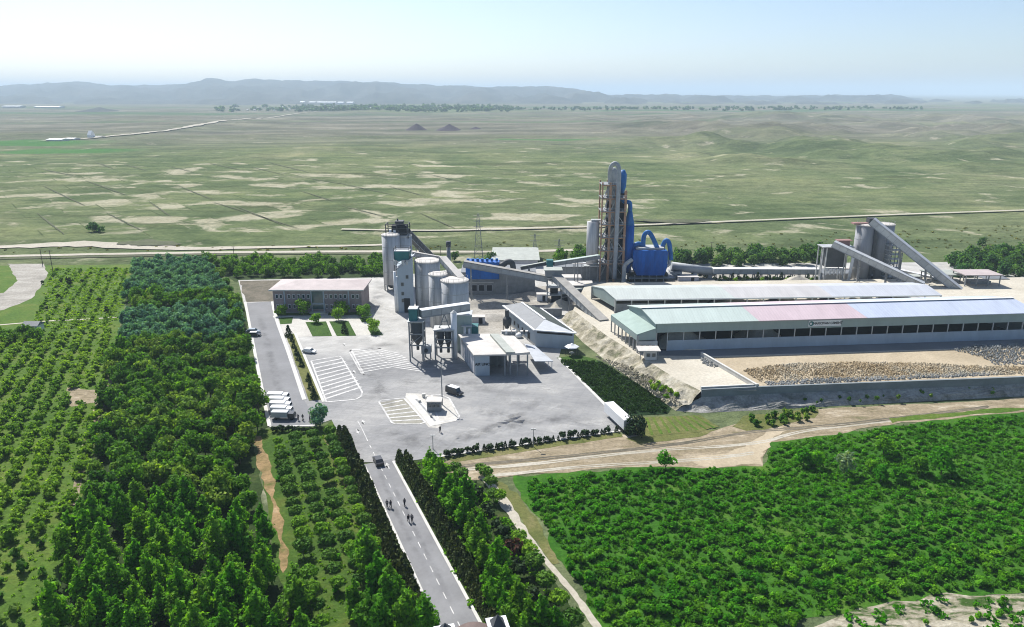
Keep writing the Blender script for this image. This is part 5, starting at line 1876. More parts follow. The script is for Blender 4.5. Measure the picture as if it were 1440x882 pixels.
mb = MB(); mb.pipe([at(889, 365, Yp - 3), at(882, 370, Yp - 3.6), at(878.2, 375, Yp - 3.6), at(877.5, 385, Yp - 3.6), at(876.5, 398, Yp - 3.6)], .9, 12); mb.build('grey_pipe', M['galv'], t, smooth=True)
for i in range(5):
    for y in (y0 + .5, y1 - .5):
        x = xa + 1.2 + (xb - xa - 2.4) * i / 4
        MB().bar((x, y, .1), (x, y, zl + .2), .45, .45).build('leg', M['steel'], t)
mb = MB(); mb.box(((xa + xb) / 2 + 1, Yp + 3, zl - 1.2), (xb - xa + 5, 11, .35)); mb.build('platform', M['steel'], t)
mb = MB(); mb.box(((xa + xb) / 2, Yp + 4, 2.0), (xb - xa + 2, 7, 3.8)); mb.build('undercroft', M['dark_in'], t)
# kiln tube and the covered conveyor to the right
t = thing('rotary_kiln', 'long grey inclined kiln tube right of the blue filter box', 'kiln', at(975, 380, Yof(388)).to_tuple())
mb = MB(); mb.tube(at(944, 374, Yof(391)), at(1004, 382.5, Yof(391)), 1.9, n=20); mb.build('tube', M['grey_metal'], t, smooth=True)
mb = MB()
for f_ in (.2, .55, .9):
    p = at(944, 374, Yof(391)).lerp(at(1004, 382.5, Yof(391)), f_)
    mb.box((p.x, p.y, p.z / 2 - .7), (1.6, 3, max(.6, p.z - 1.4)))
mb.build('pier', M['concrete'], t)
gallery('belt_conveyor', 'long level white roofed conveyor above a row of shrubs', at(1002, 381, Yof(392)), at(1152, 381.5, Yof(391)), 3.0, 2.4, tuple(i / 14 + .03 for i in range(14)), 'grey_metal', 'white')


# ---- storage sheds
def shed(name, label, E0, E1, Yf0, base_off, prof, roofs, eave_h, wall, bays, front=True, gable=True):
    pass


# near shed: eave line surveyed (923,452)-(1390,445); stands on the platform
def eave_pt(px, py, base_py):
    P = G(px, base_py, PZ)
    return at(px, py, P.y)


E0 = eave_pt(923, 451.5, 494)
E1 = at(1390, 445.5, Yof(479, PZ))
ex = E1 - E0
hE = (E0.z + E1.z) / 2
E0.z = E1.z = hE
ex.z = 0
L1 = ex.length * 1.16
ex.normalize()
ey = Vector((-ex.y, ex.x, 0))
# back eave seen at (884.6,430) at the same height
d = ray(884.6, 430.5)
tt = (hE - CH) / d.z
Bk = Vector((d.x * tt, d.y * tt, hE))
sk = (Bk - E0).dot(ex)
wd = (Bk - E0).dot(ey)
gey = (Bk - E0)                         # gable direction (slightly skewed)
S = lambda u, v, z: E0 + ex * u + gey * v + Vector((0, 0, z - hE))
rdg = 1.9
t = thing('storage_shed', 'nearest long shed with pale green, pink and blue roof and a white sign', 'shed', (E0.x, E0.y, PZ))
um = lambda px: max(0.0, ((G(px, 460, hE) - E0).dot(ex)))
cuts = [0, um(1078), um(1243), L1]


def roof_part(mat, u0, u1, v0, v1, h0, h1, nm, z=0.0, parent=None, ov0=0.0):
    mb = MB()
    a = [S(u0, v0, hE + h0 + z), S(u1, v0, hE + h0 + z), S(u1, v1, hE + h1 + z), S(u0, v1, hE + h1 + z)]
    b_ = [p - Vector((0, 0, .22)) for p in a]
    mb.add(a + b_, [(0, 1, 2, 3), (7, 6, 5, 4), (0, 4, 5, 1), (1, 5, 6, 2), (2, 6, 7, 3), (3, 7, 4, 0)])
    return mb.build(nm, M[mat], parent or t)


k = .04 * rdg / .5
for m_, u0, u1 in (('roof_green', -.5, cuts[1]), ('roof_pink', cuts[1] + .01, cuts[2]), ('roof_blue', cuts[2] + .01, cuts[3])):
    roof_part(m_, u0, u1, -.03, .5, -.1, rdg, 'roof_panel', .25)
    roof_part(m_, u0, u1, .5, 1.02, rdg, -.08, 'roof_panel', .25)
mb = MB(); mb.bar(S(-.5, .5, hE + rdg + .42), S(L1, .5, hE + rdg + .42), 1.2, .16); mb.build('ridge_cap', M['white'], t)
# front fascia band, openings, low wall
fz0 = hE - (at(1000, 469.5, E0.y).z * 0 + 2.9)
mb = MB(); mb.prism([V2(S(0, 0, 0)), V2(S(L1, 0, 0)), V2(S(L1, .012, 0)), V2(S(0, .012, 0))], fz0, hE - .02); mb.build('fascia_panel', M['greygreen'], t)
lw0 = um(945)
zlow = PZ + 3.3
mb = MB(); mb.prism([V2(S(lw0, .002, 0)), V2(S(L1, .002, 0)), V2(S(L1, .014, 0)), V2(S(lw0, .014, 0))], PZ - .5, zlow); mb.build('low_wall', M['bluewall'], t)
nb = 24
for i in range(nb + 1):
    u = lw0 + (L1 - lw0) * i / nb
    p = S(u, 0.004, 0)
    MB().bar((p.x, p.y - .12, zlow - (.0 if i else 3.3)), (p.x, p.y - .12, fz0 + .02), .28, .3).build('post', M['galv'], t)
p = S(.3, .004, 0)
MB().bar((p.x, p.y, PZ), (p.x, p.y, fz0), .4, .4).build('post', M['galv'], t)
mb = MB(); mb.prism([V2(S(0, .985, 0)), V2(S(L1, .985, 0)), V2(S(L1, 1, 0)), V2(S(0, 1, 0))], PZ, hE - .3); mb.build('back_wall', M['greygreen'], t)
# gable wall (upper part, over the annex) and the far gable
mb = MB()
g3 = [S(0, 0, fz0), S(0, 0, hE - .1), S(0, .5, hE + rdg - .02), S(0, 1, hE - .1), S(0, 1, fz0)]
mb.add(g3 + [p + ex * .25 for p in g3], [(0, 1, 2, 3, 4), (9, 8, 7, 6, 5)] + [(i, (i + 1) % 5, 5 + (i + 1) % 5, 5 + i) for i in range(5)])
mb.build('gable_panel', M['greygreen'], t)
mb = MB(); mb.prism([V2(S(L1, 0, 0)), V2(S(L1 + .3, 0, 0)), V2(S(L1 + .3, 1, 0)), V2(S(L1, 1, 0))], PZ, hE); mb.build('end_wall', M['greygreen'], t)
# sign board
us = (um(1155), um(1205))
wsg = us[1] - us[0]
pc = S((us[0] + us[1]) / 2, 0, 0)
zsg = hE - 1.35
nrm = -ey
sg = MB()
cen = Vector((pc.x, pc.y, zsg)) + nrm * .16
sg.bar(cen - ex * wsg / 2, cen + ex * wsg / 2, .16, 1.9)
sign = sg.build('sign_board', M['white'], t)
text_obj('NAXCIVAN CEMENT', sign, cen + nrm * .1 + ex * wsg * .09, 1.02, ex, M['dark_in'], bold=.025)
lg = MB()
lc = cen + nrm * .1 - ex * wsg * .415
for k_ in range(20):
    a0, a1 = 2 * PI * k_ / 20, 2 * PI * (k_ + 1) / 20
    ins = .38
    q = []
    for ang, rr_ in ((a0, .78), (a1, .78), (a1, ins), (a0, ins)):
        off = Vector((-.14, 0, -.05)) if rr_ == ins else Vector((0, 0, 0))
        q.append(lc + ex * (math.cos(ang) * rr_ + off.x) + Vector((0, 0, math.sin(ang) * rr_ + off.z)))
    lg.add(q, [(0, 1, 2, 3)])
lgo = lg.build('logo', M['teal'], sign)
# heaps inside
def heap(name, label, c, rx, ry, h, mat, z, seed, cat='heap', group=None, rough=.25, n=26, stuff=None):
    vs, fs = [], []
    R = 9
    for j in range(R + 1):
        u = j / R
        for i in range(n):
            a_ = 2 * PI * i / n
            e_ = 1 + .25 * mnoise.noise(Vector((math.cos(a_) * 1.7 + seed, math.sin(a_) * 1.7, seed)))
            x, y = c[0] + rx * u * e_ * math.cos(a_), c[1] + ry * u * e_ * math.sin(a_)
            zz_ = h * (1 - u) ** 1.1 * (1 + rough * mnoise.noise(Vector((x * .35, y * .35, seed)))) + rough * .5 * abs(fbm(x, y, .5, seed, 4)) * h * .5 * (1 - u)
            vs.append((x, y, z + zz_))
    for j in range(R):
        for i in range(n):
            fs.append((j * n + i, j * n + (i + 1) % n, (j + 1) * n + (i + 1) % n, (j + 1) * n + i))
    mb_ = MB()
    mb_.add(vs, fs)
    o = mb_.build(name, mat)
    o.data.polygons.foreach_set('use_smooth', [True] * len(o.data.polygons))
    return tag(o, label, cat, group)


sheet('shed_shade_floor', [S(.5, .02, 0), S(L1, .02, 0), S(L1, .98, 0), S(.5, .98, 0)], PZ + .03, M['dark_in'], world=True)  # near-black sheet puts the shade of the open bays into the floor colour
p = S(11, .3, PZ); heap('ore_heap', 'pale orange heap seen through the first open bay of the nearest shed', p, 11, 6, 5.6, M['sand_pale'], PZ + .05, 1.3)
p = S(um(1112), .5, PZ); heap('ore_heap', 'pale grey heap leaning in an open bay left of the white sign', p, 8, 8, 6.5, M['sand_pale'], PZ + .05, 2.3)

# annex lean-to at the left end
hi, lo = fz0 + .6, hE - 4.6
Q = [at(924, 462.5, E0.y), None, None, None]
c1_ = S(-.05, -.02, 0); c2_ = S(-.05, 1.0, 0)
zt_ = at(923, 461.5, c1_.y).z
zl_ = at(896, 467, c1_.y - 1).z
l1_ = at(896, 467, c1_.y - 1)
l2_ = at(859, 446, c2_.y)
c1_.z = zt_; c2_.z = zt_ + .2
l2_.z = l1_.z = (l1_.z + l2_.z) / 2
t = thing('shed_annex', 'dull green lean-to on posts built against the left end of the nearest shed', 'shed annex', (l1_.x, l1_.y, PZ))
mb = MB()
rp4 = [l1_, c1_, c2_, l2_]
mb.add([p for p in rp4] + [p - Vector((0, 0, .25)) for p in rp4], [(0, 1, 2, 3), (7, 6, 5, 4), (0, 4, 5, 1), (1, 5, 6, 2), (2, 6, 7, 3), (3, 7, 4, 0)])
mb.build('roof', M['roof_annex'], t)
mb = MB()
fh = 1.7
for p0, p1 in ((l1_, c1_), (l1_, l2_)):
    a0 = p0 - Vector((0, 0, .25)); a1 = p1 - Vector((0, 0, .25))
    zb_ = l1_.z - .25 - fh
    mb.add([a0, a1, (a1.x, a1.y, zb_), (a0.x, a0.y, zb_)], [(0, 1, 2, 3)])
mb.build('fascia_panel', M['greygreen'], t)
for i in range(8):
    p = l1_.lerp(l2_, i / 7.0)
    MB().bar((p.x + .3, p.y, PZ - .4), (p.x + .3, p.y, l1_.z - .3), .4, .4).build('post', M['concrete'], t)
p = l1_.lerp(c1_, .05)
mb = MB(); mb.box((p.x + 3.2, p.y + 2.5, PZ + 1.7), (6, 3.6, 3.4)); mb.build('office_box', M['cream'], t)
for k_ in (.9, 2.6, 4.3):
    window(t, Vector((p.x + .6 + k_, p.y + .7, PZ + 1.9)), Vector((1, 0, 0)), 1.1, 1.0, Vector((0, -1, 0)))
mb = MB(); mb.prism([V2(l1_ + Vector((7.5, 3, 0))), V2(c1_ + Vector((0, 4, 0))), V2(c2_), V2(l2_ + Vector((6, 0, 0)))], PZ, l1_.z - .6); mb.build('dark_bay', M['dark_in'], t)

# back shed
F0 = at(865.5, 421, Yof(440, PZ)); F1 = at(1324, 414.8, Yof(434, PZ))
hF = (F0.z + F1.z) / 2
d = ray(865.5, 421); k0 = (hF - CH) / d.z; F0 = d * k0 + Vector((0, 0, CH))
d = ray(1324, 414.8); k0 = (hF - CH) / d.z; F1 = d * k0 + Vector((0, 0, CH))
d = ray(831.5, 402); k0 = (hF - CH) / d.z; K0 = d * k0 + Vector((0, 0, CH))
d = ray(1283, 397.3); k0 = (hF - CH) / d.z; K1 = d * k0 + Vector((0, 0, CH))
t = thing('storage_shed', 'farther long open sided shed with faintly tinted pale roof', 'shed', (F0.x, F0.y, PZ))
Q2 = lambda u, v, z: F0.lerp(F1, u).lerp(K0.lerp(K1, u), v) + Vector((0, 0, z))


def rp2(mat, u0, u1):
    for v0, v1, h0, h1 in ((-.02, .5, 0, 1.5), (.5, 1.0, 1.5, 0)):
        mb = MB()
        a = [Q2(u0, v0, h0), Q2(u1, v0, h0), Q2(u1, v1, h1), Q2(u0, v1, h1)]
        mb.add(a + [p - Vector((0, 0, .22)) for p in a], [(0, 1, 2, 3), (7, 6, 5, 4), (0, 4, 5, 1), (1, 5, 6, 2), (2, 6, 7, 3), (3, 7, 4, 0)])
        mb.build('roof_panel', M[mat], t)


rp2('roof_green2', 0, .36)
rp2('roof_pink2', .3602, .66)
rp2('roof_blue2', .6602, 1.0)
mb = MB(); mb.bar(Q2(0, -.02, -.2), Q2(1, -.02, -.2), .12, .5); mb.build('eave_trim', M['white'], t)
mb = MB()
g4 = [Q2(.001, 0, -3.2), Q2(.001, 0, -.25), Q2(.001, .5, 1.25), Q2(.001, 1, -.25), Q2(.001, 1, -3.2)]
mb.add(g4 + [p + Vector((.25, 0, 0)) for p in g4], [(0, 1, 2, 3, 4), (9, 8, 7, 6, 5)] + [(i, (i + 1) % 5, 5 + (i + 1) % 5, 5 + i) for i in range(5)])
mb.build('gable_panel', M['greygreen'], t)
for i in range(21):
    for v in (.01, .98):
        p = Q2(i / 20, v, 0)
        MB().bar((p.x, p.y, PZ - .2), (p.x, p.y, hF - .2), .4, .4).build('post', M['galv'], t)
mb = MB()
a, b = Q2(.0, .96, 0), Q2(.45, .96, 0)
mb.bar((a.x, a.y, (hF + PZ) / 2), (b.x, b.y, (hF + PZ) / 2), .3, hF - PZ - .6); mb.build('back_wall', M['steel'], t)
mb = MB()
a, b = Q2(.0, .03, 0), Q2(.28, .03, 0)
mb.bar((a.x, a.y, PZ + 1.7), (b.x, b.y, PZ + 1.7), .3, 3.2); mb.build('low_wall', M['steel'], t)
rr_ = random.Random(3)
for i in range(11):
    u = .33 + .06 * i
    p = Q2(u, .45 + rr_.uniform(-.2, .2), 0)
    heap('ore_heap', 'low pale heap in the shade of the farther open shed', (p.x, p.y), rr_.uniform(4, 6), 5, rr_.uniform(2.2, 4.2), M['sand_pale'] if i % 3 else M['slag'], PZ + .03, i * 1.7, group='heaps under the farther shed')

# small gate hut by the annex
q = G(914, 504, PZ)
t = thing('gate_hut', 'small hut with an oversized flat pale roof beside the shed annex', 'hut', (q.x, q.y, PZ))
mb = MB(); mb.box((q.x, q.y, PZ + 1.3), (3.4, 2.8, 2.6)); mb.build('wall', M['cream'], t)
for k_ in (-1, 1):
    window(t, Vector((q.x + k_ * .8, q.y - 1.42, PZ + 1.5)), Vector((1, 0, 0)), 1.0, 1.0, Vector((0, -1, 0)), M['steel'])
mb = MB(); mb.box((q.x - .6, q.y + .2, PZ + 2.95), (6.6, 4.6, .3)); mb.build('roof', M['roof_dust'], t)
for x in (-3.2, 2.0):
    MB().bar((q.x + x, q.y - 1.6, PZ), (q.x + x, q.y - 1.6, PZ + 2.85), .18, .18).build('post', M['steel'], t)

# retaining walls
def wall(name, label, A, B, h, w, zb, mat, cat='wall', cap=True, cope='kerb'):
    A, B = Vector(A), Vector(B)
    A.z = B.z = zb
    t_ = thing(name, label, cat, A.to_tuple())
    MB().bar(A + Vector((0, 0, h / 2)), B + Vector((0, 0, h / 2)), w, h).build('wall', M[mat], t_)
    if cap:
        MB().bar(A + Vector((0, 0, h + .08)), B + Vector((0, 0, h + .08)), w + .14, .16).build('coping', M[cope], t_)
    return t_


wall('yard_wall', 'white wall between pale shed yard and tan stockyard', G(986, 501, PZ), G(1064, 547, PZ), 1.3, .5, PZ - .1, 'kerb')
for i in range(len(edge) - 5):
    a_, b_ = edge[4 + i], edge[5 + i]
    wall('retaining_wall', ('short dark retaining wall under the pale shed yard', 'long dark concrete retaining wall below the tan rock pile', 'blue grey retaining wall stretch under the right end of the stockyard', 'retaining wall stretch at the far right edge of the stockyard', 'retaining wall stretch beyond the right edge of the view')[i], a_ + Vector((0, -.3, 0)), b_ + Vector((0, -.3, 0)), WALLH + .5, .6, PZ - WALLH, 'wall_grey', cope='wall_grey')
a_, b_ = edge[4], edge[5]
wall('kerb_wall', 'thin pale edging wall in front of the pale shed yard', a_ + Vector((0, .5, 0)), b_ + Vector((-.5, .5, 0)), 1.1, .5, PZ - .2, 'kerb')
# rock piles
def rock_pile(name, label, pts, wpx, mats, seed, smin=.35, smax=1.1, hmax=2.2, n=300, z=PZ):
    """broken rock: one heap mesh, faceted lumps on a bed"""
    rnd = random.Random(seed)
    P = [tuple(G(*p, z)[:2]) for p in pts]
    xs_, ys_ = [p[0] for p in P], [p[1] for p in P]
    base = []
    mb_ = MB()
    cy_ = sum(ys_) / len(ys_)
    c_ = 0
    while c_ < n:
        x, y = rnd.uniform(min(xs_), max(xs_)), rnd.uniform(min(ys_), max(ys_))
        if not in_poly(x, y, P):
            continue
        c_ += 1
        e_ = max(0, 1 - abs(y - cy_) / ((max(ys_) - min(ys_)) * .55))
        s_ = rnd.uniform(smin, smax)
        zz_ = z + hmax * e_ * rnd.uniform(.2, 1) * (.6 + .4 * mnoise.noise(Vector((x * .2, y * .2, seed))))
        vs = []
        for i in range(2):
            for k_ in range(5):
                a_ = 2 * PI * (k_ + rnd.random() * .5) / 5
                r_2 = s_ * rnd.uniform(.6, 1) * (1 if i == 0 else .6)
                vs.append((x + r_2 * math.cos(a_), y + r_2 * math.sin(a_), zz_ + (-.3 * s_ if i == 0 else rnd.uniform(.3, .8) * s_)))
        vs.append((x, y, zz_ + s_ * .8)); vs.append((x, y, z - .1))
        mb_.add(vs, [(k_, (k_ + 1) % 5, 5 + (k_ + 1) % 5, 5 + k_) for k_ in range(5)] + [(5 + k_, 5 + (k_ + 1) % 5, 10) for k_ in range(5)] + [((k_ + 1) % 5, k_, 11) for k_ in range(5)])
    o = mb_.build(name, mats)
    return tag(o, label, kind='stuff')


rock_pile('rock_pile', 'tan broken rock heaped in a long band', [(1045, 521), (1110, 512), (1200, 509), (1300, 511), (1395, 517), (1560, 512), (1560, 522), (1395, 528), (1200, 534), (1075, 540), (1062, 534)], 0, M['rock_tan'], 4, n=5200, hmax=1.1, smin=.1, smax=.42)
rock_pile('rock_pile', 'grey broken rock along the foot of the tan heap', [(1075, 538), (1150, 534), (1250, 530), (1400, 524), (1400, 528), (1200, 537), (1080, 543)], 0, M['rock_grey'], 5, n=900, hmax=.6, smin=.15, smax=.5)
rock_pile('rock_pile', 'grey stone heap at the right end of the shed road', [(1335, 492), (1380, 486), (1560, 478), (1560, 512), (1400, 514), (1380, 503)], 0, M['rock_grey'], 6, n=2200, hmax=1.8, smin=.1, smax=.45)
rock_pile('rubble', 'grey brown rubble beside the white yard wall', [(982, 502), (995, 504), (1012, 514), (1004, 518), (988, 511)], 0, M['rock_grey'], 7, n=90, hmax=.6, smin=.2, smax=.6)
rock_pile('rubble', 'pale rubble tumbling down the bank', [(835, 500), (900, 520), (940, 546), (960, 570), (930, 560), (880, 528)], 0, M['spoil'], 8, n=600, hmax=.8, smin=.12, smax=.45, z=1.6)

# ---- right hand silos, inclined galleries, filter frame
Yr = Yof(398)
rs1 = silo('clinker_silo', 'left of the twin grey silos behind the right end of the sheds', 1207.5, 398, 317, 26, 'silo_dark')
rs2 = silo('clinker_silo', 'right of the twin grey silos, under the steep conveyor', 1233, 397, 316, 26, 'silo_dark')
q = at(1222, 317, Yr + 4)
t = thing('silo_top_frame', 'red brown machinery frame across the tops of the twin grey silos', 'frame', q.to_tuple())
mb = MB(); mb.box((q.x - 2.5, q.y, q.z + .9), (9.5, 3.5, .6)); mb.build('beam', M['redbox'], t)
mb = MB(); mb.box((q.x + 1.0, q.y, q.z + 2.2), (3.6, 3, 2.0)); mb.build('drive_box', M['dark_metal'], t)
q = at(1222, 397, Yr - .6)
mb = MB(); mb.bar((q.x, q.y, .1), (q.x - .2, q.y, at(1223, 314, Yr - .6).z), .9, .9)  # dark bar added for the shaded gap between the silos
t = thing('gap_filler', 'dark narrow elevator shaft between the twin grey silos', 'shaft', (q.x, q.y, .1))
mb.build('shaft', M['dark_metal'], t)
gallery('belt_conveyor', 'steep pale conveyor climbing to the top of the twin grey silos', at(1226, 311, Yr - 4), at(1357, 416, Yof(420)), 3.6, 3.0, (.35, .62, .83), 'galv', 'roof_pale', 2.6)
gallery('belt_conveyor', 'lower pale conveyor from farther shed up to the filter frame', at(1172, 343, Yr - 6), at(1298, 402, Yof(420)), 3.4, 2.6, (.32, .62, .8), 'galv', 'roof_pale', 2.4)
q = at(1251, 395, Yr - 2)
t = thing('lattice_tower', 'ladder like steel lattice tower beside the steep conveyor', 'tower', (q.x, q.y, .1))
mb = MB()
z1 = at(1251, 334, Yr - 2).z
for x in (-3, 0, 3):
    for y in (-1.6, 1.6):
        mb.bar((q.x + x, q.y + y, .1), (q.x + x, q.y + y, z1 - (3 - x) * .0 + (1.2 if x < 0 else -2 if x > 0 else 0)), .3, .3)
for z in (1, (z1 - 3) / 2, z1 - 3):
    for y in (-1.6, 1.6):
        mb.bar((q.x - 3, q.y + y, z), (q.x + 3, q.y + y, z), .2, .2)
    mb.bar((q.x, q.y - 1.6, z), (q.x, q.y + 1.6, z), .2, .2)
mb.build('frame', M['steel'], t)
for i in range(9):
    z = .5 + (z1 - 3) * (i + .5) / 9
    mb = MB(); mb.box((q.x, q.y, z), (6.6, 3.6, .18)); mb.bar((q.x - 3, q.y - 1.65, z), (q.x, q.y - 1.65, z + 2), .14, .14); mb.build('landing', M['galv'], t)
xa, xb = at(1151, 385, Yr).x, at(1192, 385, Yr).x
zt, zb = at(1170, 347, Yr).z, at(1170, 378, Yr).z
t = thing('filter_station', 'open white and grey filter frame at the upper end of the lower conveyor', 'machine', ((xa + xb) / 2, Yr, .1))
for x in (xa, xa + 1.6, xb - 3, xb):
    for y in (Yr - 2, Yr + 3):
        MB().bar((x, y, .1), (x, y, zt), .4, .4).build('leg', M['galv'], t)
mb = MB(); mb.box(((xa + xb) / 2, Yr + 1, (zt + zb) / 2 + .6), ((xb - xa) - 4.2, 4.4, (zt - zb) - .8)); mb.build('casing', M['dark_metal'], t)
mb = MB(); mb.box(((xa + xb) / 2, Yr + .5, zt + .2), ((xb - xa) + 1, 6.6, .35)); mb.build('deck', M['galv'], t)
for i in range(5):
    x = xa + 3 + i * (xb - xa - 6) / 4
    mb = MB(); mb.lathe((x, Yr - .6, 0), [(.25, zb - 2.6), (1.0, zb + .2)], 10); mb.build('hopper', M['white'], t)
mb = MB(); mb.tube((xb - .6, Yr - 2.6, .4), (xb + .4, Yr - 2.6, zt - 1.5), .6, n=10); mb.build('pipe', M['white'], t, smooth=True)
mb = MB(); mb.box(((xa + xb) / 2 + 3, Yr + .5, zt + 2.8), (6.2, 3.6, .3)); mb.box(((xa + xb) / 2 + 3, Yr + .5, zt + 1.4), (4.6, 2.6, 2.4)); mb.build('drive_house', M['redbox'], t)
# low things between: plinth wall, huts, crusher house
a = at(1185, 392, Yof(394)); a.z = .1
t = thing('concrete_plinth', 'broad grey concrete base below the filter frame', 'plinth', a.to_tuple())
mb = MB(); mb.box((a.x + 8, a.y + 4, 1.5), (34, 9, 3)); mb.build('wall', M['concrete'], t)
mb = MB(); mb.box((a.x + 8, a.y + 4, 3.1), (34.6, 9.6, .2)); mb.build('slab', M['roof_grey'], t)
for nm, lb, px, py, w_, d_, h_ in (('hopper_house', 'low open hopper house right of the lower conveyor foot', 1327, 410, 12, 8, 7), ('crusher_house', 'dusty pink flat roofed crusher house at the far right edge', 1378, 416, 14, 9, 8.5)):
    q = G(px, py)
    t = thing(nm, lb, 'plant building', (q.x, q.y, .1))
    for x in (-w_ / 2, -w_ / 6, w_ / 6, w_ / 2):
        for y in (0, d_):
            MB().bar((q.x + x, q.y + y, .1), (q.x + x, q.y + y, h_), .35, .35).build('post', M['steel'], t)
    mb = MB(); mb.box((q.x, q.y + d_ / 2, h_ + .2), (w_ + 1.4, d_ + 1.4, .35)); mb.build('roof', M['pink_roof'] if px > 1350 else M['roof_olive'], t)
    mb = MB(); mb.box((q.x + w_ * .1, q.y + d_ * .6, h_ * .33), (w_ * .6, d_ * .5, h_ * .6)); mb.build('machine', M['steel'], t)
gallery('belt_conveyor', 'low pale conveyor passing behind the steep conveyor foot', at(1250, 378, Yof(388)), at(1368, 404, Yof(402)), 2.0, 1.6, (.3, .6, .9), 'galv', 'white')
for px, py, rx, ry, h_, sd in ((1255, 397, 16, 8, 3.0, 2.2), (1310, 394, 16, 7, 2.2, 5.1), (1200, 399, 9, 5, 2.5, 7.7), (1122, 398, 9, 4, 3.6, 4.2), (692, 428, 16, 6, 2.0, 3.3), (745, 418, 12, 5, 2.4, 8.3), (690, 447, 12, 6, 1.6, 9.1), (788, 432, 7, 4, 3.2, 6.6)):
    q = G(px, py)
    heap('dust_heap', {1255: 'pale dust heap under the steep right conveyor', 1310: 'pale dust heap behind the steep right conveyor foot', 1200: 'dusty heap in front of the filter frame', 1122: 'pale heap left of the filter frame, past the shrubs', 692: 'grey earth heap in front of the dark grinding hall', 745: 'dusty heap below the long sloping grey conveyor', 690: 'low grey heap left of the warehouse back corner', 788: 'sandy heap at the foot of the transfer tower'}[px], q, rx, ry, h_, M['yard'] if px < 1000 and px != 788 else M['sand_pale'], .1, sd)
# haul road pit edge behind
wall('yard_wall', 'white edged dark wall behind the warehouse roof', G(750, 446), G(790, 446), 3.2, .5, .1, 'steel')

# clutter of the yards
def small_box(name, label, cat, px, py, w_, d_, h_, wm, rm, over=.3):
    q = G(px, py)
    t_ = thing(name, label, cat, (q.x, q.y + d_ / 2, .1))
    mb_ = MB(); mb_.box((q.x, q.y + d_ / 2, h_ / 2 + .1), (w_, d_, h_)); mb_.build('wall', M[wm], t_)
    mb_ = MB(); mb_.box((q.x, q.y + d_ / 2, h_ + .22), (w_ + over, d_ + over, .2)); mb_.build('roof', M[rm], t_)
    mb_ = MB(); mb_.box((q.x + w_ * .2, q.y - .04, min(h_, 2.4) / 2 + .1), (min(1.4, w_ * .3), .12, min(h_ - .2, 2.2))); mb_.build('door', M['dark_in'], t_)


for a_ in (('switch_house', 'white block house at the foot of the rust brown tower', 'hut', 826, 408, 4, 3, 3, 'white', 'roof_dust'),
           ('switch_house', 'low olive roofed hut between tower and farther shed corner', 'hut', 815, 417, 9, 5, 2.6, 'steel', 'roof_olive'),
           ('switch_house', 'small grey hut right of the blue filter box', 'hut', 950, 393, 5, 4, 3.2, 'grey_metal', 'roof_grey'),
           ('switch_house', 'pale flat slab store just right of the grey kiln tube', 'hut', 968, 396, 9, 5, 1.8, 'lit_wall', 'roof_dust'),
           ('switch_house', 'dark hut under the long sloping conveyor near its middle post', 'hut', 742, 412, 6, 4, 3, 'steel', 'roof_grey'),
           ('switch_house', 'small pale hut left of the transfer tower legs', 'hut', 762, 424, 4, 3, 2.6, 'white', 'roof_dust'),
           ('switch_house', 'low dark store right of the transfer tower', 'hut', 792, 424, 5, 4, 2.8, 'dark_metal', 'roof_olive'),
           ('switch_house', 'pale hut beneath the lower right conveyor', 'hut', 1222, 396, 6, 4, 3, 'lit_wall', 'roof_pale'),
           ('switch_house', 'dark low shed between the two right hand conveyors', 'hut', 1283, 400, 8, 5, 3.2, 'steel', 'roof_olive'),
           ('switch_house', 'white roofed hut right of the steep conveyor foot', 'hut', 1366, 408, 7, 5, 3, 'cream', 'white'),
           ('switch_house', 'grey shed at the far right edge beneath the tree clump', 'hut', 1400, 406, 10, 6, 4, 'grey_metal', 'roof_grey'),
           ('switch_house', 'pale low hut on the dusty yard behind the weighing house', 'hut', 672, 456, 5, 3, 2.4, 'lit_wall', 'roof_dust')):
    small_box(*a_)
for k, (p0, p1, z_, lb) in enumerate((((640, 405), (700, 405), 6.5, 'pipe rack in front of the dark grinding hall'), ((795, 398), (840, 398), 8.5, 'pipe rack left of the rust brown tower'), ((1160, 396), (1240, 396), 5.5, 'pipe rack below the twin grey silos'))):
    a, b = G(*p0), G(*p1)
    t = thing('pipe_rack', lb, 'pipe rack', (a.x, a.y, .1))
    for i in range(5):
        p = a.lerp(b, i / 4)
        MB().bar((p.x, p.y, .1), (p.x, p.y, z_), .25, .25).build('post', M['steel'], t)
    for j in range(3):
        mb = MB(); mb.tube((a.x, a.y - .3 + .35 * j, z_ + .15), (b.x, b.y - .3 + .35 * j, z_ + .15), .18, n=8); mb.build('pipe', M[('galv', 'rust', 'grey_metal')[j]], t, smooth=True)
# ------------------------------------------------------------------ planting
L['crop'] = leafmat('leaf_crop', [(0.022, 0.060, 0.012), (0.03, 0.075, 0.016)], 0.25)
L['steppe'] = leafmat('leaf_steppe', [(0.15, 0.17, 0.085), (0.19, 0.20, 0.10)], 0.4)
P_for = variants('grove_tree', 7, mk_broad('grove_tree', 'forest', 6.2, 5.0, 1000, .36, low=.12, kb=11))
P_pop = variants('poplar', 6, mk_poplar('poplar', 'poplar', 8.0, 5.4, 1300, .34))
P_oli = variants('silvery_tree', 3, mk_broad('silvery_tree', 'olive', 4.6, 4.2, 620, .34, low=.1, kb=8, inner=.6))
P_glo = variants('globe_tree', 3, mk_globe('globe_tree', 'globe', 3.3, 3.0, 520, .26))
P_glb = variants('globe_tree', 2, mk_globe('globe_tree', 'bright', 3.2, 2.8, 520, .26))
P_bus = variants('orchard_bush', 5, mk_shrub('orchard_bush', 'bush', 2.1, 2.7, 230, .32, 'bush'))
P_sbu = variants('orchard_bush', 2, mk_shrub('orchard_bush', 'forest', 2.0, 2.0, 150, .32, 'bush'))
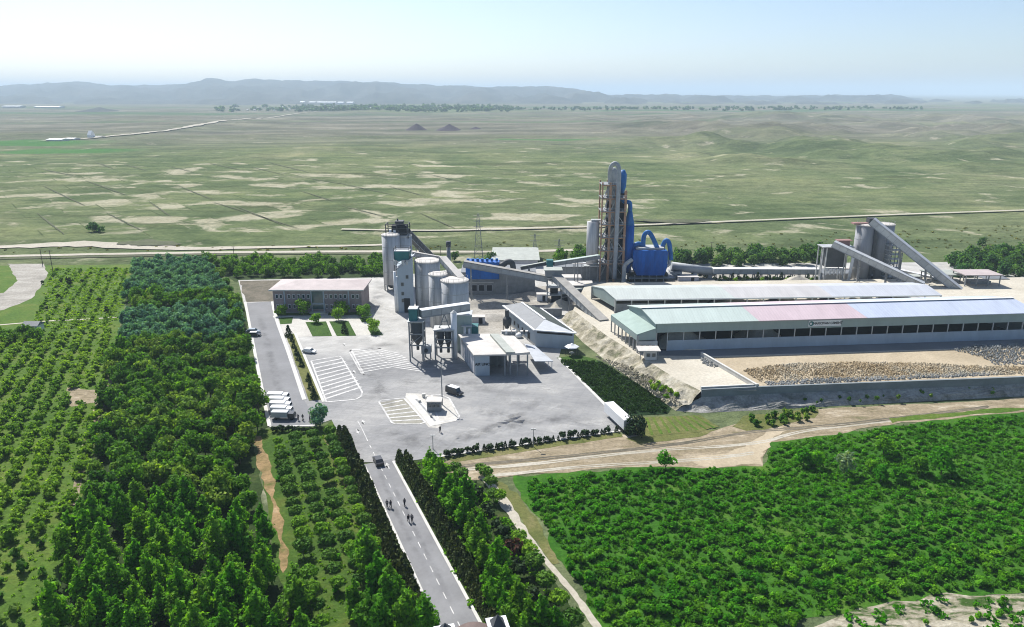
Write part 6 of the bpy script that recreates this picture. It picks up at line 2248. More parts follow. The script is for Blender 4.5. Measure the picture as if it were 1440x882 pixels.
P_fie = variants('field_shrub', 6, mk_shrub('field_shrub', 'field', 1.65, 2.6, 210, .30))
P_rou = variants('rough_shrub', 3, mk_shrub('rough_shrub', 'field', 2.0, 2.3, 180, .32))
P_thu = variants('thuja', 4, mk_cone('thuja', 'thuja', 2.9, 1.8, 360, .25, top=.34))
P_con = variants('conical_shrub', 3, mk_cone('conical_shrub', 'dark', 2.8, 2.2, 240, .26, 'shrub'))
P_rnd = variants('round_shrub', 2, mk_shrub('round_shrub', 'dark', 2.0, 2.6, 220, .3))
P_bel = variants('belt_tree', 3, mk_broad('belt_tree', 'belt', 5.0, 5.6, 380, .5, low=.05, trunk=False))
P_fbe = variants('belt_tree', 3, mk_broad('belt_tree', 'farbelt', 6.0, 6.5, 380, .55, low=.05, trunk=False))
P_low = variants('small_dark_tree', 2, mk_broad('small_dark_tree', 'dark', 3.0, 2.6, 200, .32, low=.1, trunk=False))
P_gar = variants('garden_tree', 2, mk_broad('garden_tree', 'bright', 4.6, 4.6, 640, .32, low=-.06, kb=9, inner=.6))
P_far = variants('far_tree', 2, mk_broad('far_tree', 'farbelt', 9, 11, 60, 2.2, low=.02, trunk=False, kb=5))


def near_first(pts, k):
    """the k that show largest (nearest) and the rest"""
    p = sorted(pts, key=lambda q: q[1])
    return p[:k], p[k:]


TRK = [(346, 606), (380, 608), (400, 680), (412, 740), (424, 800), (394, 812), (372, 720), (356, 660)]
# silvery block (with a green band across it)
SIL = [(192, 372), (288, 371), (302, 392), (332, 430), (338, 452), (342, 486), (170, 488), (180, 440), (176, 425)]
BAND = [(178, 424), (330, 424), (336, 438), (180, 444)]
sp = scatter(SIL, 4.0, 4.3, .2, .3, 1, avoid=(BAND,))


def lab_sil(x, y):
    return ('blue green silvery tree in the far block nearest the railway' if y > 285 else 'blue green silvery tree in the near block left of the car park lane')


plant(P_oli, sp, .85, 1.2, lab_sil, 'silvery trees planted in the blue green grove')
# dark grove
GRO = [(170, 490), (343, 488), (352, 520), (366, 575), (372, 606), (356, 612), (368, 665), (382, 730), (330, 735), (240, 715), (120, 720), (132, 640), (150, 565), (160, 505)]


def lab_gro(x, y):
    if y > 215:
        return 'dark green grove tree just in front of the silvery block'
    if y > 165:
        return 'dark green broad tree in the middle of the left grove'
    return 'olive green broad tree in the left grove next to the poplars'


gp = scatter(GRO, 4.6, 4.4, .1, .40, 2, skip=.05, avoid=(TRK,))
gp += scatter(BAND, 4.0, 4.4, .1, .3, 8)
gp += [tuple(G(*p)[:2]) for p in ((318, 404), (322, 418), (312, 396), (332, 442), (334, 462), (338, 478), (343, 505), (350, 530), (356, 552), (364, 578))]
plant(P_for, gp[:290], .8, 1.22, lab_gro, 'broad trees of the dark green grove')
# poplars bottom left, and by the gate
POP = [(112, 722), (240, 718), (330, 738), (392, 745), (404, 800), (440, 930), (60, 930), (84, 815)]
pp = scatter(POP, 3.9, 3.7, .2, .40, 3, skip=.08, avoid=(TRK,))
plant(P_pop, pp, .7, 1.15, 'bright green pointed poplar in the grove at lower left', 'poplars in the lower left grove')
pp2 = [tuple(G(*p)[:2]) for p in ((520, 812), (536, 826), (552, 845), (531, 850), (560, 868), (580, 880), (545, 880), (515, 790), (598, 905), (570, 900), (540, 905), (500, 870), (520, 890), (600, 890))]
plant(P_pop, pp2, .75, 1.1, 'bright green poplar beside the thuja hedge left of the road', 'poplars along the left hedge')
pp3 = [tuple(G(*p)[:2]) for p in ((606, 668), (612, 682), (622, 694), (632, 712), (641, 730), (652, 746), (664, 764), (656, 722), (668, 782), (682, 800), (700, 815), (694, 838), (712, 850), (728, 872), (702, 868), (744, 902), (716, 905), (690, 860), (760, 905), (780, 912), (640, 700), (676, 765), (708, 880), (735, 915))]
plant(P_pop, pp3, .8, 1.12, 'bright green poplar in the strip right of the road hedge', 'poplars right of the road')
P_pur = Proto(tree_proto('purple_tree', cloud(blobs_broad(3.6, 3.2, np.random.default_rng(4), .15, 8), 420, .3, 5), L['purple'], 3.6, .08, np.random.default_rng(4), '', 'tree').root)
P_pur.put(G(656, 700), 0, 1, 'dark red leaved small tree between poplars right of the road')
P_pur.put(G(722, 786), 1, 1.1, 'dark red leaved shrub tree near the lower end of the footpath')
# globe trees right of road
gl = [((684, 676), 1.0), ((690, 688), .95), ((694, 706), .9), ((703, 709), .95), ((676, 668), .8), ((650, 676), .9), ((730, 768), 1.0), ((738, 782), 1.0), ((745, 790), 1.05), ((752, 806), 1.15), ((768, 832), 1.1), ((786, 858), 1.1), ((640, 668), .9), ((806, 888), 1.1)]
for i, (p, s_) in enumerate(gl):
    (P_glb if i in (3, 6, 7, 8, 11) else P_glo)[i % 2].put(G(*p), i * 1.3, s_, 'mushroom shaped globe tree beside the pale footpath right of the road', 'globe trees along the footpath')
rs_ = [tuple(G(*p)[:2]) for p in ((640, 684), (670, 700), (686, 722), (700, 745), (716, 765), (708, 752), (735, 812), (750, 838), (765, 862), (724, 800), (778, 882), (742, 850), (668, 690))]
plant(P_rnd, rs_, .8, 1.3, 'low dark shrub among the poplars beside the footpath', 'dark shrubs by the footpath')

# globe tree orchard left of the road
GLO = [(372, 622), (455, 612), (472, 620), (545, 780), (520, 800), (500, 850), (470, 880), (440, 900), (415, 800), (398, 770), (390, 700)]
gp2 = scatter(GLO, 4.2, 3.9, math.atan2(RD.y, RD.x), .07, 4, skip=.07, avoid=(TRK,))
for x, y in gp2:
    b_ = RV.random() < (.45 if y < 125 else .08)
    s_ = RV.uniform(.75, 1.1)
    RV.choice(P_glb if b_ else P_glo).put((x, y, 0), RV.uniform(0, 6), s_, 'bright green globe tree in rows left of the road' if b_ else 'dark clipped globe tree on a thin stem in rows left of the road', 'globe trees in rows left of the road')
us_ = scatter([(380, 640), (470, 630), (560, 800), (520, 880), (440, 900), (405, 760)], 3.2, 3.4, .4, .45, 14, skip=.8)
plant(P_rou, us_, .45, .85, 'low rough shrub in the grass between globe trees', 'rough shrubs between globe trees')

# orchard rows far left
OR1 = [(-50, 470), (160, 466), (164, 490), (146, 545), (128, 640), (108, 720), (60, 760), (-50, 770)]
op = scatter(OR1, 2.1, 4.3, math.atan2(RD.y, RD.x), .13, 5, skip=.10, avoid=([(93, 545), (138, 547), (142, 568), (98, 574)],))
op1, op2 = near_first(op, 280)
plant(P_bus, op1, .75, 1.25, 'yellow green orchard bush in rows at the far left', 'orchard bushes at the far left')
stuff_mesh('orchard_bushes', P_bus, op2, .75, 1.2, label='farther yellow green orchard bushes in rows')
OR2 = [(70, 378), (182, 378), (172, 430), (160, 462), (46, 466), (56, 425), (66, 400)]
op = scatter(OR2, 2.6, 5.0, math.atan2(RD.y, RD.x), .14, 6, skip=.15)
stuff_mesh('young_orchard', P_bus, op, .4, .75, label='young orchard bushes in faint rows on yellow green grass')
for i, p in enumerate(((98, 402), (82, 420), (95, 440), (120, 441), (150, 440), (116, 398), (86, 398), (60, 400), (150, 392), (66, 436), (128, 412), (140, 425))):
    P_low[i % 2].put(G(*p), i, (1.25 if i == 0 else RV.uniform(.5, .8)), 'largest dark round tree in the young orchard' if i == 0 else 'small dark tree dotted in the young orchard', None if i == 0 else 'dark trees in the young orchard')
OR3 = [(-50, 772), (60, 765), (105, 725), (82, 810), (58, 930), (-50, 930)]
op = scatter(OR3, 3.2, 3.2, .2, .4, 7, skip=.35)
plant(P_sbu, op, .6, 1.3, 'dull green bush at the lower left corner', 'bushes at the lower left corner')
op = scatter([(-50, 474), (52, 470), (60, 480), (-50, 490)], 3, 3, 0, .4, 9)
plant(P_bel, op, .5, .8, 'bright round tree by the small white hut at the left edge', 'trees by the white hut')

# the hedges of thujas along the road
for side, off, s0, rows, grp in ((-1, HW + 1.3, -17, (0, 1.4), 'left'), (1, HW + 1.4, 1.0, (0, 1.5), 'right')):
    for r_ in rows:
        s_ = s0 + r_ * .4
        while s_ < RL - 6:
            p = rp(s_, side * (off + r_ + RV.uniform(-.12, .12)))
            k_ = RV.uniform(.82, 1.12) * (1.0 if side > 0 else 1.02)
            RV.choice(P_thu).put((p.x, p.y, 0), RV.uniform(0, 6), (k_ * .95, k_ * .95, k_ * RV.uniform(.88, 1.12)), 'brownish green thuja in the tight hedge %s of the entrance road' % grp, 'thujas hedging the %s road edge' % grp)
            s_ += 1.12

# right hand field of shrubs
FP = [(735, 680), (900, 662), (1072, 661), (1086, 628), (1150, 617), (1255, 602), (1390, 588), (1520, 577), (1600, 830), (1390, 829), (1290, 836), (1180, 857), (1090, 880), (1010, 925), (870, 925), (850, 882), (796, 790)]
fp = scatter(FP, 1.95, 2.2, .55, .30, 10, skip=.12)
UR = [tuple(G(*p)[:2]) for p in ((1078, 622), (1250, 596), (1390, 580), (1540, 570), (1540, 694), (1400, 702), (1250, 694), (1090, 672))]
def growth(p):
    return mnoise.noise(Vector((p[0] * .055, p[1] * .075, 3.3))) + .5 * mnoise.noise(Vector((p[0] * .17, p[1] * .2, 1.3)))


fp = [p for p in fp if not (growth(p) < -.22 and RV.random() < .65)]
fp1, fp2 = near_first([p for p in fp if not in_poly(*p, UR)], 300)
plant(P_fie, fp1, .42, 1.1, 'green shrub in the dense planted field at lower right', 'shrubs of the dense planted field')
stuff_mesh('field_shrubs', P_fie, fp2, .42, .95, label='farther green shrubs of the dense planted field')
stuff_mesh('low_shrubs', P_fie, [p for k, p in enumerate(fp) if in_poly(*p, UR) and growth(p) > -.35], .3, .8, label='low shrubs between the scattered trees of the right field')
P_pine = variants('field_tree', 2, mk_broad('field_tree', 'field', 4.2, 3.6, 480, .32, low=.18))
for i, (p, s_, lb) in enumerate((((1323, 668), 1.15, 'largest dark round tree in the right field, near its right edge'), ((1290, 667), .95, 'second dark round tree left of the largest one in the right field'), ((1242, 640), .9, 'small dark tree standing midway up the right field'), ((1130, 655), .9, 'round dark tree left of the pale tree in the right field'), ((1145, 657), .75, 'smaller round tree touching the one left of the pale tree'), ((1262, 678), .8, 'slim tree with clear trunk in the right field'), ((1238, 678), .7, 'little twin tree beside the slim trunked one'), ((1224, 665), .7, 'small tree right of the pale tree in the field'), ((936, 660), .8, 'lone dark shrub tree on the edge of the dirt road'))):
    P_pine[i % 2].put(G(*p), i, s_ * 1.25, lb)
P_pale = Proto(tree_proto('pale_tree', cloud(blobs_broad(5.4, 4.4, np.random.default_rng(9), .2, 9), 620, .3, 12), L['pale'], 5.4, .1, np.random.default_rng(9), '', 'tree').root)
P_pale.put(G(1187, 668), 0, 1, 'pale silvery tree standing taller than the shrubs of the right field')
# scrub on the bare corner
bp = scatter([(1120, 900), (1180, 872), (1290, 850), (1390, 842), (1600, 842), (1600, 925), (1020, 940)], 3.0, 2.4, 0, .45, 15, skip=.4)
plant(P_rou, bp, .35, .7, 'low tuft of scrub on the bare ground at lower right', 'scrub tufts on the bare corner')
bp = scatter([(1050, 585), (1148, 575), (1146, 590), (1088, 602), (1052, 600)], 2.2, 2.0, 0, .45, 16, skip=.2)
plant(P_sbu, bp, .6, 1.1, 'dull bush in the dry verge below the retaining wall', 'bushes in the dry verge')
bp = scatter([(1060, 562), (1390, 548), (1500, 545), (1500, 556), (1390, 561), (1200, 571), (1070, 577)], 4.0, 2.2, 0, .45, 17, skip=.55)
plant(P_sbu, bp, .4, .9, 'scrubby bush on the grey slope below the retaining wall', 'bushes on the grey slope', z=1.0)
bp = [tuple(G(x, y, 2.0)[:2]) for x, y in ((915, 538), (925, 541), (934, 545), (942, 551), (930, 549), (920, 546), (950, 556), (938, 558))]
plant(P_bus, bp, .6, 1.0, 'bright bush growing on the rubble bank', 'bushes on the rubble bank', z=1.4)

# plaza edge shrubs
x = 629
i = 0
while x < 872:
    y = 642.5 - (x - 622) * (36 / 250)
    big = i % 5 in (0, 3) or x < 650
    (P_rnd if big else P_con)[i % 2].put(G(x, y), i * .9, RV.uniform(.8, 1.05) if big else RV.uniform(.35, .62), 'dark clipped round shrub along the front edge of the square' if big else 'small dark pointed shrub along the front edge of the square', 'round shrubs on the square edge' if big else 'pointed shrubs on the square edge')
    x += RV.uniform(7, 11) if big else RV.uniform(4, 7)
    i += 1
for i, (p, s_) in enumerate((((406, 473), 1.25), ((411, 480), .8), ((413, 489), .75), ((417, 499), .8), ((420, 506), .9), ((424.5, 515), .85), ((434, 536), .8), ((437, 547), .9), ((442, 560), 1.0))):
    P_con[i % 3].put(G(*p, .16), i, s_, 'tallest dark conical shrub at the top of the median strip' if i == 0 else 'dark conical shrub in the dry median strip', None if i == 0 else 'conical shrubs in the median strip')
for i, (p, s_, lb) in enumerate((((396, 444), 1.0, 'bright round tree at the left corner of the office'), ((427, 443), 1.1, 'bright tree left of the office entrance'), ((481, 443), 1.25, 'large bright tree right of the office entrance'), ((476, 450), .85, 'bright tree in front of the large one right of the office entrance'), ((507, 444), .9, 'bright tree by the right corner of the office'), ((513, 449), 1.0, 'bright tree in front of the right office corner tree'), ((444, 454), .85, 'small bright tree on top edge of the left office lawn'), ((525, 467), .9, 'yellow green tree on the separate small right lawn'))):
    P_gar[i % 2].put(G(*p, .15), i, s_ * 1.12, lb)
P_spr = Proto(mk_cone('spruce', 'dark', 4.4, 2.6, 340, .28, 'tree', True)(np.random.default_rng(2), 0).root)
P_spr.put(G(484.5, 468, .15), 0, 1, 'dark spruce on the right office lawn')
P_grt = Proto(tree_proto('rounded_tree', cloud(blobs_broad(6.2, 5.4, np.random.default_rng(21), .06, 11), 1100, .33, 22, .6), L['olive'], 6.2, .13, np.random.default_rng(21), '', 'tree').root)
P_grt.put(G(450, 600), 0, 1.0, 'big blue green tree where the car park lane meets the road')
P_drk = Proto(tree_proto('dark_shrub_tree', cloud(blobs_broad(5.2, 6.0, np.random.default_rng(23), .02, 11), 900, .34, 23, .6), L['dark'], 5.2, .12, np.random.default_rng(23), '', 'tree').root)
P_drk.put(G(893, 612), 0, 1.0, 'nearly black bushy tree at the end of the white trailer')
x = 386
i = 0
while x < 442:
    P_rnd[i % 2].put(G(x, 607 + .02 * (x - 386)), i, RV.uniform(.75, .95), 'dark shrub in the hedge below the parked trucks', 'hedge shrubs below the parked trucks')
    x += 7
    i += 1
# belts behind the plant
bp = scatter([(290, 371), (420, 369), (543, 369), (543, 388), (420, 390), (332, 393), (312, 384)], 5.0, 6.0, 0, .4, 11)
plant(P_bel, bp, .75, 1.15, 'bright green low tree in the belt behind the office', 'trees of the belt behind the office')
bp = scatter([(784, 362), (840, 360), (840, 374), (786, 376)], 5.0, 6.0, 0, .4, 12)
plant(P_bel, bp, .8, 1.2, 'bright green tree between the dark hall and white silo', 'trees left of the white silo')
bp = scatter([(944, 362), (1040, 360), (1160, 357), (1160, 374), (1040, 376), (946, 376)], 6.0, 7.0, 0, .4, 13)
plant(P_fbe, bp, .8, 1.25, 'dark green tree in the belt behind the white roofed conveyor', 'trees of the belt behind the long conveyor')
bp = scatter([(1325, 372), (1390, 360), (1520, 355), (1520, 394), (1390, 396), (1340, 392)], 6.0, 7.0, 0, .4, 18)
plant(P_fbe, bp, .9, 1.35, 'dark green tree in the clump at the right behind the steep conveyor', 'trees of the right hand clump')
x = 968
i = 0
while x < 1150:
    yb = 394 + (3 if i % 2 else 0) if x > 1000 else 391
    (P_rnd, P_con, P_bus)[i % 3][i % 2].put(G(x, yb), i, RV.uniform(.9, 1.25), 'dark or yellowish shrub in the row below the white roofed conveyor', 'shrubs below the long conveyor')
    x += RV.uniform(4.5, 7.5)
    i += 1
bp = [tuple(G(*p)[:2]) for p in ((815, 357), (640, 367), (690, 371), (1380, 345), (1270, 352), (130, 326), (136, 325), (142, 327))]
plant(P_fbe, bp, .7, 1.0, 'lone dark tree on the plain just behind the plant', 'lone trees on the near plain')

# far tree lines and the village
far_i = 0
for (xa, xb, ya, yb, n_, sc_, hs_) in ((420, 700, 150, 157.5, 150, 1.25, 1.0), (700, 1290, 152.5, 155, 90, 1.1, .8), (305, 420, 150, 157, 42, 1.2, .9), (158, 215, 141.5, 143, 34, 1.5, .7), (255, 282, 141.5, 142.5, 14, 1.5, .7), (50, 110, 154, 156, 16, 1.1, .8), (205, 310, 153.5, 156, 40, 1.1, .6), (52, 180, 191, 199, 34, .55, .9), (180, 215, 190, 193, 10, .5, .8), (-60, 50, 150, 156, 16, 1.1, .8), (1300, 1500, 153, 156, 14, 1.0, .8)):
    for k_ in range(n_):
        u = RV.random()
        px, py = xa + (xb - xa) * u, ya + (yb - ya) * RV.random() + (0.004 * (px if False else 0))
        p = G(px, py)
        s_ = 1.45 * sc_ * RV.uniform(.7, 1.3)
        if far_i < 300:
            P_far[far_i % 2].put((p.x, p.y, ground_z(p.x, p.y) - .4), RV.uniform(0, 6), (s_ * 1.5, s_ * 1.5, s_ * hs_ * RV.uniform(.8, 1.3)), 'far off hazy tree among the farm sheds at the left edge' if py > 188 else 'far off hazy tree in the lines around the village' if px > 300 else 'far off hazy tree in the thin lines at the upper left', 'far trees round the village')
        far_i += 1

fw = [(G(RV.uniform(410, 720), RV.uniform(150, 157.5))) for _ in range(420)] + [(G(RV.uniform(700, 1300), RV.uniform(152.5, 155.5))) for _ in range(160)]
stuff_mesh('far_wood', P_far, [(p.x, p.y) for p in fw], 1.0, 2.0, label='hazy belt of trees round the far village', z=-.4)
# grass tufts and crop rows nobody could count
def tuft(leaf, seed, n=22):
    rng = np.random.default_rng(seed)
    p = np.stack([rng.uniform(-.5, .5, n), rng.uniform(-.5, .5, n), rng.uniform(.08, .42, n)], 1)
    o = bpy.data.objects.new('tuft', quads_mesh('tuft', leaf_quads(p, np.stack([rng.normal(0, .7, n), rng.normal(0, .7, n), np.full(n, .6)], 1), .26, rng), L[leaf]))
    class T:
        root = o
    return T


def tufts(name, poly, dx, leaf, s0, s1, seed, label, avoid=(), z=0.04, skip=.2):
    ps = scatter(poly, dx, dx, .3, .5, seed, skip, avoid)
    ts_ = [tuft(leaf, seed + k) for k in range(3)]
    o = stuff_mesh(name, ts_, ps, s0, s1, z, label)
    for t_ in ts_:
        bpy.data.objects.remove(t_.root)
    return o


tufts('field_grass', FP, 1.25, 'field', .6, 1.3, 51, 'rough green growth between the field shrubs')
tufts('bare_ground_weeds', [(1110, 905), (1180, 870), (1290, 848), (1390, 840), (1600, 836), (1600, 930), (1020, 940)], 2.0, 'field', .7, 1.7, 58, 'weeds scattered over the bare corner', skip=.55)
tufts('orchard_weeds', [(-50, 470), (165, 468), (146, 560), (110, 720), (60, 925), (-50, 925)], 1.9, 'bush', .4, .9, 52, 'rough yellow green growth between orchard bushes', avoid=([(93, 545), (138, 547), (142, 568), (98, 574)],))
tufts('lawn_weeds', GLO + [], 1.6, 'bush', .4, .8, 53, 'tufted grass between the globe trees', avoid=(TRK,))
tufts('roadside_weeds', [(565, 655), (622, 645), (640, 672), (690, 690), (840, 925), (700, 925)], 1.7, 'field', .7, 1.6, 54, 'rough grass beneath the roadside poplars')
tufts('orchard_weeds', [(70, 378), (182, 378), (172, 430), (160, 462), (46, 466), (56, 425), (66, 400)], 1.7, 'bush', .6, 1.3, 57, 'rough yellow green growth in the young orchard')
tufts('crop', [(786, 507), (845, 511), (903, 547), (940, 574), (936, 580), (874, 583)], .95, 'crop', .7, 1.3, 55, 'dark low crop in the plot beside the bank', z=.14, skip=.1)
tufts('steppe_scrub', [(-100, 350), (540, 345), (800, 340), (1390, 320), (1540, 300), (1540, 340), (1390, 352), (800, 346), (540, 352), (-100, 358)], 5, 'steppe', .7, 1.8, 56, 'dry scrub dotting the near plain', z=0.0, skip=.7)
# ------------------------------------------------------------------ vehicles, people, lamps, far things
def car_proto(name, mat, L_=4.3, W_=1.75, Hh=1.45, kind='car', van=False, roofmat_=None):
    root = thing(name, '', kind, (0, 0, 0))
    if van:
        prof = [(-L_ / 2, .35), (L_ / 2, .35), (L_ / 2, .9), (L_ / 2 - .9, 1.05), (L_ / 2 - 1.5, Hh), (-L_ / 2 + .1, Hh), (-L_ / 2, Hh - .3)]
    else:
        prof = [(-L_ / 2, .35), (L_ / 2, .35), (L_ / 2, .72), (L_ / 2 - .9, .88), (L_ / 2 - 1.55, Hh), (-L_ / 2 + .95, Hh), (-L_ / 2 + .25, .95), (-L_ / 2, .85)]
    n = len(prof)
    mb = MB()
    vs = []
    for sg in (-1, 1):
        for x, z in prof:
            w = W_ / 2 * (1 if z < 1.0 else .86)
            vs.append((x, sg * w, z))
    mb.add(vs, [tuple(range(n)), tuple(range(2 * n - 1, n - 1, -1))] + [(i, n + i, n + (i + 1) % n, (i + 1) % n) for i in range(n)])
    mb.build('body', mat, root)
    if roofmat_:
        mb = MB(); mb.box((-.25, 0, Hh + .04), (L_ - 1.9, W_ * .84, .08)); mb.build('roof', roofmat_, root)
    x1, x2 = L_ / 2 - 1.25, -L_ / 2 + (.3 if van else .75)
    zc, zh = 1.0, Hh - .14
    mb = MB()
    for sg in (-1, 1):
        y = sg * (W_ * .45)
        mb.add([(x1 - .05, y, zc - .05), (x2, y, zc - .05), (x2 + .25, sg * (W_ * .435 + .012), zh), (x1 - .35, sg * (W_ * .435 + .012), zh)], [(0, 1, 2, 3)])
    mb.build('side_window', M['glass'], root)
    a = prof[3 if van or True else 3]
    bq = prof[4]
    d_ = Vector((a[0] - bq[0], 0, a[1] - bq[1]))
    nn = Vector((-d_.z, 0, d_.x)).normalized()
    if nn.z < 0:
        nn = -nn
    mb = MB()
    p0, p1 = Vector((a[0], 0, a[1])) - d_ * .06 + nn * .015, Vector((bq[0], 0, bq[1])) + d_ * .1 + nn * .015
    mb.add([(p0.x, -W_ * .42, p0.z), (p0.x, W_ * .42, p0.z), (p1.x, W_ * .4, p1.z), (p1.x, -W_ * .4, p1.z)], [(0, 1, 2, 3)])
    mb.build('windscreen', M['glass'], root)
    for sx in (L_ * .31, -L_ * .3):
        for sg in (-1, 1):
            mb = MB(); mb.tube((sx, sg * (W_ / 2 - .2), .32), (sx, sg * (W_ / 2 + .02), .32), .32, n=12)
            wq = mb.build('wheel', M['black'], root)
            mb = MB(); mb.tube((sx, sg * (W_ / 2 + .02), .32), (sx, sg * (W_ / 2 + .035), .32), .18, n=10)
            mb.build('rim', M['galv'], wq, off=Vector((0, 0, 0)))
    for sg in (-1, 1):
        mb = MB(); mb.box((L_ / 2 + .01, sg * W_ * .36, .68), (.04, .32, .14)); mb.build('headlight', M['white'], root)
    return root


def truck_proto(name, mat, cab):
    root = thing(name, '', 'truck', (0, 0, 0))
    mb = MB(); mb.box((-.95, 0, 1.5), (4.4, 1.9, 1.55)); mb.build('cargo_box', mat, root)
    mb = MB()
    prof = [(1.4, .5), (3.1, .5), (3.15, 1.25), (2.85, 1.9), (1.4, 1.95)]
    mb.add([(x, -.95, z) for x, z in prof] + [(x, .95, z) for x, z in prof], [(0, 1, 2, 3, 4), (9, 8, 7, 6, 5)] + [(i, (i + 1) % 5, 5 + (i + 1) % 5, 5 + i) for i in range(5)])
    c_ = mb.build('cab', cab, root)
    mb = MB(); mb.add([(3.16, -.85, 1.3), (3.16, .85, 1.3), (2.9, .8, 1.86), (2.9, -.8, 1.86)], [(0, 1, 2, 3)]); mb.build('windscreen', M['glass'], c_, off=Vector((0, 0, 0)))
    mb = MB(); mb.box((-.3, 0, .6), (6.0, .9, .2)); mb.build('chassis', M['black'], root)
    for sx in (2.3, -1.9):
        for sg in (-1, 1):
            mb = MB(); mb.tube((sx, sg * .7, .4), (sx, sg * 1.0, .4), .4, n=12); mb.build('wheel', M['black'], root)
    return root


def place(pr, px, py, rz, label, group=None, z=.13, s_=1.0):
    return pr.put(G(px, py, z), rz, s_, label, group)


road_ang = math.atan2(RD.y, RD.x)
place(Proto(car_proto('parked_car', M['car_dark'])), 532, 651, road_ang + PI, 'dark car driving at the mouth of the entrance road', z=.14)
place(Proto(car_proto('parked_car', M['car_blue'], 4.6, 1.8, 1.5)), 356, 468, .05, 'slate blue car parked at the left edge of the car park lane')
place(Proto(car_proto('parked_car', M['car_dark'], 4.2, 1.75, 1.45, roofmat_=M['car_white'])), 358, 472.5, .02, 'dark car with pale roof parked in front of the slate blue one')
place(Proto(car_proto('parked_car', M['car_white'], 4.4, 1.75, 1.45)), 435, 496, -.25, 'white car parked at the top of the left hatched bay')
place(Proto(car_proto('van', M['car_dark'], 5.2, 1.9, 2.1, 'van', True, M['car_white'])), 639, 554, math.radians(-38), 'dark van with white roof on the open square right of the lamp mast')
tk = Proto(truck_proto('box_truck', M['car_white'], M['car_white']))
for i, (py, lb) in enumerate(((562, 'white box truck farthest from the hedge in the row of five'), (568.5, 'second white box truck from the far end of the row'), (575, 'middle white box truck of the parked row'), (581.5, 'white box truck next to the grey one in the row'))):
    tk.put(G(392 + i * 1.7, py, .13), -.03, .9, lb)
Proto(truck_proto('box_truck', M['car_grey'], M['car_dark'])).put(G(399.5, 589, .13), -.03, .95, 'grey box truck with dark cab nearest the hedge')
# white semi trailer
p0, p1 = G(857, 585, .12), G(877, 604, .12)
d_ = (p1 - p0).normalized()
root = thing('semi_trailer', 'long white box trailer parked at the right corner of the square', 'trailer', ((p0 + p1) / 2).to_tuple())
r_ang = math.atan2(d_.y, d_.x)
mb = MB(); mb.box((0, 0, 2.35), (11.5, 2.5, 2.5)); mb.build('cargo_box', M['car_white'], root, off=Vector((0, 0, 0)))
mb = MB(); mb.box((0, 0, .95), (11.0, 1.0, .26)); mb.build('chassis', M['black'], root, off=Vector((0, 0, 0)))
for sx in (2.4, 3.6, 4.8):
    for sg in (-1, 1):
        mb = MB(); mb.tube((sx, sg * .8, .48), (sx, sg * 1.2, .48), .48, n=12); mb.build('wheel', M['black'], root, off=Vector((0, 0, 0)))
for sg in (-.8, .8):
    mb = MB(); mb.box((-3.6, sg, .45), (.2, .2, .9)); mb.build('landing_leg', M['steel'], root, off=Vector((0, 0, 0)))
mb = MB(); mb.box((5.78, 0, 2.35), (.06, 2.3, 2.3)); mb.box((5.83, 0, 2.35), (.05, .06, 2.2)); mb.build('rear_door', M['car_grey'], root, off=Vector((0, 0, 0)))
root.rotation_euler = (0, 0, r_ang)
root.location = G(869, 596, .12)


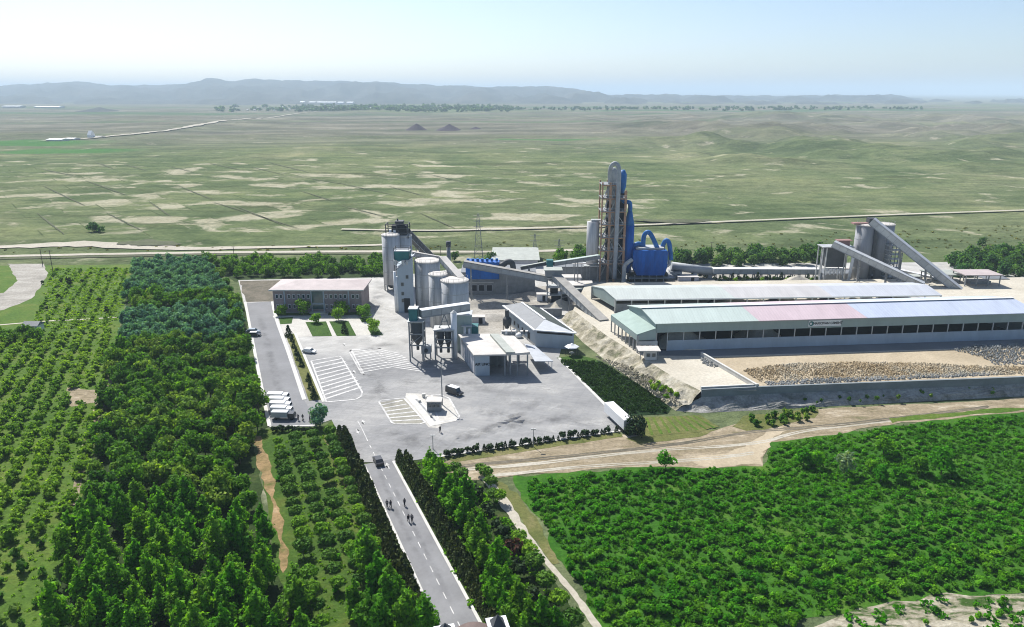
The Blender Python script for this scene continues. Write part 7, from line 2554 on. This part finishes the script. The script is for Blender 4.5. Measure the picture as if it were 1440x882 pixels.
# ---- people
def person_proto(seed, stride, shirt, trousers):
    rnd = random.Random(seed)
    root = thing('person', '', 'person', (0, 0, 0))
    J = {'pel': (0, 0, .95), 'waist': (0, 0, 1.1), 'chest': (.02, 0, 1.32), 'neck': (.02, 0, 1.5), 'head': (.04, 0, 1.62), 'crown': (.03, 0, 1.74)}
    for sg, s_ in (('l', 1), ('r', -1)):
        f = stride * s_
        J['hip' + sg] = (0, .1 * s_, .9)
        J['knee' + sg] = (.12 * f + .04, .1 * s_, .5)
        J['ank' + sg] = (.3 * f - (.1 if f < 0 else 0), .1 * s_, .09)
        J['toe' + sg] = (.3 * f + .16 - (.1 if f < 0 else 0), .12 * s_, .045)
        J['sho' + sg] = (.02, .19 * s_, 1.43)
        J['elb' + sg] = (-.14 * f, .25 * s_, 1.15)
        J['wri' + sg] = (-.2 * f + .08, .25 * s_, .9)
        J['han' + sg] = (-.2 * f + .12, .25 * s_, .8)
    R = dict(pel=.14, waist=.125, chest=.15, neck=.055, head=.1, crown=.07, hip=.1, knee=.062, ank=.042, toe=.04, sho=.065, elb=.045, wri=.034, han=.04)
    E = [('pel', 'waist'), ('waist', 'chest'), ('chest', 'neck'), ('neck', 'head'), ('head', 'crown')]
    for g in 'lr':
        E += [('pel', 'hip' + g), ('hip' + g, 'knee' + g), ('knee' + g, 'ank' + g), ('ank' + g, 'toe' + g), ('chest', 'sho' + g), ('sho' + g, 'elb' + g), ('elb' + g, 'wri' + g), ('wri' + g, 'han' + g)]
    ks = list(J)
    me = bpy.data.meshes.new('body')
    me.from_pydata([J[k] for k in ks], [(ks.index(a), ks.index(b)) for a, b in E], [])
    o = bpy.data.objects.new('body', me)
    COL.objects.link(o)
    o.modifiers.new('skin', 'SKIN')
    o.modifiers.new('sub', 'SUBSURF').levels = 1
    for v, k in zip(me.skin_vertices[0].data, ks):
        r_ = R.get(k) or R[k[:-1]]
        v.radius = (r_, r_)
        v.use_root = k == 'pel'
    m2 = bpy.data.meshes.new_from_object(o.evaluated_get(bpy.context.evaluated_depsgraph_get()))
    bpy.data.objects.remove(o)
    m2.materials.clear()
    m2.materials.append(M['skin'])
    m2.name = 'body'
    o = bpy.data.objects.new('body', m2)
    COL.objects.link(o)
    o.parent = root
    V = lambda k: Vector(J[k])
    mb = MB()
    for g in 'lr':
        mb.pipe([V('hip' + g) + Vector((0, 0, .06)), V('knee' + g), V('ank' + g)], [.125, .085, .065], 8, 3)
    mb.lathe((0, 0, 0), [(.13, .84), (.155, .92), (.14, 1.05)], 12)
    mb.build('trousers', trousers, root)
    mb = MB()
    mb.lathe((.01, 0, 0), [(.15, .98), (.155, 1.1), (.19, 1.32), (.2, 1.42), (.09, 1.51)], 12)
    for g in 'lr':
        mb.pipe([V('sho' + g), V('elb' + g), V('wri' + g)], [.085, .065, .05], 8, 3)
    mb.build('jacket', shirt, root)
    mb = MB(); mb.lathe((.02, 0, 0), [(.112, 1.62), (.118, 1.69), (.09, 1.76), (.02, 1.79)], 12); mb.build('hair', M['hair'], root)
    for g in 'lr':
        mb = MB(); mb.box((J['toe' + g][0] - .06, J['toe' + g][1], .045), (.27, .1, .09)); mb.build('shoe', M['black'], root)
    return root


pA = Proto(person_proto(1, .9, M['cloth_dark'], M['cloth_dark']))
pB = Proto(person_proto(2, -.7, M['cloth_grey'], M['cloth_dark']))
for i, (px, py, rz, lb) in enumerate(((544.5, 713, -1.2, 'person in dark clothes walking by the left hedge, left of two'), (549.5, 714, -1.1, 'person in dark clothes walking by the left hedge, right of two'),
                                      (569, 711, -1.2, 'person in dark clothes walking alone right of the centre line'), (574.5, 734, -1.2, 'left of the pair of people walking on the centre line'), (579.5, 733.5, -1.3, 'right of the pair of people walking on the centre line'),
                                      (619, 608, -1.0, 'person in dark clothes standing at the near end of the weighbridge'), (419.5, 591, 2, 'person standing beside the grey box truck, left of two'), (426, 591, 1, 'person standing right of the parked trucks, right of two'), (436, 593, 1, 'person half hidden by the big blue green tree'))):
    (pA if i % 2 else pB).put(G(px, py, .14), rz, .96, lb)

# ---- weighbridge booth, lamp masts, poles
q = G(611, 577)
t = thing('weighbridge_booth', 'small grey booth with flat pale roof beside the weighbridge', 'booth', (q.x, q.y, .14))
mb = MB(); mb.box((q.x, q.y, 1.5), (3.6, 2.6, 2.7)); mb.build('wall', M['steel'], t)
mb = MB(); mb.box((q.x, q.y, 2.98), (4.1, 3.1, .22)); mb.build('roof', M['roof_dust'], t)
for k_ in (-1, 0, 1):
    window(t, Vector((q.x + k_ * 1.1, q.y - 1.32, 1.9)), Vector((1, 0, 0)), .9, .9, Vector((0, -1, 0)), M['steel'])
mb = MB(); mb.box((q.x - 1.84, q.y + .3, 1.15), (.1, .9, 2.0)); mb.build('door', M['grey_metal'], t)
for px, py, w_, h_ in ((596, 559, .9, 1.0), (600, 562, .7, .9), (590, 566, .7, .6), (606, 587, .5, .8)):
    q = G(px, py)
    t = thing('concrete_block', 'small pale concrete block standing on the weighbridge island', 'block', (q.x, q.y, .14), 'blocks on the weighbridge island')
    mb = MB(); mb.box((q.x, q.y, .14 + h_ / 2), (w_, w_, h_), .3); mb.build('block', M['kerb'], t)
for px, py, pt, w_, lb in ((622, 570, 513, .17, 'tall dark lamp mast beside the weighbridge booth'), (609, 632, 613, .1, 'short lamp post behind the first road hedge poplar'), (750, 629, 604, .1, 'thin lamp post on the front edge of the square'), (652, 476, 440, .1, 'thin mast beside the grey green filter house')):
    q = G(px, py)
    z1 = at(px, pt, q.y).z
    t = thing('lamp_mast', lb, 'lamp', (q.x, q.y, .1))
    mb = MB(); mb.tube((q.x, q.y, .1), (q.x, q.y, z1), w_, w_ * .6, 8); mb.build('pole', M['steel'], t)
    mb = MB(); mb.bar((q.x - w_ * 4, q.y, z1), (q.x + w_ * 4, q.y, z1), .1, .1); mb.build('crossarm', M['steel'], t)
    for sx in (-w_ * 3, w_ * 3):
        mb = MB(); mb.box((q.x + sx, q.y - .1, z1 + .14), (.5, .34, .18)); mb.build('lamp_head', M['galv'], t)


def pylon(px, py, pt, lb, w_=3.0, arms=3):
    q = G(px, py)
    q.z = ground_z(q.x, q.y)
    z1 = at(px, pt, q.y).z
    t = thing('power_pylon', lb, 'pylon', q.to_tuple())
    mb = MB()
    C4 = [(-1, -1), (1, -1), (1, 1), (-1, 1)]
    n = 7
    for i in range(n):
        u0, u1 = i / n, (i + 1) / n
        w0, w1 = w_ * (1 - u0 * .82) / 2, w_ * (1 - u1 * .82) / 2
        za, zb = q.z + (z1 - q.z) * u0, q.z + (z1 - q.z) * u1
        for k_ in range(4):
            a, b = C4[k_], C4[(k_ + 1) % 4]
            mb.bar((q.x + a[0] * w0, q.y + a[1] * w0, za), (q.x + a[0] * w1, q.y + a[1] * w1, zb), .17, .17)
            mb.bar((q.x + a[0] * w0, q.y + a[1] * w0, za), (q.x + b[0] * w1, q.y + b[1] * w1, zb), .1, .1)
            mb.bar((q.x + a[0] * w1, q.y + a[1] * w1, zb), (q.x + b[0] * w1, q.y + b[1] * w1, zb), .1, .1)
    mb.build('mast', M['steel'], t)
    for k_ in range(arms):
        z = z1 - 1 - k_ * 2.6
        mb = MB(); mb.bar((q.x - 2.4, q.y, z), (q.x + 2.4, q.y, z), .16, .2); mb.build('crossarm', M['steel'], t)


pylon(673, 364, 301, 'tallest lattice power pylon behind the blue filter', 4.4)
pylon(752, 360, 329, 'smaller lattice pylon right of the tallest one', 2.4, 2)
pylon(786, 358, 336, 'smallest lattice pylon left of the white silo', 2.0, 2)
for px, py, pt, lb in ((330, 368, 346, 'wooden line pole behind the belt of trees near the office'), (75, 385, 352, 'line pole near the far left road'), (60, 372, 350, 'line pole at the left end of the railway'), (450, 366, 352, 'line pole behind the bright belt'), (620, 362, 346, 'line pole by the railway left of the tallest pylon'), (1000, 356, 340, 'line pole behind the dark belt'), (720, 360, 344, 'line pole between the pylons')):
    q = G(px, py)
    z1 = at(px, pt, q.y).z
    t = thing('line_pole', lb, 'pole', (q.x, q.y, 0))
    mb = MB(); mb.tube((q.x, q.y, 0), (q.x, q.y, z1), .18, .12, 6); mb.build('pole', M['bark'], t)
    mb = MB(); mb.bar((q.x - 1, q.y, z1 - .5), (q.x + 1, q.y, z1 - .5), .12, .14); mb.build('crossarm', M['bark'], t)

# white hut at the left edge
q = G(48, 466)
t = thing('farm_hut', 'small white hut at the left edge beside the orchard', 'hut', (q.x, q.y, 0))
mb = MB(); mb.box((q.x, q.y, 1.3), (5, 4, 2.6)); mb.build('wall', M['white'], t)
mb = MB(); mb.add([(q.x - 3, q.y - 2.4, 2.6), (q.x + 3, q.y - 2.4, 2.6), (q.x + 3, q.y + 2.4, 2.6), (q.x - 3, q.y + 2.4, 2.6), (q.x - 2.8, q.y, 3.7), (q.x + 2.8, q.y, 3.7)], [(0, 1, 5, 4), (2, 3, 4, 5), (1, 2, 5), (3, 0, 4), (3, 2, 1, 0)]); mb.build('roof', M['roof_grey'], t)
window(t, Vector((q.x + 1, q.y - 2.02, 1.5)), Vector((1, 0, 0)), 1, 1, Vector((0, -1, 0)), M['steel'])

# ---- entrance gate: two white towers with dark pyramids, brown arched roof between them
gz = 7.0
gl_, gr_ = G(626, 891, gz), G(700, 879, gz)
gy_ = (gl_.y + gr_.y) / 2
gm = Vector(((gl_.x + gr_.x) / 2, gy_, 0))
t = thing('entrance_gate', 'brown arched entrance gate with dark pyramids on white tower tops', 'gate', gm.to_tuple())
gx_ = (gr_ - gl_); gx_.z = 0
Lg = gx_.length
gx_.normalize()
gn_ = Vector((-gx_.y, gx_.x, 0))
for p in (gl_, gr_):
    mb = MB(); mb.box((p.x, p.y, gz / 2), (2.2, 2.2, gz), math.atan2(gx_.y, gx_.x)); tw = mb.build('gate_tower', M['white'], t)
    mb = MB(); mb.box((p.x, p.y, gz + .1), (3.0, 3.0, .3), math.atan2(gx_.y, gx_.x)); mb.build('cornice', M['white'], tw, off=gm)
    mb = MB()
    c4 = [p + gx_ * a * 1.0 + gn_ * b * 1.0 for a, b in ((-1, -1), (1, -1), (1, 1), (-1, 1))]
    mb.add([(q_.x, q_.y, gz + .27) for q_ in c4] + [(p.x, p.y, gz + 1.8)], [(0, 1, 4), (1, 2, 4), (2, 3, 4), (3, 0, 4), (3, 2, 1, 0)])
    mb.build('pyramid', M['dark_metal'], tw, off=gm)
mb = MB()
K = 16
vs = []
for k_ in range(K + 1):
    u = k_ / K
    p = gl_.lerp(gr_, .06 + .88 * u)
    z = gz - .9 + 1.35 * math.sin(PI * u)
    for dn, dz in ((-1.0, 0), (1.0, 0), (1.0, -.7), (-1.0, -.7)):
        vs.append((p.x + gn_.x * dn, p.y + gn_.y * dn, z + dz))
fs = [(4 * i + a, 4 * i + (a + 1) % 4, 4 * i + 4 + (a + 1) % 4, 4 * i + 4 + a) for i in range(K) for a in range(4)]
fs += [(0, 1, 2, 3), (4 * K + 3, 4 * K + 2, 4 * K + 1, 4 * K)]
mb.add(vs, fs)
mb.build('arch', M['brownstone'], t)
mb = MB()
vs = []
for k_ in range(K + 1):
    u = k_ / K
    p = gl_.lerp(gr_, .06 + .88 * u)
    z = gz - .55 + 1.35 * math.sin(PI * u)
    vs += [(p.x - gn_.x * 1.12, p.y - gn_.y * 1.12, z), (p.x - gn_.x * .9, p.y - gn_.y * .9, z), (p.x - gn_.x * .9, p.y - gn_.y * .9, z - .33), (p.x - gn_.x * 1.12, p.y - gn_.y * 1.12, z - .33)]
mb.add(vs, [(4 * i + a, 4 * i + (a + 1) % 4, 4 * i + 4 + (a + 1) % 4, 4 * i + 4 + a) for i in range(K) for a in range(4)])
mb.build('edge_moulding', M['redbox'], t)

# ---- far things
def far_shed(px, py, wpx, hpx, dm, lb, roof='white', wallm='white', grp=None, peak=.25):
    q = G(px, py)
    q.z = ground_z(q.x, q.y)
    k_ = (q.y * CT + CH * ST) / FPX
    w_, h_ = wpx * k_, hpx * k_
    t = thing('far_building', lb, 'building', q.to_tuple(), grp)
    mb = MB(); mb.box((q.x, q.y, q.z + h_ * .4), (w_, dm, h_ * .8)); mb.build('wall', M[wallm], t)
    mb = MB()
    z0 = q.z + h_ * .8
    a, b, c_ = w_ / 2 * 1.03, dm / 2 * 1.06, h_ * peak
    mb.add([(q.x - a, q.y - b, z0), (q.x + a, q.y - b, z0), (q.x + a, q.y + b, z0), (q.x - a, q.y + b, z0), (q.x - a, q.y, z0 + c_), (q.x + a, q.y, z0 + c_)], [(0, 1, 5, 4), (2, 3, 4, 5), (1, 2, 5), (3, 0, 4), (3, 2, 1, 0)])
    mb.build('roof', M[roof], t)


for px, w_, lb in ((426, 6, 'first bright white village shed from the left on the far tree line'), (440, 9, 'second bright white village shed from the left'), (450, 6, 'third bright white village shed, a short one'), (463, 20, 'longest bright white shed of the far village'), (480, 8, 'white village shed right of the longest one'), (493, 9, 'last white village shed at the right end of its row')):
    far_shed(px, 146.2, w_, 3.6, 60, lb)
rv = random.Random(8)
for i in range(26):
    far_shed(rv.uniform(330, 620), rv.uniform(151, 157), rv.uniform(1.5, 3.5), 1.6, 14, 'tiny pale house among the trees of the far village', 'roof_dust', 'cream', 'houses of the far village')
far_shed(82, 197.6, 22, 3.2, 26, 'long white roofed farm shed at the far left', 'white', 'cream')
far_shed(102, 195.6, 12, 3.0, 24, 'shorter white farm shed right of the long one', 'white', 'cream')
far_shed(128.5, 193.5, 5, 6.0, 14, 'white farm building with a steep pointed roof', 'white', 'white', None, .9)
far_shed(140, 193, 10, 2.2, 18, 'low pale farm shed beside the highway end', 'roof_dust', 'cream')
far_shed(70, 151.5, 34, 2.4, 60, 'hazy long white building at the upper left edge', 'white', 'cream')
far_shed(20, 152, 24, 2.4, 60, 'hazy long white building past the upper left edge', 'white', 'cream')
for px, py, wp, hp, sd, lb in ((586, 181, 34, 8.5, 1.2, 'left mauve grey spoil heap on the far plain'), (632, 181.5, 42, 8.0, 2.4, 'middle mauve grey spoil heap on the far plain'), (669, 181, 22, 3.2, 3.1, 'small low spoil heap right of the two big ones'), (140, 156, 60, 9, 4.4, 'broad hazy mauve mound at the upper left')):
    q = G(px, py)
    k_ = (q.y * CT + CH * ST) / FPX
    heap('spoil_heap', lb, (q.x, q.y), wp / 2 * k_, wp / 2 * k_ * .9, hp * k_ * (1.15 if py > 170 else .6), M['slag'] if py > 170 else M['hill'], ground_z(q.x, q.y) - 1, sd, rough=.2)

HAZE, SKY_DUST, SKY_STR, SUN_STR, EXPO = 1.05e-4, 1.15, 0.098, 5.0, 0.62
# ------------------------------------------------------------------ air, light, camera
SUN_EL, SUN_AZ = math.radians(47), math.radians(-30)    # sun ahead and to the left, high
hz = MB()
hz.box((0, 15000, 157), (90000, 76000, 330))
haze = hz.build('haze', M['white'])
mh = bpy.data.materials.new('haze_air')
mh.use_nodes = True
nt = mh.node_tree
nt.nodes.remove(nt.nodes['Principled BSDF'])
pv = nt.nodes.new('ShaderNodeVolumePrincipled')
pv.inputs['Color'].default_value = (0.68, 0.84, 0.98, 1)
pv.inputs['Density'].default_value = HAZE
nt.links.new(pv.outputs[0], nt.nodes['Material Output'].inputs['Volume'])
haze.data.materials.clear()
haze.data.materials.append(mh)
haze['kind'] = 'stuff'

w = bpy.data.worlds.new('World')
SC.world = w
w.use_nodes = True
nt = w.node_tree
bg = nt.nodes['Background']
sky = nt.nodes.new('ShaderNodeTexSky')
sky.sky_type = 'NISHITA'
sky.sun_disc = False
sky.sun_elevation = SUN_EL
sky.sun_rotation = SUN_AZ
sky.air_density = 0.75
sky.dust_density = SKY_DUST
sky.ozone_density = 2.5
sky.altitude = 80
tint = nt.nodes.new('ShaderNodeMix')
tint.data_type = 'RGBA'
tint.blend_type = 'MULTIPLY'
tint.inputs[0].default_value = 1.0
tint.inputs[7].default_value = (1.0, 1.0, 1.0, 1)
nt.links.new(sky.outputs[0], tint.inputs[6])
nt.links.new(tint.outputs[2], bg.inputs['Color'])
bg.inputs['Strength'].default_value = SKY_STR

ld = bpy.data.lights.new('sun', 'SUN')
ld.energy = SUN_STR
ld.angle = math.radians(0.5)
ld.color = (1.0, 0.972, 0.93)
lo = bpy.data.objects.new('sun', ld)
COL.objects.link(lo)
sd_ = Vector((math.sin(SUN_AZ) * math.cos(SUN_EL), math.cos(SUN_AZ) * math.cos(SUN_EL), math.sin(SUN_EL)))
lo.rotation_euler = sd_.to_track_quat('Z', 'Y').to_euler()

cam = bpy.data.cameras.new('camera')
cam.sensor_width = 36.0
cam.lens = 36.0 * FPX / 1440.0
cam.clip_start = 0.5
cam.clip_end = 120000
co = bpy.data.objects.new('camera', cam)
COL.objects.link(co)
co.location = (0, 0, CH)
co.rotation_euler = (math.radians(90) - TH, 0, 0)
SC.camera = co

vs_ = SC.view_settings
SC.display_settings.display_device = 'sRGB'
vs_.view_transform = 'Standard'
vs_.look = 'None'
vs_.exposure = EXPO
vs_.gamma = 1.0
vs_.use_curve_mapping = False
cy = SC.cycles
cy.use_denoising = True
cy.filter_width = 1.05
cy.max_bounces = 6
cy.diffuse_bounces = 3
cy.transparent_max_bounces = 8
cy.volume_bounces = 1
